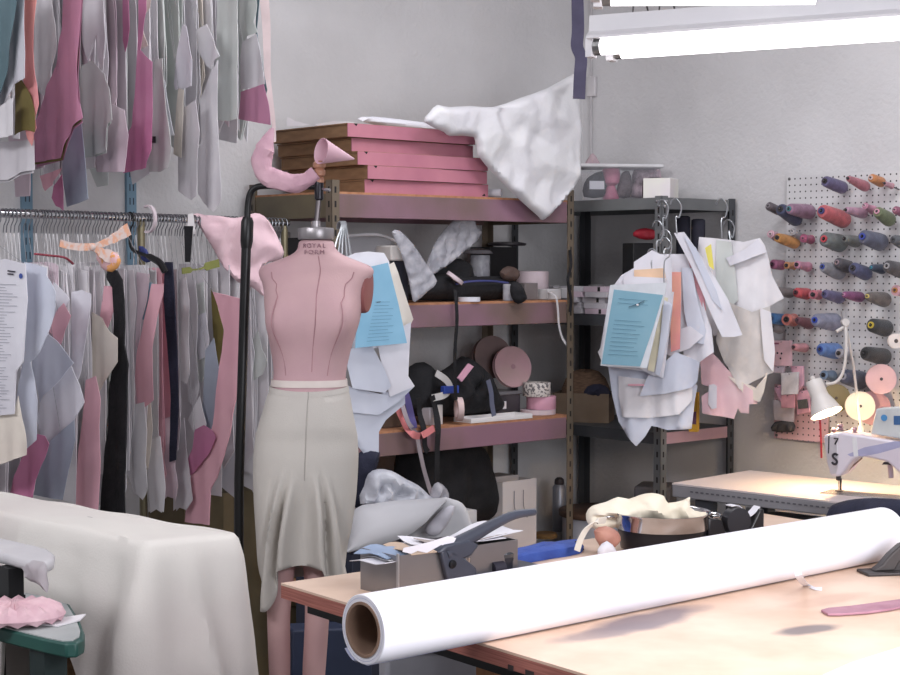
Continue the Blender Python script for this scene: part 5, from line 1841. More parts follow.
def piece(pts, rpx, mat, lab, cat='pattern', name='hanging_pattern', th=0.0014, amp=0.004, seed=1, layers=1, hookpx=None, smooth=0, step=0.03, tilt=0.0, curl=0.0, back=0.004, hk=True, cordtop=None):
    """a traced piece hung on the lower rail at pixel column rpx"""
    rpx = min(max(p[0] for p in pts) - 10, min(p[0] for p in pts) - 5) if rpx > -15 else rpx
    while any(abs(rpx - x) < 2.2 for x in USED):
        rpx -= 0.7
    USED.append(rpx)
    q = rail_at(rpx)
    u = (RU * cos(tilt) + RA * sin(tilt)).normalized()
    n = V((-u.y, u.x, 0))
    if n.dot(RA) < 0:
        n = -n
    o_ = q - n * back
    uv = plane_uv(pts, o_, u)
    topt = max(p[1] for p in uv)
    t = thing(name, lab, cat, o_ + Z * (min(p[1] for p in uv)))
    tp = [p for p in uv if p[1] > topt - 0.05]
    sc, sct = min(tp, key=lambda p: abs(p[0]))
    if hk:
        qq = q + u * 0
        h = hook(q, u, n, t, 0.055, hookm, cords=False)
        MB().tube([q - Z * 0.055, o_ + u * (sc + 0.004) + Z * (sct - 0.006)], 0.0008, 5).build('cord', MATS['cord_grey'], t)
    sheet('sheet', pts, o_, u, mat, t, th=th, amp=min(amp, 0.0036), seed=seed, smooth=smooth, step=0.016, curl=curl, freq=40 + (seed * 37) % 60)
    for k in range(layers - 1):
        rr_ = random.Random(seed * 7 + k)
        cxx = sum(p[0] for p in pts) / len(pts)
        cyy = sum(p[1] for p in pts) / len(pts)
        pp = [(cxx + (x - cxx) * rr_.uniform(0.88, 1.03) - 2, cyy + (y - cyy) * rr_.uniform(0.95, 1.02)) for x, y in pts]
        sheet('sheet', pp, o_ + n * 0.006 * (k + 1), u, mat, t, th=th, amp=0.002, seed=seed + k + 50, step=step)
    return t, o_, u, n


t, o_, u, n = piece([(-30, 262), (5, 259), (25, 264), (27, 300), (23, 362), (16, 372), (14, 414), (-30, 418)], -38, PW, 'white printed pattern card with a blue dot sticker, foremost on the lower rail', seed=2, amp=0.001, th=0.004)
hp_ = [hit(x, y, o_, RU.cross(Z)) for x, y in ((-20, 282), (22, 283), (18, 362), (-20, 362))]
print_lines(t, hp_, 26, inkl, 1, 0.0012, front=0.004)
hp_ = [hit(x, y, o_, RU.cross(Z)) for x, y in ((-20, 366), (14, 366), (12, 412), (-20, 412))]
print_lines(t, hp_, 16, inkl, 1, 0.0012, front=0.004)
hp_ = [hit(x, y, o_, RU.cross(Z)) for x, y in ((8, 268.5), (19, 270), (19, 275.5), (8, 274.5))]
print_lines(t, hp_, 2, ink, 1, 0.004, front=0.004)
dc = hit(22, 276, o_, RU.cross(Z))
nn_ = RU.cross(Z)
if nn_.y > 0:
    nn_ = -nn_
MB().lathe(dc + nn_ * 0.004, nn_, [(0.0075, 0), (0.0075, 0.0006)], 18).build('dot_sticker', M('sticker_blue', (60, 84, 160), 0.6), t, label='round blue dot sticker')
piece([(-30, 410), (14, 413), (18, 396), (22, 420), (27, 445), (26, 455), (4, 463), (-30, 475)], -34, PC, 'cream pattern piece showing below the printed card at the left end of the lower rail', seed=3)
piece([(24, 262), (34, 264), (47, 268), (47, 276), (56, 292), (55, 310), (48, 335), (40, 352), (30, 362), (38, 400), (36, 440), (24, 452), (16, 410), (24, 362), (27, 300)], -20, PB, 'bluish white pattern sheet just right of the printed card', seed=4, layers=2)
piece([(54, 282), (66, 294), (70, 300), (60, 316), (52, 322), (48, 300)], 2, PW, 'small white folded corner right of the bluish white sheet', seed=5)
piece([(57, 310), (64, 303), (71, 316), (68, 326), (61, 345), (54, 338), (50, 330)], 6, PK, 'short pink pattern piece between white sheets near the left end', seed=6)
piece([(48, 334), (57, 341), (74, 363), (66, 372), (58, 382), (44, 396), (39, 403), (35, 380), (28, 363), (36, 350)], 8, PB, 'white diamond shaped folded pattern with faint print near the left end', seed=7, amp=0.003)
piece([(60, 378), (72, 366), (80, 385), (84, 402), (76, 418), (63, 432), (50, 448), (42, 442), (38, 420), (41, 402)], 10, PW, 'white flared pattern piece below the diamond shaped one', seed=8, layers=2)
piece([(30, 432), (44, 436), (49, 444), (44, 458), (36, 480), (34, 500), (8, 500), (14, 480), (24, 452)], -8, PKD, 'pink pattern piece low down below the bluish white sheet', seed=9)
piece([(48, 444), (60, 432), (74, 420), (76, 440), (68, 470), (62, 500), (33, 495), (38, 470), (44, 452)], 4, PBG, 'blue-grey pattern piece low down left of the pink panel', seed=10)
piece([(72, 292), (82, 290), (92, 294), (92, 304), (86, 340), (80, 376), (76, 395), (68, 366), (66, 350), (72, 320)], 20, PW, 'white flap of a pattern with grey reverse, left of the cream one', seed=11)
piece([(86, 380), (96, 376), (100, 400), (99, 425), (100, 460), (98, 512), (76, 505), (78, 450), (82, 420)], 40, PK, 'pink pattern panel hanging left of the black piece', seed=12)
piece([(84, 405), (96, 402), (97, 440), (96, 484), (81, 484), (80, 440)], 36, PC, 'narrow cream strip in front of the pink panel left of the black piece', seed=13)
piece([(92, 312), (102, 318), (110, 332), (117, 338), (117, 362), (110, 374), (102, 386), (96, 396), (90, 380), (92, 350)], 60, PC, 'translucent cream pattern piece left of the black piece', seed=14, amp=0.003)
piece([(104, 286), (115, 286), (113, 310), (108, 330), (100, 318), (102, 300)], 62, PK, 'small bright pink card at the shoulder of the black piece', seed=15)
piece([(107, 270), (116, 270), (122, 280), (124, 300), (124, 345), (127, 365), (126, 420), (125, 470), (125, 518), (100, 512), (102, 480), (108, 430), (109, 390), (112, 370), (113, 320), (112, 288), (106, 278)], 84, blackc, 'long narrow black cloth pattern piece in the middle of the lower rail', seed=16, amp=0.006, th=0.006)
piece([(126, 272), (134, 269), (137, 300), (134, 345), (136, 392), (134, 428), (130, 441), (126, 430), (127, 360)], 100, PG, 'pale grey pattern strip just right of the black piece', seed=171, layers=2)
piece([(136, 272), (149, 274), (146, 300), (140, 326), (138, 350), (135, 345), (137, 305)], 102, PM, 'mauve-white pattern shoulder beside the pale grey strip, right of the black piece', seed=172)
piece([(142, 284), (152, 282), (150, 300), (144, 320), (138, 318)], 110, PBL, 'small pale blue slip above the leaning pink strip', seed=18)
piece([(152, 284), (163, 284), (163, 292), (157, 320), (153, 350), (154, 400), (140, 410), (136, 414), (135, 380), (137, 356), (144, 320)], 112, PK, 'leaning pink pattern strip between the black piece and the navy one', seed=19, amp=0.003)
piece([(136, 404), (144, 402), (147, 430), (145, 462), (148, 488), (143, 500), (138, 494), (134, 470), (131, 430)], 108, PG, 'grey pattern strip below the leaning pink strip', seed=201, layers=2)
piece([(144, 402), (151, 401), (153, 430), (151, 452), (149, 470), (145, 462)], 110, PC, 'cream strip left of the buttonhole tab below the leaning pink strip', seed=202)
t, o_, u, n = piece([(153, 455), (160, 454), (161, 470), (160, 483), (152, 482), (151, 470)], 124, PW, 'white tab with a round buttonhole, low below the leaning pink strip', seed=21, amp=0.001)
bc_ = hit(156.5, 476, o_, RU.cross(Z))
MB().lathe(bc_ + nn_ * 0.0035, nn_, [(0.0075, 0), (0.0075, 0.001)], 16).build('button', M('button_grey', (120, 116, 120), 0.5), t)
piece([(150, 440), (160, 436), (163, 460), (166, 488), (164, 512), (157, 508), (150, 513), (148, 480)], 132, PG, 'pale narrow pattern strip reaching lowest just right of the buttonhole tab', seed=221, layers=2)
piece([(163, 420), (174, 416), (177, 440), (175, 468), (179, 486), (176, 500), (168, 496), (163, 501)], 134, PM, 'mauve-white pattern strip with a stepped hem, second to the right of the buttonhole tab', seed=222, layers=2)
piece([(176, 424), (184, 418), (187, 448), (190, 470), (193, 500), (188, 510), (180, 507), (176, 511)], 136, PD, 'grey pattern strip hanging next to the long pink piece, low down', seed=223, layers=2)
piece([(165, 262), (172, 262), (174, 300), (177, 350), (178, 410), (176, 460), (170, 462), (171, 400), (168, 340), (164, 300)], 138, navyc, 'narrow dark navy cloth piece hanging right of the leaning pink strip', seed=23, th=0.005)
piece([(177, 282), (186, 277), (189, 300), (188, 340), (190, 372), (186, 384), (182, 380), (177, 388), (175, 340)], 150, PG, 'pale pattern strip, first right of the navy piece', seed=241, layers=2)
piece([(187, 286), (195, 280), (198, 310), (196, 350), (199, 390), (195, 408), (189, 402), (187, 360)], 152, PD, 'grey pattern strip, second right of the navy piece', seed=242, layers=2)
piece([(197, 284), (204, 282), (205, 310), (207, 340), (206, 372), (201, 383), (197, 378), (196, 330)], 154, PGG, 'greenish grey pattern strip, third right of the navy piece', seed=243, layers=2)
piece([(196, 316), (206, 312), (210, 340), (208, 356), (198, 360), (196, 340)], 160, PW, 'short white flap on the layered grey sheets', seed=25)
piece([(206, 350), (214, 338), (219, 370), (222, 400), (222, 424), (203, 434), (198, 424), (204, 400)], 166, PBG, 'blue-grey pattern piece hanging left of the long pink one', seed=26)
piece([(188, 420), (200, 396), (206, 424), (202, 440), (196, 434)], 158, PG, 'pale triangular corner below the layered grey sheets', seed=27)
piece([(211, 288), (216, 300), (223, 330), (222, 350), (217, 375), (215, 365), (213, 330)], 172, PO, 'olive card edge beside the long pink pattern', seed=28)
piece([(213, 292), (226, 295), (238, 298), (247, 303), (245, 340), (240, 380), (234, 410), (228, 440), (220, 470), (210, 490), (209, 525), (184, 522), (188, 490), (194, 470), (205, 450), (213, 424), (216, 390), (222, 352), (224, 330), (219, 308)], 176, PK, 'long curved pink pattern piece hanging just left of the black stand', seed=29, amp=0.004, th=0.005)
piece([(194, 430), (204, 425), (213, 431), (216, 438), (208, 456), (196, 470), (190, 476), (188, 460), (192, 448)], 168, PKD, 'magenta pink pattern piece with a pointed corner, below the blue-grey one', seed=30)
piece([(248, 350), (258, 330), (262, 350), (268, 362), (262, 374), (250, 384), (246, 370)], 206, PGG, 'pale folded paper corner right of the black stand pole', seed=31)

rn = random.Random(17)
px = -30.0
while px < 286:
    if any(abs(px - x) < 2.6 for x in USED):
        px += 0.5
        continue
    q = rail_at(px)
    ang = rn.uniform(-0.012, 0.012)
    u = (RU * cos(ang) + RA * sin(ang)).normalized()
    n = V((-u.y, u.x, 0))
    if n.dot(RA) < 0:
        n = -n
    tone, adj = TONES[rn.randrange(len(TONES))]
    if rn.random() < 0.5:
        tone, adj = (PG, 'grey') if rn.random() < 0.6 else (PD, 'dull grey')
    L = rn.uniform(0.52, 0.78)
    if px > 225:
        L = rn.uniform(0.66, 0.8)
    wr = rn.uniform(0.025, 0.06) if px < 205 else rn.uniform(0.05, 0.10)
    z_ = zone_low(px + 10)
    filler(q, u, n, rn, L, rn.uniform(0.08, 0.17) if px < 235 else 0.07, wr, tone, '%s pattern bundle on the lower rail, %s' % (adj, z_), '%s bundles on the lower rail, %s' % (adj, z_), rn.uniform(0.135, 0.165))
    px += rn.uniform(3.2, 4.4)


# pink fabric thrown over the rail, and the small things among the hooks
pf = [(193, 214), (205, 215), (220, 216), (234, 218), (245, 216), (255, 213), (264, 216), (272, 226), (279, 240), (284, 252), (280, 260), (268, 262), (262, 268), (262, 280), (264, 296), (256, 290), (246, 284), (238, 282), (228, 272), (220, 262), (214, 250), (204, 234)]
tag(lump('pink_fabric', pf, rail_at(225) - RU * -0.03 + V((0.01, -0.06, 0)), V((0.98, 0.2, 0)).normalized(), M('fabric_pale_pink', (226, 196, 202), 0.85, c2=(214, 182, 190), scale=8, bump=0.1), depth=0.016, crump=0.022, cs=26, seed=61, step=0.012), 'pale pink fabric thrown over the right part of the clothes rail', 'fabric')
mb = MB()
mb.tube(spline([rail_at(-2) + RU * 0.16 - Z * 0.118, rail_at(15) + RU * 0.15 - Z * 0.122, rail_at(35) + RU * 0.13 - Z * 0.128, rail_at(50) + RU * 0.10 - Z * 0.146], 5), 0.0035, 6)
tag(mb.build('red_string', M('cord_red', (150, 60, 76), 0.7), smooth=True), 'dark red cord tied across the cords at the left end of the lower rail', 'cord')
tie = thing('ribbon_tie', 'white and orange printed fabric ribbon tied round the hanging cords of the lower rail', 'ribbon', rail_at(80) - Z * 0.1)
orm = M('ribbon_orange', (222, 168, 140), 0.8, c2=(214, 196, 190), scale=40, contrast=(0.45, 0.55))
for pth, w_ in (([(60, 243), (70, 246), (80, 247), (92, 247)], 0.022), ([(92, 247), (104, 243), (116, 237), (129, 229)], [0.018, 0.022, 0.03, 0.038]), ([(92, 247), (100, 252), (108, 256), (118, 257)], [0.018, 0.03, 0.04, 0.03])):
    mb = MB()
    q = spline([P(x, y, rail_at(x).y - 0.13) for x, y in pth], 4)
    ww = w_ if not isinstance(w_, list) else [w_[min(3, int(i * 4 / len(q)))] for i in range(len(q))]
    ribbon(mb, q, ww, Z, 0.003)
    mb.build('strip', orm, tie, smooth=True)
MB().sphere(P(92, 247, rail_at(92).y - 0.132), 0.012, n=10, m=7).build('knot', orm, tie, smooth=True)
tag(lump('printed_scrap', [(96, 252), (106, 249), (118, 255), (120, 264), (112, 272), (102, 268)], P(108, 260, rail_at(108).y - 0.1), RU, M('print_pinkorange', (222, 182, 186), 0.8, c2=(222, 160, 96), scale=45, contrast=(0.5, 0.56)), depth=0.01, crump=0.006, seed=5, step=0.01), 'crumpled pink and orange printed scrap under the ribbon tie', 'fabric')
# white plastic crescent size ring, white tag
rc = P(148, 219, rail_at(148).y - 0.05)
pts = [rc + RU * (0.033 * cos(radians(a))) + Z * (0.042 * sin(radians(a))) for a in range(-110, 121, 15)]
mb = MB()
ribbon(mb, pts, 0.012, RA, 0.006)
tag(mb.build('size_ring', M('plastic_blush', (214, 200, 206), 0.4), smooth=True), 'pale plastic crescent size ring on the middle of the clothes rail', 'ring')
tg = rail_at(190)
tag(MB().prism([P(x, y, tg.y - 0.045) for x, y in ((188, 214), (193, 213), (195.5, 234), (187, 234))], V((0.1, 1, 0)) * 0.003).build('white_tag', whitem), 'white triangular plastic tag hanging on the rail left of the pink fabric', 'tag')
bh = thing('black_hanger', 'black coat hanger arm slanting out below the lower rail, near the middle', 'hanger', rail_at(133) - Z * 0.1)
hq = rail_at(130)
hook(hq, RU, RA, bh, 0.08, blackm, r=0.0028, cords=False)
MB().tube(spline([hq - Z * 0.055, hq - Z * 0.10 + RU * 0.01, P(150, 257, hq.y - 0.08), P(160, 263, hq.y - 0.12), P(165, 272, hq.y - 0.13)], 5), [0.006] * 10 + [0.011] * 11, 8).build('arm', blackm, bh, smooth=True)
tag(lump('blue_label', [(139, 246), (147, 250), (150, 262), (142, 260)], P(143, 254, hq.y - 0.03), RU, M('label_navyblue', (48, 58, 116), 0.7), depth=0.006, crump=0.003, step=0.01), 'small dark blue cloth behind the black hanger arm', 'cloth')
tag(MB().prism([P(x, y, rail_at(188).y - 0.09) for x, y in ((184, 226), (193, 226), (190, 262), (185, 262))], V((0.1, 1, 0)) * 0.004).build('black_strip', blackc), 'vertical black strip hanging on the rail left of the pink fabric', 'strip')
olm = M('tape_olive', (134, 138, 74), 0.8)
mb = MB()
ribbon(mb, spline([P(x, y, rail_at(x).y - 0.12) for x, y in ((182, 271), (190, 270), (200, 269), (208, 266), (219, 263))], 4), [0.02] * 5 + [0.006] * 6 + [0.026] * 6, Z, 0.003)
tag(mb.build('olive_tape', olm, smooth=True), 'olive green tape tied across the cords below the pink fabric', 'tape')

M('cord_grey', (150, 148, 152), 0.8)
oc = col_hit(140, WA, B)
for k, (a_, w_, d_, h_, lab) in enumerate(((0.0, 0.36, 0.24, 0.70, 'olive brown carton on the floor under the hanging patterns, by the back wall'), (0.38, 0.36, 0.24, 0.72, 'olive brown carton on the floor behind the black stand, by the back wall'))):
    c = thing('floor_carton', lab, 'carton', oc + A * a_ - B * 0.28)
    MB().obox(oc + A * a_ - B * 0.28, A * w_, B * d_, Z * h_).build('box', M('carton_olive', (112, 100, 76), 0.85, c2=(98, 86, 64), scale=6), c, bevel=0.003)
    MB().obox(oc + A * (a_ + w_ * 0.44) - B * 0.281, A * w_ * 0.12, B * 0.001, Z * h_).build('tape', M('carton_tape', (132, 116, 88), 0.5), c)

# ------------------------------------------------------------------ upper rail above the frame with long hanging patterns
UW = WA - B * 0.34


def up_at(px):
    p = col_hit(px, UW, B)
    return V((p.x, p.y, 2.56))


ue0, ue1 = up_at(-60), up_at(272)
urail = thing('upper_rail', 'upper clothes rail on wall brackets, just above the top edge of the photo', 'clothes rail', ue0)
MB().tube([ue0, ue1], 0.0125, 12).build('rail_tube', chrome, urail, smooth=True)
for px in (26, 130):
    c = col_hit(px, WA, B)
    k = (c - ue0).dot(A)
    e = ue0 + A * k
    MB().obox(V((c.x, c.y, 2.53)) - A * 0.004 - B * 0.016, A * 0.008, V((e.x - c.x, e.y - c.y, 0)) + B * 0.0, Z * 0.02).build('bracket', stdm, urail)
UUP = -B
zn = lambda p: 'above the left wall standard' if p < 60 else ('between the big mauve one and the magenta' if p < 126 else ('between the magenta one and the tube shaped' if p < 190 else 'at the right end by the pink ribbon'))
def upiece(pts, rpx, mat, lab, name='hanging_pattern', th=0.0014, amp=0.005, seed=1, layers=1, smooth=0, tilt=0.0, cat='pattern', curl=0.0):
    rpx = min(p[0] for p in pts) - 9 if rpx > -15 else rpx
    while any(abs(rpx - x) < 2.0 for x in USED2):
        rpx -= 0.7
    USED2.append(rpx)
    q = up_at(rpx)
    u = (UUP * cos(tilt) + A * sin(tilt)).normalized()
    n = V((-u.y, u.x, 0))
    if n.dot(A) < 0:
        n = -n
    o_ = q - n * 0.004
    uv = plane_uv(pts, o_, u)
    topt = max(p[1] for p in uv)
    t = thing(name, lab, cat, o_ + Z * min(p[1] for p in uv))
    tp = [p for p in uv if p[1] > topt - 0.06]
    sc, sct = min(tp, key=lambda p: abs(p[0]))
    hook(q, u, n, t, 0.055, hookm, cords=False)
    MB().tube([q - Z * 0.055, o_ + u * (sc + 0.004) + Z * (sct - 0.006)], 0.0008, 5).build('cord', MATS['cord_grey'], t)
    sheet('sheet', pts, o_, u, mat, t, th=th, amp=min(amp, 0.0036), seed=seed, smooth=smooth, curl=curl, step=0.016, freq=40 + (seed * 37) % 60)
    for k in range(layers - 1):
        rr_ = random.Random(seed * 5 + k)
        cxx = sum(p[0] for p in pts) / len(pts)
        cyy = sum(p[1] for p in pts) / len(pts)
        pp = [(cxx + (x - cxx) * rr_.uniform(0.9, 1.02) + (2 if k else 0), cyy + (y - cyy) * rr_.uniform(0.95, 1.0) + 3 + 2 * k) for x, y in pts]
        sheet('sheet', pp, o_ + n * 0.006 * (k + 1), u, PO if k == 0 and mat is PM2 else mat, t, th=th, amp=0.002, seed=seed + k + 40)
    return t, o_, u


PM2 = M('paper_rose_mauve', (198, 138, 164), 0.75, c2=(184, 128, 156), scale=3)
T_ = -26
upiece([(-20, T_), (19, T_), (12, 40), (7, 70), (-2, 100), (-20, 110)], -48, PTE, 'teal card at the very left edge of the upper rail', seed=101)
upiece([(10, T_), (24, T_), (24, 30), (25, 78), (14, 84), (8, 100), (-4, 118), (-8, 90), (4, 60)], -38, PW, 'white folded pattern at the left end of the upper rail', seed=102, amp=0.01)
upiece([(-20, 96), (-2, 108), (8, 100), (13, 98), (13, 135), (0, 138), (-20, 138)], -44, PG, 'pale grey pattern hem low at the left end of the upper rail', seed=103)
upiece([(-20, 138), (0, 142), (33, 140), (33, 170), (22, 172), (14, 176), (8, 180), (-4, 180), (-20, 178)], -22, PD, 'ragged dull grey pattern hanging lowest at the left end of the upper rail', seed=104, layers=2)
upiece([(25, T_), (38, T_), (36, 10), (33, 50), (37, 85), (38, 104), (36, 118), (37, 128), (31, 146), (27, 138), (25, 118), (24, 60)], -24, PS, 'narrow salmon pink pattern strip on the upper rail', seed=105, amp=0.004)
upiece([(15, 84), (22, 80), (30, 95), (36, 118), (34, 132), (26, 130), (13, 135)], -26, PO, 'olive card showing behind the salmon pink strip on the upper rail', seed=106)
upiece([(36, T_), (50, T_), (54, 20), (56, 45), (52, 75), (46, 96), (38, 92), (34, 60)], -14, PG, 'grey leaf shaped pattern right of the salmon pink strip', seed=107)
upiece([(64, T_), (84, T_), (80, 20), (77, 70), (78, 100), (82, 118), (72, 126), (66, 140), (61, 158), (34, 163), (35, 128), (42, 104), (55, 66), (62, 30)], 4, PM2, 'big rose mauve pattern piece on the upper rail, with olive layers under its hem', seed=108, layers=3, amp=0.004)
upiece([(74, 124), (81, 118), (83, 136), (86, 168), (89, 199), (67, 207), (63, 180), (62, 164), (66, 145)], 20, PBG, 'blue-grey pattern hanging low behind the big rose mauve one', seed=109, amp=0.002)
upiece([(40, 176), (52, 172), (62, 168), (54, 182), (46, 191), (42, 184)], 10, PK, 'small pink triangular corner below the big rose mauve pattern', seed=110)
upiece([(54, 186), (62, 174), (64, 190), (64, 211), (56, 206), (52, 198)], 14, PKD, 'narrow pink tip hanging just above the lower rail', seed=111)
upiece([(84, T_), (102, T_), (104, 10), (106, 40), (102, 72), (98, 58), (96, 34), (88, 60), (82, 40)], 44, PG, 'grey layered pattern right of the big rose mauve one', seed=112, layers=2)
upiece([(82, 66), (92, 60), (104, 74), (110, 90), (112, 120), (108, 124), (106, 150), (96, 155), (85, 157), (82, 130), (80, 100)], 46, PGG, 'greenish grey pattern with a curved hem right of the blue-grey one', seed=113, layers=2)
upiece([(100, 118), (112, 104), (124, 110), (128, 135), (124, 172), (97, 172), (94, 164), (100, 150)], 60, PM, 'mauve-white pattern with a straight hem left of the magenta one', seed=114)
upiece([(140, T_), (146, T_), (147, 10), (140, 50), (152, 62), (152, 110), (150, 150), (146, 168), (124, 173), (125, 140), (132, 122), (136, 80), (138, 40)], 98, PKD, 'magenta pink pattern hanging in the middle of the upper rail', seed=115, amp=0.003)
upiece([(122, T_), (130, T_), (131, 30), (125, 52), (122, 40)], 84, PKD, 'short magenta strip high up left of the white flap', seed=116)
upiece([(138, T_), (154, T_), (150, 8), (142, 22), (149, 46), (140, 50), (138, 30)], 96, PC, 'cream white flap in front of the magenta pattern', seed=117)
t, o_, u = upiece([(154, 60), (162, 58), (166, 110), (171, 150), (168, 168), (160, 172), (148, 172), (152, 140), (154, 100)], 112, PGG, 'greenish grey pattern with a black square tag, right of the magenta one', seed=118, amp=0.003)
nq = u.cross(Z)
nq = -nq if nq.y > 0 else nq
bt_ = [hit(x, y, o_, nq) + nq * 0.008 for x, y in ((151.5, 136.5), (158, 136.5), (158, 143), (151.5, 143))]
MB().prism(bt_, nq * 0.001).build('square_tag', M('tag_black', (40, 38, 44), 0.7), t, label='small black square tag')
upiece([(158, 78), (164, 80), (170, 112), (175, 135), (170, 136), (165, 118), (160, 100)], 124, PW, 'narrow white loop with a hole, right of the black square tag', seed=119)
upiece([(178, 88), (184, 90), (183, 130), (182, 158), (172, 154), (174, 130)], 134, PC, 'cream strip hanging right of the greenish grey pattern', seed=120)
upiece([(182, 24), (186, 26), (192, 60), (192, 86), (176, 90), (174, 84), (178, 50)], 138, PW, 'white trapezoid pattern piece in the middle right of the upper rail', seed=121)
upiece([(196, 30), (206, 24), (214, 40), (220, 56), (216, 60), (212, 70), (206, 66), (198, 50)], 160, PG, 'pale curled collar pattern left of the tube shaped one', seed=122)
upiece([(200, 100), (212, 70), (218, 60), (217, 110), (219, 160), (222, 200), (214, 212), (206, 206), (199, 194), (198, 150), (202, 140)], 158, PG, 'long pale pattern piece reaching down to the rail, pointed at the bottom', seed=123, amp=0.008)
upiece([(180, 110), (196, 100), (200, 130), (198, 165), (197, 196), (190, 200), (178, 190), (177, 150)], 142, PD, 'dim grey pattern behind the long pointed pale one', seed=124)
upiece([(218, T_), (238, T_), (238, 60), (237, 119), (228, 121), (217, 120), (216, 60)], 176, PGG, 'wide pale tube shaped pattern at the right of the upper rail', seed=125, amp=0.012)
upiece([(240, T_), (254, T_), (257, 5), (254, 22), (257, 32), (249, 36), (242, 44), (239, 30)], 198, PGG, 'pale notched pattern near the right end of the upper rail', seed=126)
upiece([(243, 42), (256, 34), (261, 55), (265, 84), (252, 88), (240, 90), (240, 60)], 204, PD, 'grey square pattern near the right end of the upper rail', seed=127)
upiece([(257, T_), (262, T_), (258, 30), (262, 60), (266, 90), (263, 102), (258, 88), (256, 50)], 212, PTE, 'dark teal strip at the right end of the upper rail', seed=128)
upiece([(241, 92), (252, 88), (264, 84), (268, 104), (271, 125), (254, 122), (239, 119)], 204, PM2, 'dull mauve pattern below the grey square one at the right end', seed=129)
rn = random.Random(29)
px = -35.0
while px < 246:
    if any(abs(px - x) < 2.6 for x in USED2):
        px += 0.5
        continue
    q = up_at(px)
    ang = rn.uniform(-0.012, 0.012)
    u = (UUP * cos(ang) + A * sin(ang)).normalized()
    n = V((-u.y, u.x, 0))
    if n.dot(A) < 0:
        n = -n
    tone, adj = TONES[rn.randrange(len(TONES))]
    if rn.random() < 0.55:
        tone, adj = (PG, 'grey') if rn.random() < 0.5 else ((PD, 'dull grey') if rn.random() < 0.5 else (PGG, 'greenish grey'))
    if adj == 'pink' or adj == 'white':
        tone, adj = (PM, 'mauve-white')
    z_ = zn(px + 12)
    L = rn.uniform(0.44, 0.74) if px < 190 else rn.uniform(0.4, 0.55)
    filler(q, u, n, rn, L, rn.uniform(0.08, 0.15), rn.uniform(0.03, 0.075), tone, '%s pattern bundle on the upper rail, %s' % (adj, z_), '%s bundles on the upper rail, %s' % (adj, z_), rn.uniform(0.10, 0.13))
    px += rn.uniform(4.2, 6.4)


rb = up_at(262)
q = spline([P(x, y, rb.y - 0.05) for x, y in ((262, -26), (266, 20), (267, 50), (268, 80), (272, 110), (274, 128), (275, 142))], 5)
mb = MB()
ribbon(mb, q, [0.034 - 0.026 * (i / (len(q) - 1)) for i in range(len(q))], V((1, 0.2, 0)), 0.002)
tag(mb.build('hanging_ribbon', M('ribbon_blush', (226, 206, 206), 0.8), smooth=True), 'long pale pink ribbon hanging from the right end of the upper rail', 'ribbon')
# ------------------------------------------------------------------ navy strap hanging in the corner
sy = 6.05
q = spline([P(x, y, sy) for x, y in ((577, -40), (577.5, 0), (578, 30), (577, 46), (581, 58), (580, 75), (579, 99))], 6)
mb = MB()
ribbon(mb, q, 0.046, [V((1, 0.25 * sin(i * 0.35), 0.05 * sin(i))) for i in range(len(q))], 0.004)
tag(mb.build('hanging_strap', M('strap_navy', (70, 66, 88), 0.8, c2=(58, 54, 76), scale=12), smooth=True), 'wide navy strap hanging from above in the corner over the plastic sheet', 'strap')

# ------------------------------------------------------------------ things on the grey shelving
zt = GZ[0] + 0.001


def gu(px, v):       # metres along the unit's front from its right front post towards the corner
    return (GP(px, 265, v) - GFR).dot(B)


def GS(b_, a_, z):
    return GFR + B * b_ + A * a_ + Z * z


g0_, g1_ = GSP(581, 200, -0.28), GSP(663, 200, -0.28)
tbx = thing('storage_tub', 'clear storage tub with a white lid, full of pink and grey things', 'tub', h2(g0_.x, g0_.y, zt))
xa = (g0_ - GFR).dot(A)
xb = (g1_ - GFR).dot(A)
# tub stands with its long face towards the camera
c0 = P(580, 200, 6.72)
ta, tb_ = V((0.985, 0.17, 0)), V((-0.17, 0.985, 0))
Wt = (P(664, 200, 6.72) - P(580, 200, 6.72)).length
tz1 = P(620, 168, 6.72).z
o_ = h2(c0.x, 6.66, zt)
MB().loft([[o_ + Z * h + ta * (Wt / 2 + sx * (Wt / 2 - 0.018 + 0.014 * h / 0.13)) + tb_ * (0.1 + sy_ * (0.1 - 0.016 + 0.014 * h / 0.13)) for sx, sy_ in ((-1, -0.75), (-0.88, -1), (0.88, -1), (1, -0.75), (1, 0.75), (0.88, 1), (-0.88, 1), (-1, 0.75))] for h in (0, 0.005, (tz1 - zt))]).build('body', clearp, tbx)
MB().obox(o_ - ta * 0.004 - tb_ * 0.004 + Z * (tz1 - zt), ta * (Wt + 0.008), tb_ * 0.208, Z * 0.016).build('lid', M('lid_white', (226, 224, 226), 0.45), tbx, bevel=0.006)
p = o_ + ta * (Wt * 0.43) + tb_ * 0.085 + Z * 0.007
r, h = 0.034, (tz1 - zt) * 0.95
tag(MB().lathe(p, Z, [(r * 0.9, 0), (r, 0.01), (r * 0.7, h * 0.3), (r * 0.5, h * 0.45), (r, h * 0.55), (r * 1.15, h * 0.8), (r, h)], 20).build('pink_pot', M('pink_pot', (214, 136, 160), 0.6, c2=(196, 110, 140), scale=30), smooth=True), 'tall pink pot inside the clear storage tub', 'pot')
yy_ = o_.y + 0.1
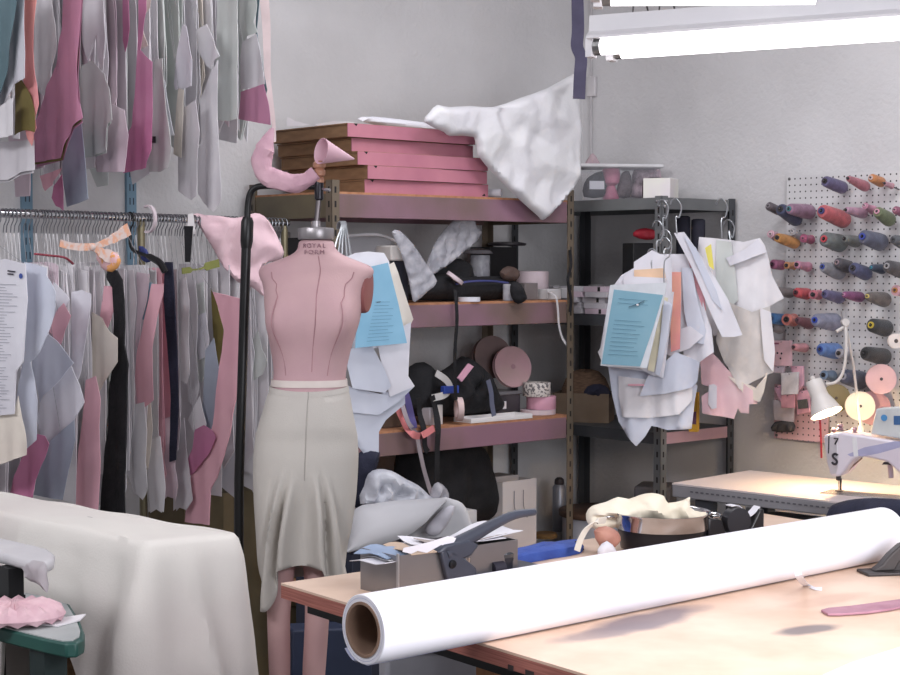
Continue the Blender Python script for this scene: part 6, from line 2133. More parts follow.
for nm, pts, c, lab, cat in (('dark_wad', [(584, 197), (584, 184), (590, 176), (602, 171), (607, 178), (606, 190), (604, 197)], (70, 68, 74), 'dark grey cloth wad inside the clear storage tub, behind the small white card', 'cloth'),
                             ('grey_wad', [(617, 197), (618, 184), (622, 173), (629, 171), (632, 184), (630, 197)], (124, 112, 116), 'dusty grey cloth wad inside the clear storage tub beside the pink pot', 'cloth'),
                             ('blush_bundle', [(631, 197), (632, 182), (634, 170), (648, 169), (660, 170), (660, 197)], (214, 190, 200), 'pale blush paper bundle inside the clear storage tub, behind the ivory white carton', 'paper')):
    tag(lump(nm, pts, P(620, 190, yy_ + 0.02 + (0.03 if nm == 'blush_bundle' else 0)), ta.normalized(), M(nm, c, 0.85, c2=tuple(x * 0.7 for x in c), scale=30), depth=0.02, crump=0.014, seed=len(nm), step=0.009), lab, cat)
tag(MB().obox(o_ + ta * (Wt * 0.12) + tb_ * 0.022 + Z * 0.05, ta * 0.062, tb_ * 0.004, Z * 0.034).build('white_card', PW), 'small white card inside the clear storage tub, behind its left front', 'card')
tag(lump('pink_tissue', [(585, 166), (588, 158), (593, 153), (598, 160), (600, 166)], P(592, 162, 6.8), V((1, 0, 0)), M('tissue_pinkgrey', (190, 168, 174), 0.8), depth=0.012, crump=0.006, step=0.008), 'pinkish tissue sticking up behind the lid of the storage tub', 'tissue')
wc = P(643, 197, 6.42)
o_ = h2(wc.x, 6.33, zt)
xa_, ya_ = V((0.93, -0.36, 0)), V((0.36, 0.93, 0))
tag(MB().obox(h2(P(643, 190, 6.42).x, 6.42, zt), V((0.955, -0.30, 0)).normalized() * 0.108, V((0.42, 0.907, 0)).normalized() * 0.115, Z * (P(660, 178, 6.4).z - zt)).build('white_carton', M('carton_ivory', (226, 224, 214), 0.7, c2=(220, 212, 214)), bevel=0.002), 'small ivory white carton at the right front corner of the grey shelving top', 'carton')
tag(MB().lathe(h2(P(655, 190, 6.62).x, 6.62, zt), Z, [(0.05, 0), (0.052, 0.004), (0.052, 0.078), (0.046, 0.088), (0.02, 0.094), (0.001, 0.095)], 26).build('dark_cap', M('cap_plum', (58, 40, 48), 0.5), smooth=True), 'dark plum round cap just behind the ivory white carton', 'tin')  # dark round cap, built as a short domed cylinder
# middle plate: small white boxes in rows, dark rolls
zm2 = GZ[1] + 0.001
bw = M('smallbox_white', (206, 202, 208), 0.7)
bpk = M('smallbox_pinkish', (212, 192, 204), 0.7)
rowdef = [(5, (574, 590, 607)), (4, (573, 591, 607)), (3, (572, 594, 608)), (2, (572, 586, 598)), (1, (574, 583, 597))]
names = ['bottom', 'second', 'third', 'fourth', 'top']
for r_ in range(5):
    for k in range(3):
        o_ = GS(0.30 + 0.145 * k + 0.012 * ((r_ * 7 + k * 3) % 3), 0.012 + 0.006 * ((r_ + k) % 3), zm2 + r_ * 0.0225)
        b_ = thing('small_box', '%s carton in the %s row of small white cartons on the grey shelving' % (('right-hand', 'middle', 'left-hand')[k], names[r_]), 'carton', o_, 'small white cartons stacked on the grey shelving')
        MB().obox(o_, B * 0.122, A * 0.08, Z * 0.0215).build('box', bpk if (r_ + k) % 4 == 0 else bw, b_, bevel=0.001)
        if (r_ + k) % 2 == 0:
            MB().obox(o_ + B * (0.03 + 0.03 * k) - A * 0.0006 + Z * 0.002, B * 0.014, A * 0.0006, Z * 0.018).build('dark_end_label', slotm, b_)
tag(MB().lathe(GS(0.40, 0.06, zm2 + 5 * 0.0225), Z, [(0.03, 0), (0.034, 0.002), (0.034, 0.006), (0.001, 0.008)], 20).build('round_cover', M('lid_greydim', (130, 130, 130), 0.5), smooth=True), 'grey round lid lying on the stack of small white cartons', 'lid')
for k, (x0, x1, yt, c, lab) in enumerate(((676, 690, 216, (38, 38, 52), 'dark navy upright fabric roll behind the hooked papers, the taller one'), (691, 705, 219, (44, 44, 58), 'dark navy upright fabric roll behind the hooked papers, the shorter one'))):
    p0, p1 = P(x0, 260, 6.5), P(x1, 260, 6.5)
    h = P(x0, yt, 6.5).z
    tag(MB().lathe(h2((p0.x + p1.x) / 2, 6.5, zm2), Z, [(0.026, 0), (0.028, 0.005), (0.028, h - zm2 - 0.005), (0.02, h - zm2)], 20).build('fabric_roll', M('roll_navy%d' % k, c, 0.85), smooth=True), lab, 'fabric roll')
tag(MB().obox(h2(P(700, 240, 6.42).x, 6.48, zm2), V((0.1, 0.05, 0)), V((-0.03, 0.07, 0)), Z * 0.23).build('slate_box', M('box_slate', (70, 76, 90), 0.7), bevel=0.003), 'slate grey box behind the hooked papers at the right back post of the grey shelving', 'box')
tag(MB().obox(h2(P(633, 246, 6.5).x, 6.5, zm2), V((0.085, 0.02, 0)), V((-0.03, 0.12, 0)), Z * (P(640, 243, 6.5).z - zm2)).build('black_carton', M('box_black', (30, 29, 32), 0.6), bevel=0.003), 'black carton beside the front post of the grey shelving, under the red bag', 'carton')
tag(lump('red_bag', [(633, 236), (636, 230), (646, 228), (656, 231), (656, 238), (646, 240)], P(645, 242, 6.49), V((1, 0, 0)), M('bag_red', (186, 44, 62), 0.6), depth=0.02, crump=0.012, step=0.008), 'small red bag beside the front post of the grey shelving', 'bag')
# lower plate: basket and carton, yellow box
zl2 = GZ[2] + 0.001
gc = GS(0.46, 0.06, zl2)
p0, p1 = P(566, 400, 6.62), P(612, 400, 6.62)
cz = P(590, 395, 6.62).z
ob_ = h2(P(552, 400, 6.78).x, 6.72, zl2)
carv, carw = V((0.97, -0.24, 0)), V((0.24, 0.97, 0))
cart_ = thing('open_carton', 'open brown carton with a wicker basket in it, low on the grey shelving', 'carton', ob_)
Wc = 0.235
for q0, e1, e2 in ((ob_, carv * Wc, carw * 0.006), (ob_ + carw * 0.16, carv * Wc, carw * 0.006), (ob_ + carw * 0.006, carv * 0.006, carw * 0.154), (ob_ + carv * (Wc - 0.006) + carw * 0.006, carv * 0.006, carw * 0.154)):
    MB().obox(q0, e1, e2, Z * (cz - zl2)).build('wall', M('carton_tan', (126, 108, 92), 0.85, c2=(112, 96, 80)), cart_)
MB().obox(ob_ + carv * 0.006 + carw * 0.006, carv * (Wc - 0.012), carw * 0.154, Z * 0.006).build('bottom', MATS['carton_tan'], cart_)
bk_ = thing('wicker_basket', 'brown wicker basket tipped on its side in the open brown carton', 'basket', ob_ + carv * 0.12 + carw * 0.08 + Z * 0.07)
bcn = ob_ + carv * 0.125 + carw * 0.085 + Z * 0.10
wk = M('wicker', (118, 92, 72), 0.8, c2=(86, 66, 52), scale=45, stretch=(1, 1, 5), bump=0.6, bscale=90)
mb = MB()
rings = []
for r_, h in ((0.02, 0.115), (0.055, 0.105), (0.085, 0.075), (0.102, 0.035), (0.106, 0.0), (0.1, 0.0), (0.08, 0.068), (0.02, 0.105)):
    rings.append([bcn + carv * r_ * cos(2 * pi * k / 30) + carw * 0.68 * r_ * sin(2 * pi * k / 30) + Z * (h + 0.004 * sin(k * 2.1)) for k in range(30)])
mb.loft(rings)
mb.build('bowl', wk, bk_, smooth=True)
for k in range(3):
    MB().tube([bcn + (carv * cos(2 * pi * j / 24) + carw * 0.7 * sin(2 * pi * j / 24)) * (0.108 - 0.02 * k) + Z * (0.004 + 0.034 * k) for j in range(24)], 0.0045, 6, close=True).build('woven_rim', wk, bk_, smooth=True)
tag(lump('dark_cloth', [(584, 396), (588, 386), (600, 384), (608, 388), (610, 398)], ob_ + carw * 0.02 + Z * 0.10, carv, navyc, depth=0.02, crump=0.012, step=0.012), 'dark cloth lying in the open brown carton in front of the wicker basket', 'cloth')
yb = P(689, 433, 6.28)
yl = thing('yellow_box', 'slim yellow box standing on the lower plate of the grey shelving', 'box', h2(yb.x, 6.3, zl2))
oy = h2(P(689.5, 430, 6.3).x, 6.32, zl2)
MB().obox(oy, V((0.9, -0.42, 0)).normalized() * 0.034, V((0.42, 0.9, 0)).normalized() * 0.03, Z * 0.155).build('box', M('box_yellow', (222, 172, 56), 0.6), yl, bevel=0.001)
MB().obox(oy + V((0.0016, -0.0012, 0.03)), V((0.9, -0.42, 0)).normalized() * 0.028, V((0.42, 0.9, 0)).normalized() * 0.001, Z * 0.05).build('printed_panel', M('print_violet', (110, 74, 110), 0.7), yl)
# drum with a wooden lid under the grey shelving
dp_ = P(604, 512, 6.72)
dr = thing('drum', 'white fibre drum with a dark wooden lid, on the floor under the grey shelving', 'drum', h2(dp_.x, dp_.y))
dh = P(604, 510, 6.72).z - 0.02
MB().lathe(h2(dp_.x, dp_.y), Z, [(0.17, 0), (0.175, 0.01), (0.175, dh - 0.01), (0.172, dh)], 40).build('barrel', M('drum_white', (196, 196, 204), 0.6, c2=(184, 184, 194)), dr, smooth=True, angle=50)
MB().lathe(h2(dp_.x, dp_.y, dh), Z, [(0.188, 0), (0.19, 0.004), (0.19, 0.02), (0.186, 0.024), (0.001, 0.024)], 40).build('wooden_lid', M('lid_brown', (98, 72, 58), 0.6, c2=(80, 58, 46), scale=8, stretch=(1, 6, 1)), dr, smooth=True, angle=50)
for k in range(3):
    a_ = radians(238 + k * 14)
    MB().obox(h2(dp_.x + 0.1755 * cos(a_), dp_.y + 0.1755 * sin(a_), dh - 0.13 - 0.04 * (k % 2)), V((-sin(a_), cos(a_), 0)) * 0.022, V((cos(a_), sin(a_), 0)) * 0.001, Z * 0.012).build('print_mark', M('print_slate', (90, 100, 140), 0.8), dr)
gbx = h2(P(632, 520, 6.45).x, 6.4)
tag(MB().obox(gbx, V((0.14, -0.04, 0)), V((0.05, 0.16, 0)), Z * 0.62).build('dim_bin', M('bin_dim', (96, 92, 94), 0.6), bevel=0.01), 'dim grey plastic bin on the floor behind the heaped cream cloth', 'bin')
tag(MB().obox(n0 + ND * 0.2 + NE * 0.12, ND * 0.5, NE * 0.25, Z * 0.6).build('navy_crate', M('crate_navy', (34, 38, 58), 0.7), bevel=0.006), 'dark navy crate in the shade under the sewing table', 'crate')

# ------------------------------------------------------------------ papers on hooks at the right end of the grey shelving
UX = V((0.93, -0.36, 0)).normalized()


def whook(x0, y0, x1, y1, Y, lab, cat='hook', r=0.0028):
    """S-shaped wire hook from the shelf edge down to the papers"""
    a_, b_ = P(x0, y0, Y), P(x1, y1, Y - 0.02)
    pts = [a_ + V((-0.012, 0.012, -0.012)), a_ + V((-0.006, 0.004, 0.004)), a_ + V((0.010, -0.006, 0.006)), a_ + V((0.026, -0.012, -0.022)), a_ + V((0.018, -0.014, -0.06)), (a_ + b_) / 2 + V((0, -0.012, 0)), b_]
    return spline(pts, 5), r


def bundle(lab, pieces, Y, hooks, group='paper bundles hooked on the grey shelving', cat='papers', th=0.002, amp=0.005, u=UX, seed=0, lines=None):
    p0 = pieces[0][0]
    cxx = sum(p[0] for p in p0) / len(p0)
    o_ = P(cxx, min(p[1] for p in p0), Y)
    t = thing('hanging_papers', lab, cat, o_, group)
    for hk_ in hooks:
        pts, r = whook(*hk_, Y, lab)
        MB().tube(pts, r, 6).build('wire_hook', wire, t, smooth=True)
    nq = u.cross(Z)
    nq = -nq if nq.y > 0 else nq
    for i, pc in enumerate(pieces):
        pts, mt = pc[0], pc[1]
        dy = pc[2] if len(pc) > 2 else 0.004 * i
        sheet('sheet', pts, o_ - nq * dy, u, mt, t, th=th, amp=pc[3] if len(pc) > 3 else amp, seed=seed + i * 3, step=0.018, freq=40)
    return t, o_, nq


# back big whites first
bundle('wide pale pattern sheets hooked at the right back post, reaching furthest right', [([(699, 237), (712, 238), (731, 240), (744, 242), (760, 238), (765, 246), (769, 262), (772, 276), (784, 298), (766, 308), (744, 324), (728, 330), (714, 336), (704, 312), (696, 280)], PG, 0.0, 0.012),
                                                                                          ([(716, 240), (731, 242), (735, 270), (738, 300), (726, 312), (716, 280)], PGG, -0.012, 0.004), ([(726, 258), (744, 250), (758, 239), (764, 246), (766, 252), (746, 260), (730, 266)], PW, -0.02, 0.004)], 6.16, [(720, 201, 722, 238), (727, 222, 730, 240)], seed=200)
bundle('cream white pattern sheet with a pointed lower corner, at the right of the hooked papers', [([(724, 300), (752, 312), (770, 306), (772, 340), (774, 372), (756, 380), (740, 389), (732, 374), (724, 362), (716, 340)], M('paper_warmgrey', (214, 208, 204), 0.8), 0.0, 0.01), ([(760, 308), (771, 312), (775, 352), (773, 372), (764, 360)], PG, -0.01)], 6.1, [], seed=210)
bundle('pink tinged pattern sheets low at the right of the hooked papers', [([(700, 358), (712, 352), (730, 372), (745, 384), (758, 394), (757, 404), (750, 404), (750, 413), (741, 413), (738, 408), (734, 419), (703, 413), (702, 396), (714, 388), (702, 384)], M('paper_blush', (226, 196, 200), 0.8, c2=(218, 182, 190)), 0.0, 0.01),
                                                                            ([(728, 376), (756, 388), (764, 378), (768, 372), (764, 392), (760, 402), (748, 398)], PC, -0.01), ([(709, 385), (714, 384), (717, 386), (717, 408), (712, 409), (708, 404)], PW, -0.02)], 6.12, [], seed=220)
bundle('big lower white pattern sheets of the left hooked papers, pointed at the bottom', [([(608, 366), (622, 366), (660, 372), (690, 380), (697, 386), (694, 402), (691, 429), (668, 430), (651, 426), (646, 436), (637, 446), (628, 436), (618, 422), (612, 396)], PB, 0.0, 0.012),
                                                                                          ([(618, 376), (650, 380), (692, 378), (692, 400), (680, 414), (652, 418), (622, 417), (618, 396)], PG, -0.014, 0.012), ([(648, 376), (676, 352), (700, 362), (697, 382), (690, 388), (664, 394), (640, 396)], PB, -0.028, 0.01), ([(628, 384), (644, 384), (644, 386), (628, 386)], PK, -0.04, 0.0)], 6.06, [], seed=230)
bundle('white folded pattern sheets in the middle of the left hooked papers', [([(654, 254), (690, 254), (700, 290), (712, 330), (714, 352), (700, 362), (684, 356), (678, 330), (666, 290)], PW, 0.0, 0.01), ([(682, 268), (692, 268), (698, 300), (706, 330), (704, 344), (690, 342), (684, 310)], PB, -0.012), ([(676, 330), (690, 326), (704, 336), (690, 348), (670, 356), (660, 350)], PW, -0.02)], 6.10, [(661, 202, 664, 236)], seed=240)
bundle('slanting pink strip between the white hooked papers', [([(688, 260), (697, 258), (704, 290), (706, 311), (702, 306), (696, 288)], M('paper_rose', (212, 150, 160), 0.75), 0.0, 0.003)], 6.08, [], seed=250, th=0.003)
t, o_, nq = bundle('long narrow white folded sheet on its own bent hook, slanting to the right', [([(674, 233), (684, 232), (694, 246), (712, 272), (728, 300), (742, 335), (734, 337), (722, 337), (708, 306), (692, 268)], PW, 0.0, 0.004), ([(684, 236), (696, 248), (716, 290), (722, 310), (712, 300), (700, 272)], PB, -0.008)], 6.04, [(674, 201, 677, 234)], seed=260, th=0.004)
bundle('small yellow slip tucked between the hooked papers', [([(705, 248), (711, 244), (714, 270), (709, 266)], PYE, 0.0, 0.001)], 6.02, [], seed=270)
bundle('pink and orange strip hanging right of the blue folder', [([(666, 272), (681, 272), (681, 300), (680, 349), (671, 352), (670, 310)], M('strip_pinkorange', (226, 140, 150), 0.75, c2=(238, 176, 150), scale=4), 0.0, 0.002)], 6.04, [(664, 232, 664, 268)], seed=280, th=0.003)
bundle('fanned white and yellow papers in plastic, just right of the blue folder', [([(658, 290), (674, 292), (672, 312), (668, 340), (663, 378), (652, 375), (640, 368), (648, 330)], PW, 0.0, 0.006), ([(660, 296), (668, 298), (663, 330), (654, 372), (648, 370), (654, 330)], M('paper_ivory', (236, 228, 200), 0.8), -0.012, 0.004), ([(664, 300), (672, 304), (667, 340), (660, 376), (655, 374), (660, 340)], PB, -0.022, 0.004)], 6.0, [], seed=290)
bundle('white pattern sheets behind the blue folder, with stepped upper edges', [([(622, 275), (634, 268), (634, 262), (652, 250), (660, 254), (672, 258), (672, 300), (648, 372), (604, 366), (600, 350), (610, 290)], PW, 0.0, 0.004), ([(634, 270), (664, 268), (666, 280), (634, 284)], M('paper_peach', (238, 202, 170), 0.8), -0.008, 0.002), ([(624, 276), (666, 278), (660, 300), (622, 300)], PW, -0.014, 0.002), ([(598, 352), (606, 340), (606, 358), (602, 362)], PG, -0.014, 0.002)], 6.03, [(651, 251, 652, 270), (656, 223, 657, 262)], seed=300)
fb = thing('blue_folder', 'blue printed sheet in a white-edged clear sleeve, foremost of the hooked papers', 'folder', P(640, 282, 5.95))
of_ = P(635, 325, 5.95)
whk, r_ = whook(664, 240, 664, 284, 5.97, '')
MB().tube(whk, 0.0028, 6).build('wire_hook', wire, fb, smooth=True)
sheet('sleeve', [(610, 285), (667, 282.5), (665, 294), (656, 330), (647, 368), (600.5, 365.5), (605, 330)], of_, UX, M('sleeve_white', (220, 224, 230), 0.4), fb, th=0.003, amp=0.0005, seed=301)
nq = UX.cross(Z)
nq = -nq if nq.y > 0 else nq
sheet('sheet', [(614, 289.5), (663, 295), (654, 325), (640, 366.5), (601.5, 364), (607, 330)], of_ + nq * 0.0022, UX, PBL, fb, th=0.001, amp=0.0005, seed=301)
hp_ = [hit(x, y, of_, nq) for x, y in ((617, 296), (655, 299), (640, 358), (606, 356))]
print_lines(fb, hp_, 14, M('ink_teal', (84, 128, 150), 0.8), 1, 0.0014, front=0.0052, skip=(2, 3, 4))
w0, w1, w2 = hit(629, 307, of_, nq) + nq * 0.006, hit(638, 304, of_, nq) + nq * 0.006, hit(645, 300.5, of_, nq) + nq * 0.006
MB().tube([w0, w1, w2], [0.0016, 0.003, 0.0016], 6, flat=0.4).build('dark_clip', M('clip_dark', (50, 54, 74), 0.5), fb, label='dark slanting clip with a pale middle')
MB().sphere(w1 - Z * 0.003 + nq * 0.001, 0.005, 0.002, 0.004, n=10, m=6).build('clip_middle', whitem, fb)

# ------------------------------------------------------------------ pegboards with thread cones on the right wall
def pegmat(name, c, c2, off, hole=0.6):
    m = M(name, c, 0.6, c2=c2, scale=3)
    nt, b, cr = nodes_of(m)
    tc = [n for n in nt.nodes if n.type == 'TEX_COORD'][0]
    uv = tc.outputs['UV']
    sc_ = nt.nodes.new('ShaderNodeVectorMath')
    sc_.operation = 'SCALE'
    sc_.inputs['Scale'].default_value = 1 / 0.0254
    nt.links.new(uv, sc_.inputs[0])
    fr_ = nt.nodes.new('ShaderNodeVectorMath')
    fr_.operation = 'FRACTION'
    nt.links.new(sc_.outputs['Vector'], fr_.inputs[0])
    sb_ = nt.nodes.new('ShaderNodeVectorMath')
    sb_.operation = 'SUBTRACT'
    sb_.inputs[1].default_value = (0.5, 0.5, 0)
    nt.links.new(fr_.outputs['Vector'], sb_.inputs[0])
    ln = nt.nodes.new('ShaderNodeVectorMath')
    ln.operation = 'LENGTH'
    nt.links.new(sb_.outputs['Vector'], ln.inputs[0])
    lt = nt.nodes.new('ShaderNodeMath')
    lt.operation = 'LESS_THAN'
    lt.inputs[1].default_value = 0.135
    nt.links.new(ln.outputs['Value'], lt.inputs[0])
    mx = nt.nodes.new('ShaderNodeMixRGB')
    nt.links.new(lt.outputs['Value'], mx.inputs['Fac'])
    nt.links.new(cr.outputs['Color'], mx.inputs['Color1'])
    mx.inputs['Color2'].default_value = rgb((60, 56, 60))
    nt.links.new(mx.outputs['Color'], b.inputs['Base Color'])
    return m


def board(name, p_tl, w_, h_, mat, lab, th=0.006, proud=0.02):
    t = thing(name, lab, 'pegboard', p_tl - Z * h_)
    mb = MB()
    mb.obox(p_tl - Z * h_ - A * 0.0, -B * w_, A * th, Z * h_)
    mb.uv = []
    for v_ in mb.v:
        d = v_ - p_tl
        mb.uv.append((-d.dot(B), d.z + 5.08))
    mb.build('panel', mat, t)
    m2 = MB()
    for a_ in (0.0, w_ - 0.02):
        m2.obox(p_tl - Z * h_ + A * th - B * a_, -B * 0.02, A * (proud - th - 0.001), Z * h_)
    m2.build('batten', M('batten_wood', (160, 140, 120), 0.8), t)
    m3 = MB()
    for a_, z_ in ((0.012, -0.012), (0.012, -h_ + 0.012)):
        m3.lathe(p_tl - B * a_ + Z * z_, -A, [(0.006, 0), (0.006, 0.002), (0.002, 0.003)], 10)
    m3.build('screws', M('screw_grey', (120, 118, 118), 0.4, metal=0.6), t)
    return t


ptl = WBP(787, 176, 0.02)
pbl = WBP(787, 437, 0.02)
board('pegboard', ptl, 1.1, ptl.z - WBP(787, 425, 0.02).z, pegmat('pegboard_white', (214, 212, 212), (206, 204, 206), 0), 'large white pegboard on the right wall holding the rows of thread cones')
p2 = WBP(774.5, 384, 0.032)
board('pegboard', p2, (WBP(828, 420, 0.032) - WBP(774.5, 420, 0.032)).length, p2.z - WBP(775, 438, 0.032).z, pegmat('pegboard_pink', (222, 186, 190), (214, 176, 182), 0), 'small pinkish pegboard low on the right wall under the hanging packets', proud=0.0175)

TC = lambda n, c: M('thread_' + n, c, 0.75, c2=tuple(x * 0.84 for x in c), scale=40, stretch=(1, 1, 1), bump=0.35, bscale=300, sheen=0.2)


def mute(c, k=0.22, g=140):
    return tuple(int(x * (1 - k) + g * k) for x in c)


def cone(tip, base, rt, rb, col, core, lab, kind='cone', row='thread cones on the pegboard'):
    """thread cone on its peg: tip and base given in pixels, radii in pixels"""
    col, core = mute(col), mute(core, 0.12)
    big = rb > 3.2
    Lp = 0.13 if big else 0.075
    bp = WBP(base[0], base[1], 0.05)
    dpx = sqrt((tip[0] - base[0]) ** 2 + (tip[1] - base[1]) ** 2)
    tpt = WBP(tip[0], tip[1], 0.05 + Lp * min(1.25, max(0.45, dpx / 21.0)))
    ax = tpt - bp
    Lx = ax.length
    axn = ax.normalized()
    k = bp.y / F
    t = thing('thread_cone' if kind == 'cone' else 'thread_spool', lab, 'thread cone' if kind == 'cone' else 'thread spool', bp, row)
    a_, b_ = rt * k, rb * k
    if kind == 'cone':
        prof = [(b_ * 0.55, 0), (b_ * 0.9, 0.002), (b_, 0.010), (b_ * 0.99, Lx * 0.25), (a_ * 0.55 + b_ * 0.45, Lx * 0.68), (a_ * 1.02, Lx * 0.93), (a_ * 0.86, Lx * 0.985), (a_ * 0.45, Lx)]
    else:
        prof = [(b_ * 0.5, 0), (b_, 0.001), (b_, Lx * 0.15), (b_ * 0.9, Lx * 0.2), (a_ * 0.95, Lx * 0.82), (a_, Lx * 0.86), (a_, Lx * 0.97), (a_ * 0.45, Lx)]
    MB().lathe(bp, axn, prof, 24).build('winding', TC('%d_%d_%d' % col, col), t, smooth=True, angle=50)
    cm = M('core_%d_%d_%d' % core, core, 0.5)
    MB().lathe(bp + axn * (Lx - 0.004), axn, [(a_ * 0.5, 0), (a_ * 0.5, 0.009), (a_ * 0.26, 0.009), (a_ * 0.26, 0.001)], 18).build('tube', cm, t, smooth=True, angle=50)
    MB().lathe(bp + axn * (Lx + 0.0052), axn, [(a_ * 0.26, 0), (0.001, 0.0)], 14).build('tube_hole', slotm, t)
    wl = hit(base[0], base[1], WB - A * 0.016, A)
    MB().tube([bp - axn * 0.04 - Z * 0.003, bp + axn * (Lx + 0.012)], 0.0025, 6).build('peg', M('peg_steel', (110, 108, 112), 0.4, metal=0.7), t)
    return t


def cr1(x, y):
    return (740 + x / 5.625, 160 + y / 5.625)


def cr2(x, y):
    return (740 + x / 5.625, 260 + y / 5.625)


def cr3(x, y):
    return (740 + x / 5.625, 360 + y / 5.625)


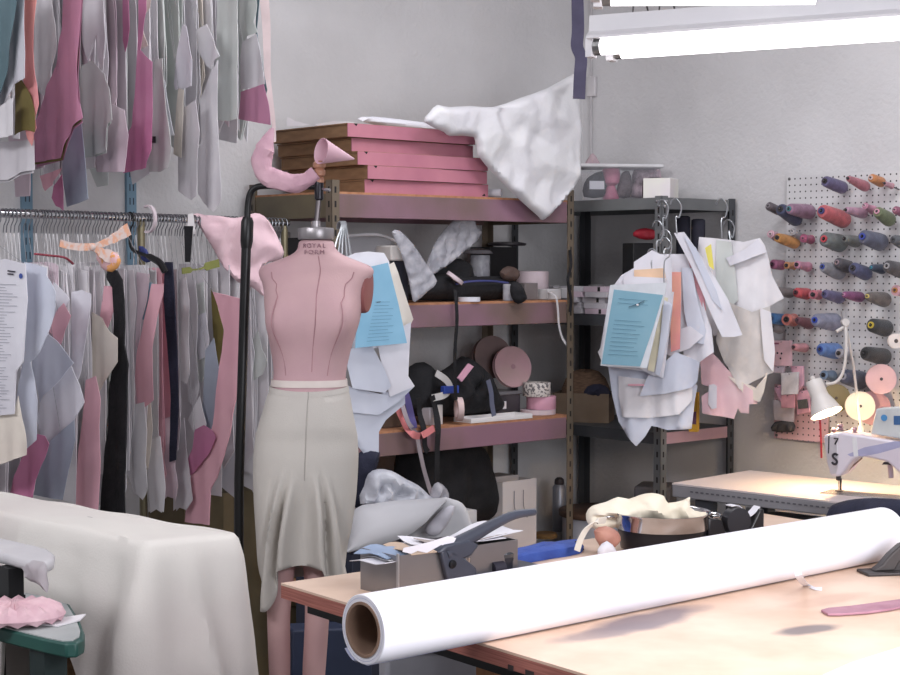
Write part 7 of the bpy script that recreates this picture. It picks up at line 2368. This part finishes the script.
R5 = 5.625
DK = (40, 36, 40)
CONES = [
    (cr1, (478, 118), (582, 158), 30, 36, (98, 88, 136), DK, 'purple cone, first from the left in the top row of the pegboard'),
    (cr1, (608, 103), (712, 152), 17, 30, (206, 116, 132), DK, 'rose pink cone, second from the left in the top row of the pegboard'),
    (cr1, (738, 100), (800, 128), 24, 29, (216, 132, 70), (228, 200, 196), 'orange cone with a pale tip in the top row of the pegboard'),
    (cr1, (816, 132), (858, 148), 14, 18, (206, 150, 164), DK, 'small pale pink spool at the end of the top row of the pegboard'),
    (cr1, (160, 258), (222, 288), 24, 26, (92, 80, 88), (150, 140, 146), 'dark brown cone sticking out furthest left in the second row of the pegboard'),
    (cr1, (228, 276), (322, 338), 34, 40, (54, 60, 96), DK, 'navy cone behind the dark brown one in the second row of the pegboard'),
    (cr1, (277, 274), (398, 294), 30, 42, (164, 118, 148), (70, 130, 136), 'mauve and green cone with a teal tip in the second row of the pegboard'),
    (cr1, (460, 286), (590, 340), 38, 48, (216, 92, 100), (52, 56, 112), 'big coral red cone in the middle of the second row of the pegboard'),
    (cr1, (596, 280), (700, 302), 17, 30, (204, 150, 176), DK, 'slim lilac pink cone right of the coral red one on the pegboard'),
    (cr1, (702, 256), (752, 284), 18, 26, (226, 146, 176), (236, 190, 206), 'bright pink spool in front of the green cone on the pegboard'),
    (cr1, (772, 290), (846, 340), 30, 40, (112, 124, 84), (226, 160, 180), 'moss green cone near the right end of the second row of the pegboard'),
    (cr1, (872, 280), (925, 300), 22, 26, (158, 84, 112), (214, 150, 170), 'plum cone at the right edge in the second row of the pegboard'),
    (cr1, (210, 436), (315, 468), 26, 34, (222, 146, 66), (58, 50, 52), 'orange cone at the left of the third row of the pegboard'),
    (cr1, (172, 416), (204, 432), 22, 26, (240, 186, 204), (250, 214, 224), 'pink spool stuck on the front of the orange cone in the third row'),
    (cr1, (296, 402), (330, 432), 19, 26, (186, 182, 186), (232, 226, 228), 'white and grey spool behind the orange cone in the third row'),
    (cr1, (356, 440), (400, 448), 24, 26, (172, 70, 110), (196, 110, 140), 'small magenta spool in the third row of the pegboard'),
    (cr1, (474, 444), (572, 472), 40, 50, (110, 118, 118), (196, 66, 76), 'grey-green cone with a red core in the third row of the pegboard'),
    (cr1, (588, 442), (660, 462), 22, 34, (122, 124, 122), DK, 'smaller grey cone right of the red-cored one in the third row'),
    (cr1, (690, 430), (798, 466), 38, 50, (92, 96, 122), (52, 66, 158), 'slate blue cone with a bright blue core in the third row of the pegboard'),
    (cr1, (862, 446), (925, 466), 24, 38, (86, 88, 94), (70, 70, 74), 'dark grey cone at the right edge in the third row of the pegboard'),
    (cr1, (184, 586), (244, 592), 27, 29, (168, 84, 124), (90, 44, 70), 'plum cone at the left of the fourth row of the pegboard'),
    (cr1, (262, 592), (306, 596), 20, 22, (226, 148, 92), DK, 'small orange spool in the fourth row of the pegboard'),
    (cr1, (320, 588), (386, 602), 22, 28, (216, 138, 168), DK, 'pink spool with a white end in the fourth row of the pegboard'),
    (cr1, (465, 600), (566, 636), 28, 42, (150, 150, 160), (48, 66, 150), 'pale grey cone with a blue core in the fourth row of the pegboard'),
    (cr1, (547, 576), (618, 604), 28, 36, (66, 62, 72), (150, 130, 140), 'charcoal cone in front of the navy one in the fourth row of the pegboard'),
    (cr1, (636, 608), (716, 642), 34, 40, (70, 74, 118), DK, 'dusky navy cone in the fourth row of the pegboard'),
    (cr1, (738, 604), (806, 616), 17, 28, (50, 64, 90), (60, 160, 186), 'dark teal tipped slim cone in the fourth row of the pegboard'),
    (cr1, (828, 596), (925, 628), 34, 44, (66, 62, 68), (160, 156, 160), 'charcoal cone with a grey ring core at the right end of the fourth row'),
    (cr2, (203, 174), (288, 186), 21, 30, (126, 116, 116), (40, 42, 52), 'taupe cone with a dark tip at the left of the fifth row of the pegboard'),
    (cr2, (316, 182), (384, 192), 27, 33, (204, 62, 72), (90, 40, 50), 'bright red cone in the fifth row of the pegboard'),
    (cr2, (410, 194), (444, 196), 26, 28, (224, 116, 134), DK, 'pink-red spool right of the bright red cone in the fifth row'),
    (cr2, (474, 190), (570, 216), 25, 33, (96, 88, 136), (60, 58, 96), 'violet cone in the fifth row of the pegboard'),
    (cr2, (584, 194), (682, 210), 18, 30, (142, 64, 122), (200, 150, 180), 'magenta cone in the fifth row of the pegboard'),
    (cr2, (718, 204), (822, 226), 24, 42, (102, 92, 88), (226, 198, 112), 'brown cone with a yellow core at the right of the fifth row of the pegboard'),
    (cr2, (874, 170), (925, 178), 30, 33, (236, 176, 190), (190, 130, 62), 'pale pink spool with a tan core at the right edge of the fifth row'),
    (cr2, (176, 328), (246, 336), 30, 33, (48, 110, 178), (40, 70, 120), 'bright blue cone at the left of the sixth row of the pegboard'),
    (cr2, (262, 334), (302, 338), 33, 37, (228, 124, 112), DK, 'coral spool behind the bright blue cone in the sixth row'),
    (cr2, (180, 376), (232, 386), 22, 32, (140, 130, 132), DK, 'grey cone tucked under the bright blue one in the sixth row'),
    (cr2, (322, 338), (398, 362), 20, 32, (122, 60, 72), (70, 40, 60), 'maroon cone in the sixth row of the pegboard'),
    (cr2, (422, 338), (540, 350), 36, 50, (142, 144, 172), (42, 66, 168), 'lavender grey cone with a blue core in the sixth row of the pegboard'),
    (cr2, (738, 366), (828, 386), 38, 48, (36, 38, 44), (206, 180, 62), 'black cone with a yellow core in the sixth row of the pegboard'),
    (cr2, (303, 490), (372, 494), 20, 26, (226, 148, 156), (70, 40, 50), 'small salmon pink cone in the seventh row of the pegboard'),
    (cr2, (452, 502), (548, 514), 34, 46, (82, 124, 200), (40, 62, 140), 'cornflower blue cone in the seventh row of the pegboard'),
    (cr2, (556, 524), (606, 530), 26, 32, (186, 182, 190), DK, 'pale grey spool right of the cornflower blue cone'),
    (cr2, (702, 524), (818, 546), 38, 48, (34, 34, 38), (30, 30, 32), 'all black cone in the seventh row of the pegboard'),
    (cr3, (583, 92), (690, 116), 40, 52, (48, 56, 84), (150, 152, 166), 'dark navy cone with a grey ring core behind the lamp arm'),
    (cr3, (470, 84), (520, 90), 26, 32, (134, 164, 200), DK, 'light blue spool behind the lamp shade'),
]
for fn, tp_, bs_, rt, rb, col, core, lab in CONES:
    cone(fn(*tp_), fn(*bs_), rt / R5, rb / R5, col, core, lab, 'spool' if 'spool' in lab else 'cone', 'thread spools on the pegboard' if 'spool' in lab else 'thread cones on the pegboard')


def flat_spool(px, py, rpx, Yoff, w_, mats, lab, hole=0.1):
    c = WBP(px, py, Yoff)
    ax = (-A * 0.8 - B * 0.6)
    ax = V((-0.12, -1, 0.05)).normalized()
    t = disc('thread_spool', c, ax, rpx * c.y / F, w_, mats, lab, 'thread spool', hole=hole, group='flat reels on the pegboard')
    MB().tube([c - ax * 0.02, WBP(px + 4, py - 1, 0.018)], 0.002, 6).build('peg', M('peg_steel', (110, 108, 112), 0.4, metal=0.7), t)
    MB().lathe(c + ax * (w_ / 2 + 0.0004), ax, [(rpx * c.y / F * hole * 1.1, 0), (0.0008, 0.0006)], 14).build('hub', M('hub_dark', (70, 60, 60), 0.5), t)
    return t


flat_spool(895.5, 341, 7.5, 0.12, 0.03, (M('spool_cream', (236, 226, 220), 0.6), M('wind_cream', (226, 214, 206), 0.8)), 'cream white reel at the right edge beside the black cones', 0.25)
flat_spool(881, 379, 15, 0.11, 0.02, (M('spool_rosy', (216, 180, 184), 0.6), M('wind_rosy', (206, 170, 176), 0.8)), 'round pinkish reel below the black cones')
flat_spool(873, 408, 17, 0.09, 0.03, (M('spool_mauve', (196, 150, 156), 0.6), M('wind_mauve', (160, 120, 130), 0.8)), 'mauve reel half hidden behind the lamp-lit cream reel')
flat_spool(860, 406, 14.5, 0.15, 0.03, (M('spool_ivory', (240, 230, 214), 0.6), M('wind_ivory', (230, 216, 200), 0.8)), 'lamp-lit cream reel hanging just above the sewing machine')
flat_spool(836, 398, 14, 0.085, 0.02, (M('spool_olive', (140, 130, 96), 0.7), M('wind_olive', (120, 110, 84), 0.8)), 'olive reel behind the lamp shade')

# packets on the small pegboard
PK_ = [((772, 340.5), (791, 340.5), (791, 366), (771.5, 366), 0.10, (236, 196, 204), 'pink_packet', 'pale pink card packet with a row of dark dots, topmost of the packets', True),
       ((773, 366), (784, 366), (783, 373), (773, 373), 0.095, (222, 206, 216), 'white_packet', 'small white packet end below the dotted pink card', False),
       ((781, 373), (798, 372), (797, 394), (781, 395), 0.115, (228, 222, 222), 'white_packet', 'white folded packet in the middle of the hanging packets', False),
       ((790, 366), (803, 366), (803, 385), (797, 392), 0.08, (232, 184, 200), 'pink_packet', 'pink packet behind the white folded one', False),
       ((774, 388), (782, 384), (792, 400), (780, 402), 0.09, (222, 174, 196), 'pink_packet', 'pink packet tilted to the left under the white folded one', False),
       ((781, 394), (794, 394), (794, 408), (781, 408), 0.105, (214, 160, 172), 'printed_packet', 'rose printed packet below the white folded one', False),
       ((773, 400), (793, 403), (793, 422), (774, 420), 0.085, (190, 184, 190), 'grey_packet', 'clear grey packet low on the small pegboard', False),
       ((796, 392), (809, 390), (810, 412), (797, 415), 0.085, (224, 170, 184), 'pink_packet', 'long pink packet just left of the lamp shade', False),
       ((797, 400), (806, 399), (807, 408), (798, 409), 0.1, (84, 84, 80), 'dark_packet', 'small dark packet on the long pink one', False)]
for k, (a, b, c, d, off, col, nm, lab, dots) in enumerate(PK_):
    q = [WBP(x, y, off) for x, y in (a, b, c, d)]
    cen_ = sum((V(p) for p in q), V()) / 4
    t = thing(nm, lab, 'packet', cen_, 'packets on the small pegboard')
    MB().prism(q, A * 0.010).build('packet', M('pk%d' % k, col, 0.6, c2=tuple(x * 0.9 for x in col), scale=25), t, bevel=0.0015)
    top_ = (q[0] + q[1]) / 2
    MB().tube([top_ - Z * 0.006 - A * 0.004, top_ + A * (off - 0.03) - Z * 0.006], 0.0018, 6).build('peg', M('peg_steel', (110, 108, 112), 0.4, metal=0.7), t)
    if dots:
        for x, y in ((774, 352.5), (777.5, 353), (781.5, 353.5), (780.5, 358.5)):
            p = WBP(x, y, off + 0.0008)
            MB().lathe(p, -A, [(0.0042, 0), (0.0042, 0.0006)], 10).build('dot', M('dot_dark', (60, 44, 58), 0.7), t)
        print_lines(t, [WBP(x, y, off) for x, y in ((773, 341.5), (781, 341.5), (781, 344), (773, 344))], 1, M('print_rose', (150, 80, 110), 0.7), 1, 0.006)
tag(lump('bristle_brush', [(772, 431), (775, 422), (793, 421), (794, 431), (786, 432)], WBP(783, 427, 0.075), -B, M('bristle_dark', (66, 64, 66), 0.8, scale=60), depth=0.014, crump=0.012, cs=60, step=0.008), 'dark bristly brush head at the bottom of the small pegboard', 'brush')
mb = MB()
ribbon(mb, spline([WBP(820, 420, 0.06), WBP(821, 440, 0.06), WBP(821.5, 458, 0.06)], 5), 0.008, B, 0.002)
tag(mb.build('red_ribbon', M('ribbon_red', (206, 66, 78), 0.7), smooth=True), 'narrow red ribbon hanging below the small pegboard', 'ribbon')

# ------------------------------------------------------------------ sewing machine and its lamp
SMY = 5.5
mz = NZ
ma = (ND * 0.99 + NE * 0.14).normalized()
mo = P(836, 478, SMY)
mo = h2(mo.x, mo.y)
mn_ = V((ma.y, -ma.x, 0))           # towards the camera
if mn_.y > 0:
    mn_ = -mn_
sm = thing('sewing_machine', 'pinkish white industrial sewing machine on the sewing table under the lit lamp', 'sewing machine', h2(mo.x, mo.y, mz))
enam = M('machine_enamel', (214, 208, 216), 0.3, c2=(208, 196, 206), scale=4)


def mp(pts):
    return [hit(x, y, mo, mn_) for x, y in pts]


W_ = 0.10
MB().prism([p + mn_ * 0.05 for p in mp([(829, 434), (846, 431), (858, 433), (866, 434), (905, 441), (960, 450), (960, 505), (915, 482), (905, 472), (893, 461), (878, 457), (864, 455), (858, 459), (848, 472), (845, 475), (836, 475), (832, 462)])], -mn_ * W_).build('arm', enam, sm, bevel=0.008, bseg=3)
MB().prism([p + mn_ * 0.052 for p in mp([(829.5, 436), (843, 434), (844, 462), (842, 473), (836, 473), (832.5, 460)])], -mn_ * 0.01).build('face_plate', M('plate_silver', (206, 200, 206), 0.3, metal=0.3), sm, bevel=0.002)
MB().prism([p + mn_ * 0.0505 for p in mp([(853, 453), (870, 446), (900, 440), (960, 442), (960, 446), (905, 446), (884, 452), (868, 455), (856, 455)])], -mn_ * 0.004).build('band', M('band_lilac', (170, 168, 198), 0.4), sm)
MB().prism([p + mn_ * 0.0515 for p in mp([(857.5, 436), (862, 436), (864, 455), (859.5, 455)])], -mn_ * 0.004).build('white_tape', M('tape_white', (226, 224, 226), 0.6), sm)  # plain off-white strip, no emission
MB().prism([p + mn_ * 0.035 for p in mp([(874, 433), (880, 408), (905, 406), (960, 410), (960, 444), (905, 438)])], -mn_ * 0.07).build('control_box', M('box_control', (206, 208, 208), 0.4), sm, bevel=0.004)
c_ = mp([(888, 417)])[0] + mn_ * 0.0355
MB().lathe(c_, mn_, [(0.011, 0), (0.011, 0.001)], 18).build('blue_sign', M('sign_blue', (84, 150, 206), 0.5), sm)
MB().prism([p + mn_ * 0.036 for p in mp([(897.5, 415), (905, 415), (905, 424), (897.5, 424)])], -mn_ * 0.001).build('blue_label', M('label_blue', (60, 100, 150), 0.5), sm)
c_ = mp([(841, 457.5)])[0] + mn_ * 0.054
mb = MB()
tp_ = [c_ + ma * (0.011 * x) + Z * (0.018 * y) for x, y in ((0.9, 0.75), (0.2, 1.0), (-0.6, 0.75), (-0.5, 0.3), (0.3, -0.1), (0.7, -0.5), (0.3, -0.95), (-0.5, -0.9), (-0.9, -0.6))]
mb.tube(spline(tp_, 4), 0.0042, 7)
mb.build('thread_guide', M('guide_dark', (70, 66, 72), 0.3, metal=0.6), sm, smooth=True)
tp_ = mp([(840, 437), (844, 437), (842.5, 440), (841, 443)])
MB().tube([p + mn_ * 0.053 for p in tp_], 0.003, 6).build('take_up_lever', MATS['guide_dark'], sm)
MB().tube([p + mn_ * 0.053 for p in mp([(835, 434), (834.5, 452)])], 0.0022, 6).build('slot', MATS['guide_dark'], sm)
for x, y, r in ((834, 431, 0.010), (840.5, 426.5, 0.011), (854.5, 430, 0.010)):
    c_ = mp([(x, y)])[0]
    MB().lathe(c_ - Z * 0.012, Z, [(r, 0), (r * 1.1, 0.004), (r * 0.6, 0.008), (r, 0.016), (r * 0.6, 0.022)], 14).build('tension_knob', M('knob_rose', (150, 120, 130), 0.3, metal=0.4), sm, smooth=True)
MB().lathe(mp([(829, 451)])[0], -ma, [(0.006, -0.004), (0.006, 0.006), (0.003, 0.008)], 10).build('screw', MATS['guide_dark'], sm)
nb_ = mp([(838.5, 474)])[0]
zt_n = nb_.z
MB().lathe(h2(nb_.x, nb_.y, zt_n - 0.022), Z, [(0.007, 0), (0.009, 0.004), (0.009, 0.024)], 12).build('needle_clamp', MATS['guide_dark'], sm, smooth=True)
MB().lathe(h2(nb_.x, nb_.y, mz + 0.006), Z, [(0.0008, 0), (0.0016, 0.01), (0.0016, zt_n - 0.02 - mz - 0.006)], 8).build('needle', chrome, sm)
f_ = h2(nb_.x, nb_.y, mz + 0.006)
MB().tube([f_ + ma * 0.008 + Z * (zt_n - mz - 0.02), f_ + ma * 0.008 + Z * 0.006], 0.004, 8).build('presser_bar', MATS['guide_dark'], sm)
MB().obox(f_ - ma * 0.008 - mn_ * -0.012 + Z * 0.001, ma * 0.024, -mn_ * 0.02, Z * 0.004).build('presser_foot', MATS['guide_dark'], sm)
MB().obox(f_ - ma * 0.05 + mn_ * 0.04 - Z * 0.006, ma * 0.36, -mn_ * 0.1, Z * 0.003).build('bed_plate', M('bed_steel', (196, 190, 186), 0.25, metal=0.6), sm, bevel=0.001)
MB().tube([p - mn_ * 0.0 for p in mp([(846, 473), (854, 465), (862, 458)])], 0.0025, 6).build('thread_bar', M('bar_tan', (140, 112, 100), 0.4), sm)
lv = mp([(890, 463), (891, 478)])
MB().tube([lv[0], lv[1]], 0.009, 10).build('lift_shaft', M('shaft_rose', (190, 170, 180), 0.4), sm, smooth=True)
MB().prism([p + mn_ * 0.02 for p in mp([(884, 464), (886, 461.5), (892, 461.5), (895, 465), (890, 464)])], -mn_ * 0.03).build('lift_cap', MATS['guide_dark'], sm)
pil = mp([(905, 472)])[0]
MB().obox(h2(mp([(915, 480)])[0].x, mp([(915, 480)])[0].y, mz + 0.0005) + mn_ * 0.05, ma * 0.12, -mn_ * 0.1, Z * 0.16).build('pillar', enam, sm, bevel=0.006)

lpm = M('lamp_enamel', (206, 200, 196), 0.4, c2=(200, 194, 190))
ly = 5.66
lm = thing('task_lamp', 'white swing-arm lamp with a lit cone shade, over the sewing machine', 'lamp', P(866, 470, 5.5))
s0_, s1_ = P(813.5, 381, ly), P(826.5, 413.5, ly - 0.045)
ax = (s1_ - s0_)
Ls = ax.length
k = ly / F
axn = ax.normalized()
side = V((0.95, 0, 0.31)).normalized()
prof = [(8.0 * k, 0), (8.6 * k, 0.004), (8.8 * k, Ls * 0.42), (9.2 * k, Ls * 0.5), (13 * k, Ls * 0.75), (16.2 * k, Ls)]
mb = MB()
mb.lathe(s0_, axn, [(0.002, -0.004)] + prof + [(15.7 * k, Ls), (12.4 * k, Ls * 0.75), (8.4 * k, Ls * 0.5), (8.0 * k, Ls * 0.3), (0.002, Ls * 0.28)], 36, caps=False)
mb.build('shade', lpm, lm, smooth=True, angle=60)
MB().lathe(s0_ - axn * 0.014, axn, [(0.004, -0.004), (0.009, 0), (0.009, 0.014)], 14).build('switch_knob', lpm, lm, smooth=True)
bulb_c = s0_ + axn * Ls * 0.74
MB().sphere(bulb_c, 0.03, n=18, m=12).build('bulb', M('bulb_glow', (255, 238, 214), 0.4, emit=(255, 226, 180), estr=L_BULB), lm, smooth=True)
jn = P(845, 322, ly + 0.02)
MB().tube(spline([P(826, 384, ly), P(836, 382, ly), P(843, 372, ly), P(846, 352, ly), P(846, 334, ly + 0.01), jn], 6), 0.0055, 8).build('upper_arm', lpm, lm, smooth=True)
mb = MB()
mb.lathe(jn - V((0, 0.012, 0)), V((0, 1, 0)), [(0.013, 0), (0.013, 0.024)], 16)
mb.build('joint', lpm, lm, smooth=True)
MB().tube([jn + V((-0.03, 0, -0.034)), jn + V((0.01, 0, -0.01))], 0.006, 8).build('joint_bar', lpm, lm, smooth=True)
MB().tube([P(843, 311, ly + 0.02), jn], [0.009, 0.007], 8).build('joint_stub', M('stub_grey', (176, 172, 174), 0.4), lm, smooth=True)
MB().tube([jn, P(853, 362, ly + 0.04), P(861, 428, ly + 0.1)], 0.0048, 8).build('lower_arm', lpm, lm, smooth=True)
e_ = P(861, 428, ly + 0.1)
MB().lathe(h2(e_.x, e_.y, e_.z - 0.02), Z, [(0.012, 0), (0.012, 0.02), (0.007, 0.028)], 14).build('base_socket', lpm, lm, smooth=True)
l = bpy.data.lights.new('lamp_bulb_light', 'POINT')
l.energy = L_LAMP
l.color = rgb((255, 214, 158))[:3]
l.shadow_soft_size = 0.025
ob = bpy.data.objects.new('lamp_bulb_light', l)
COL.objects.link(ob)
ob.location = s0_ + axn * Ls * 1.06
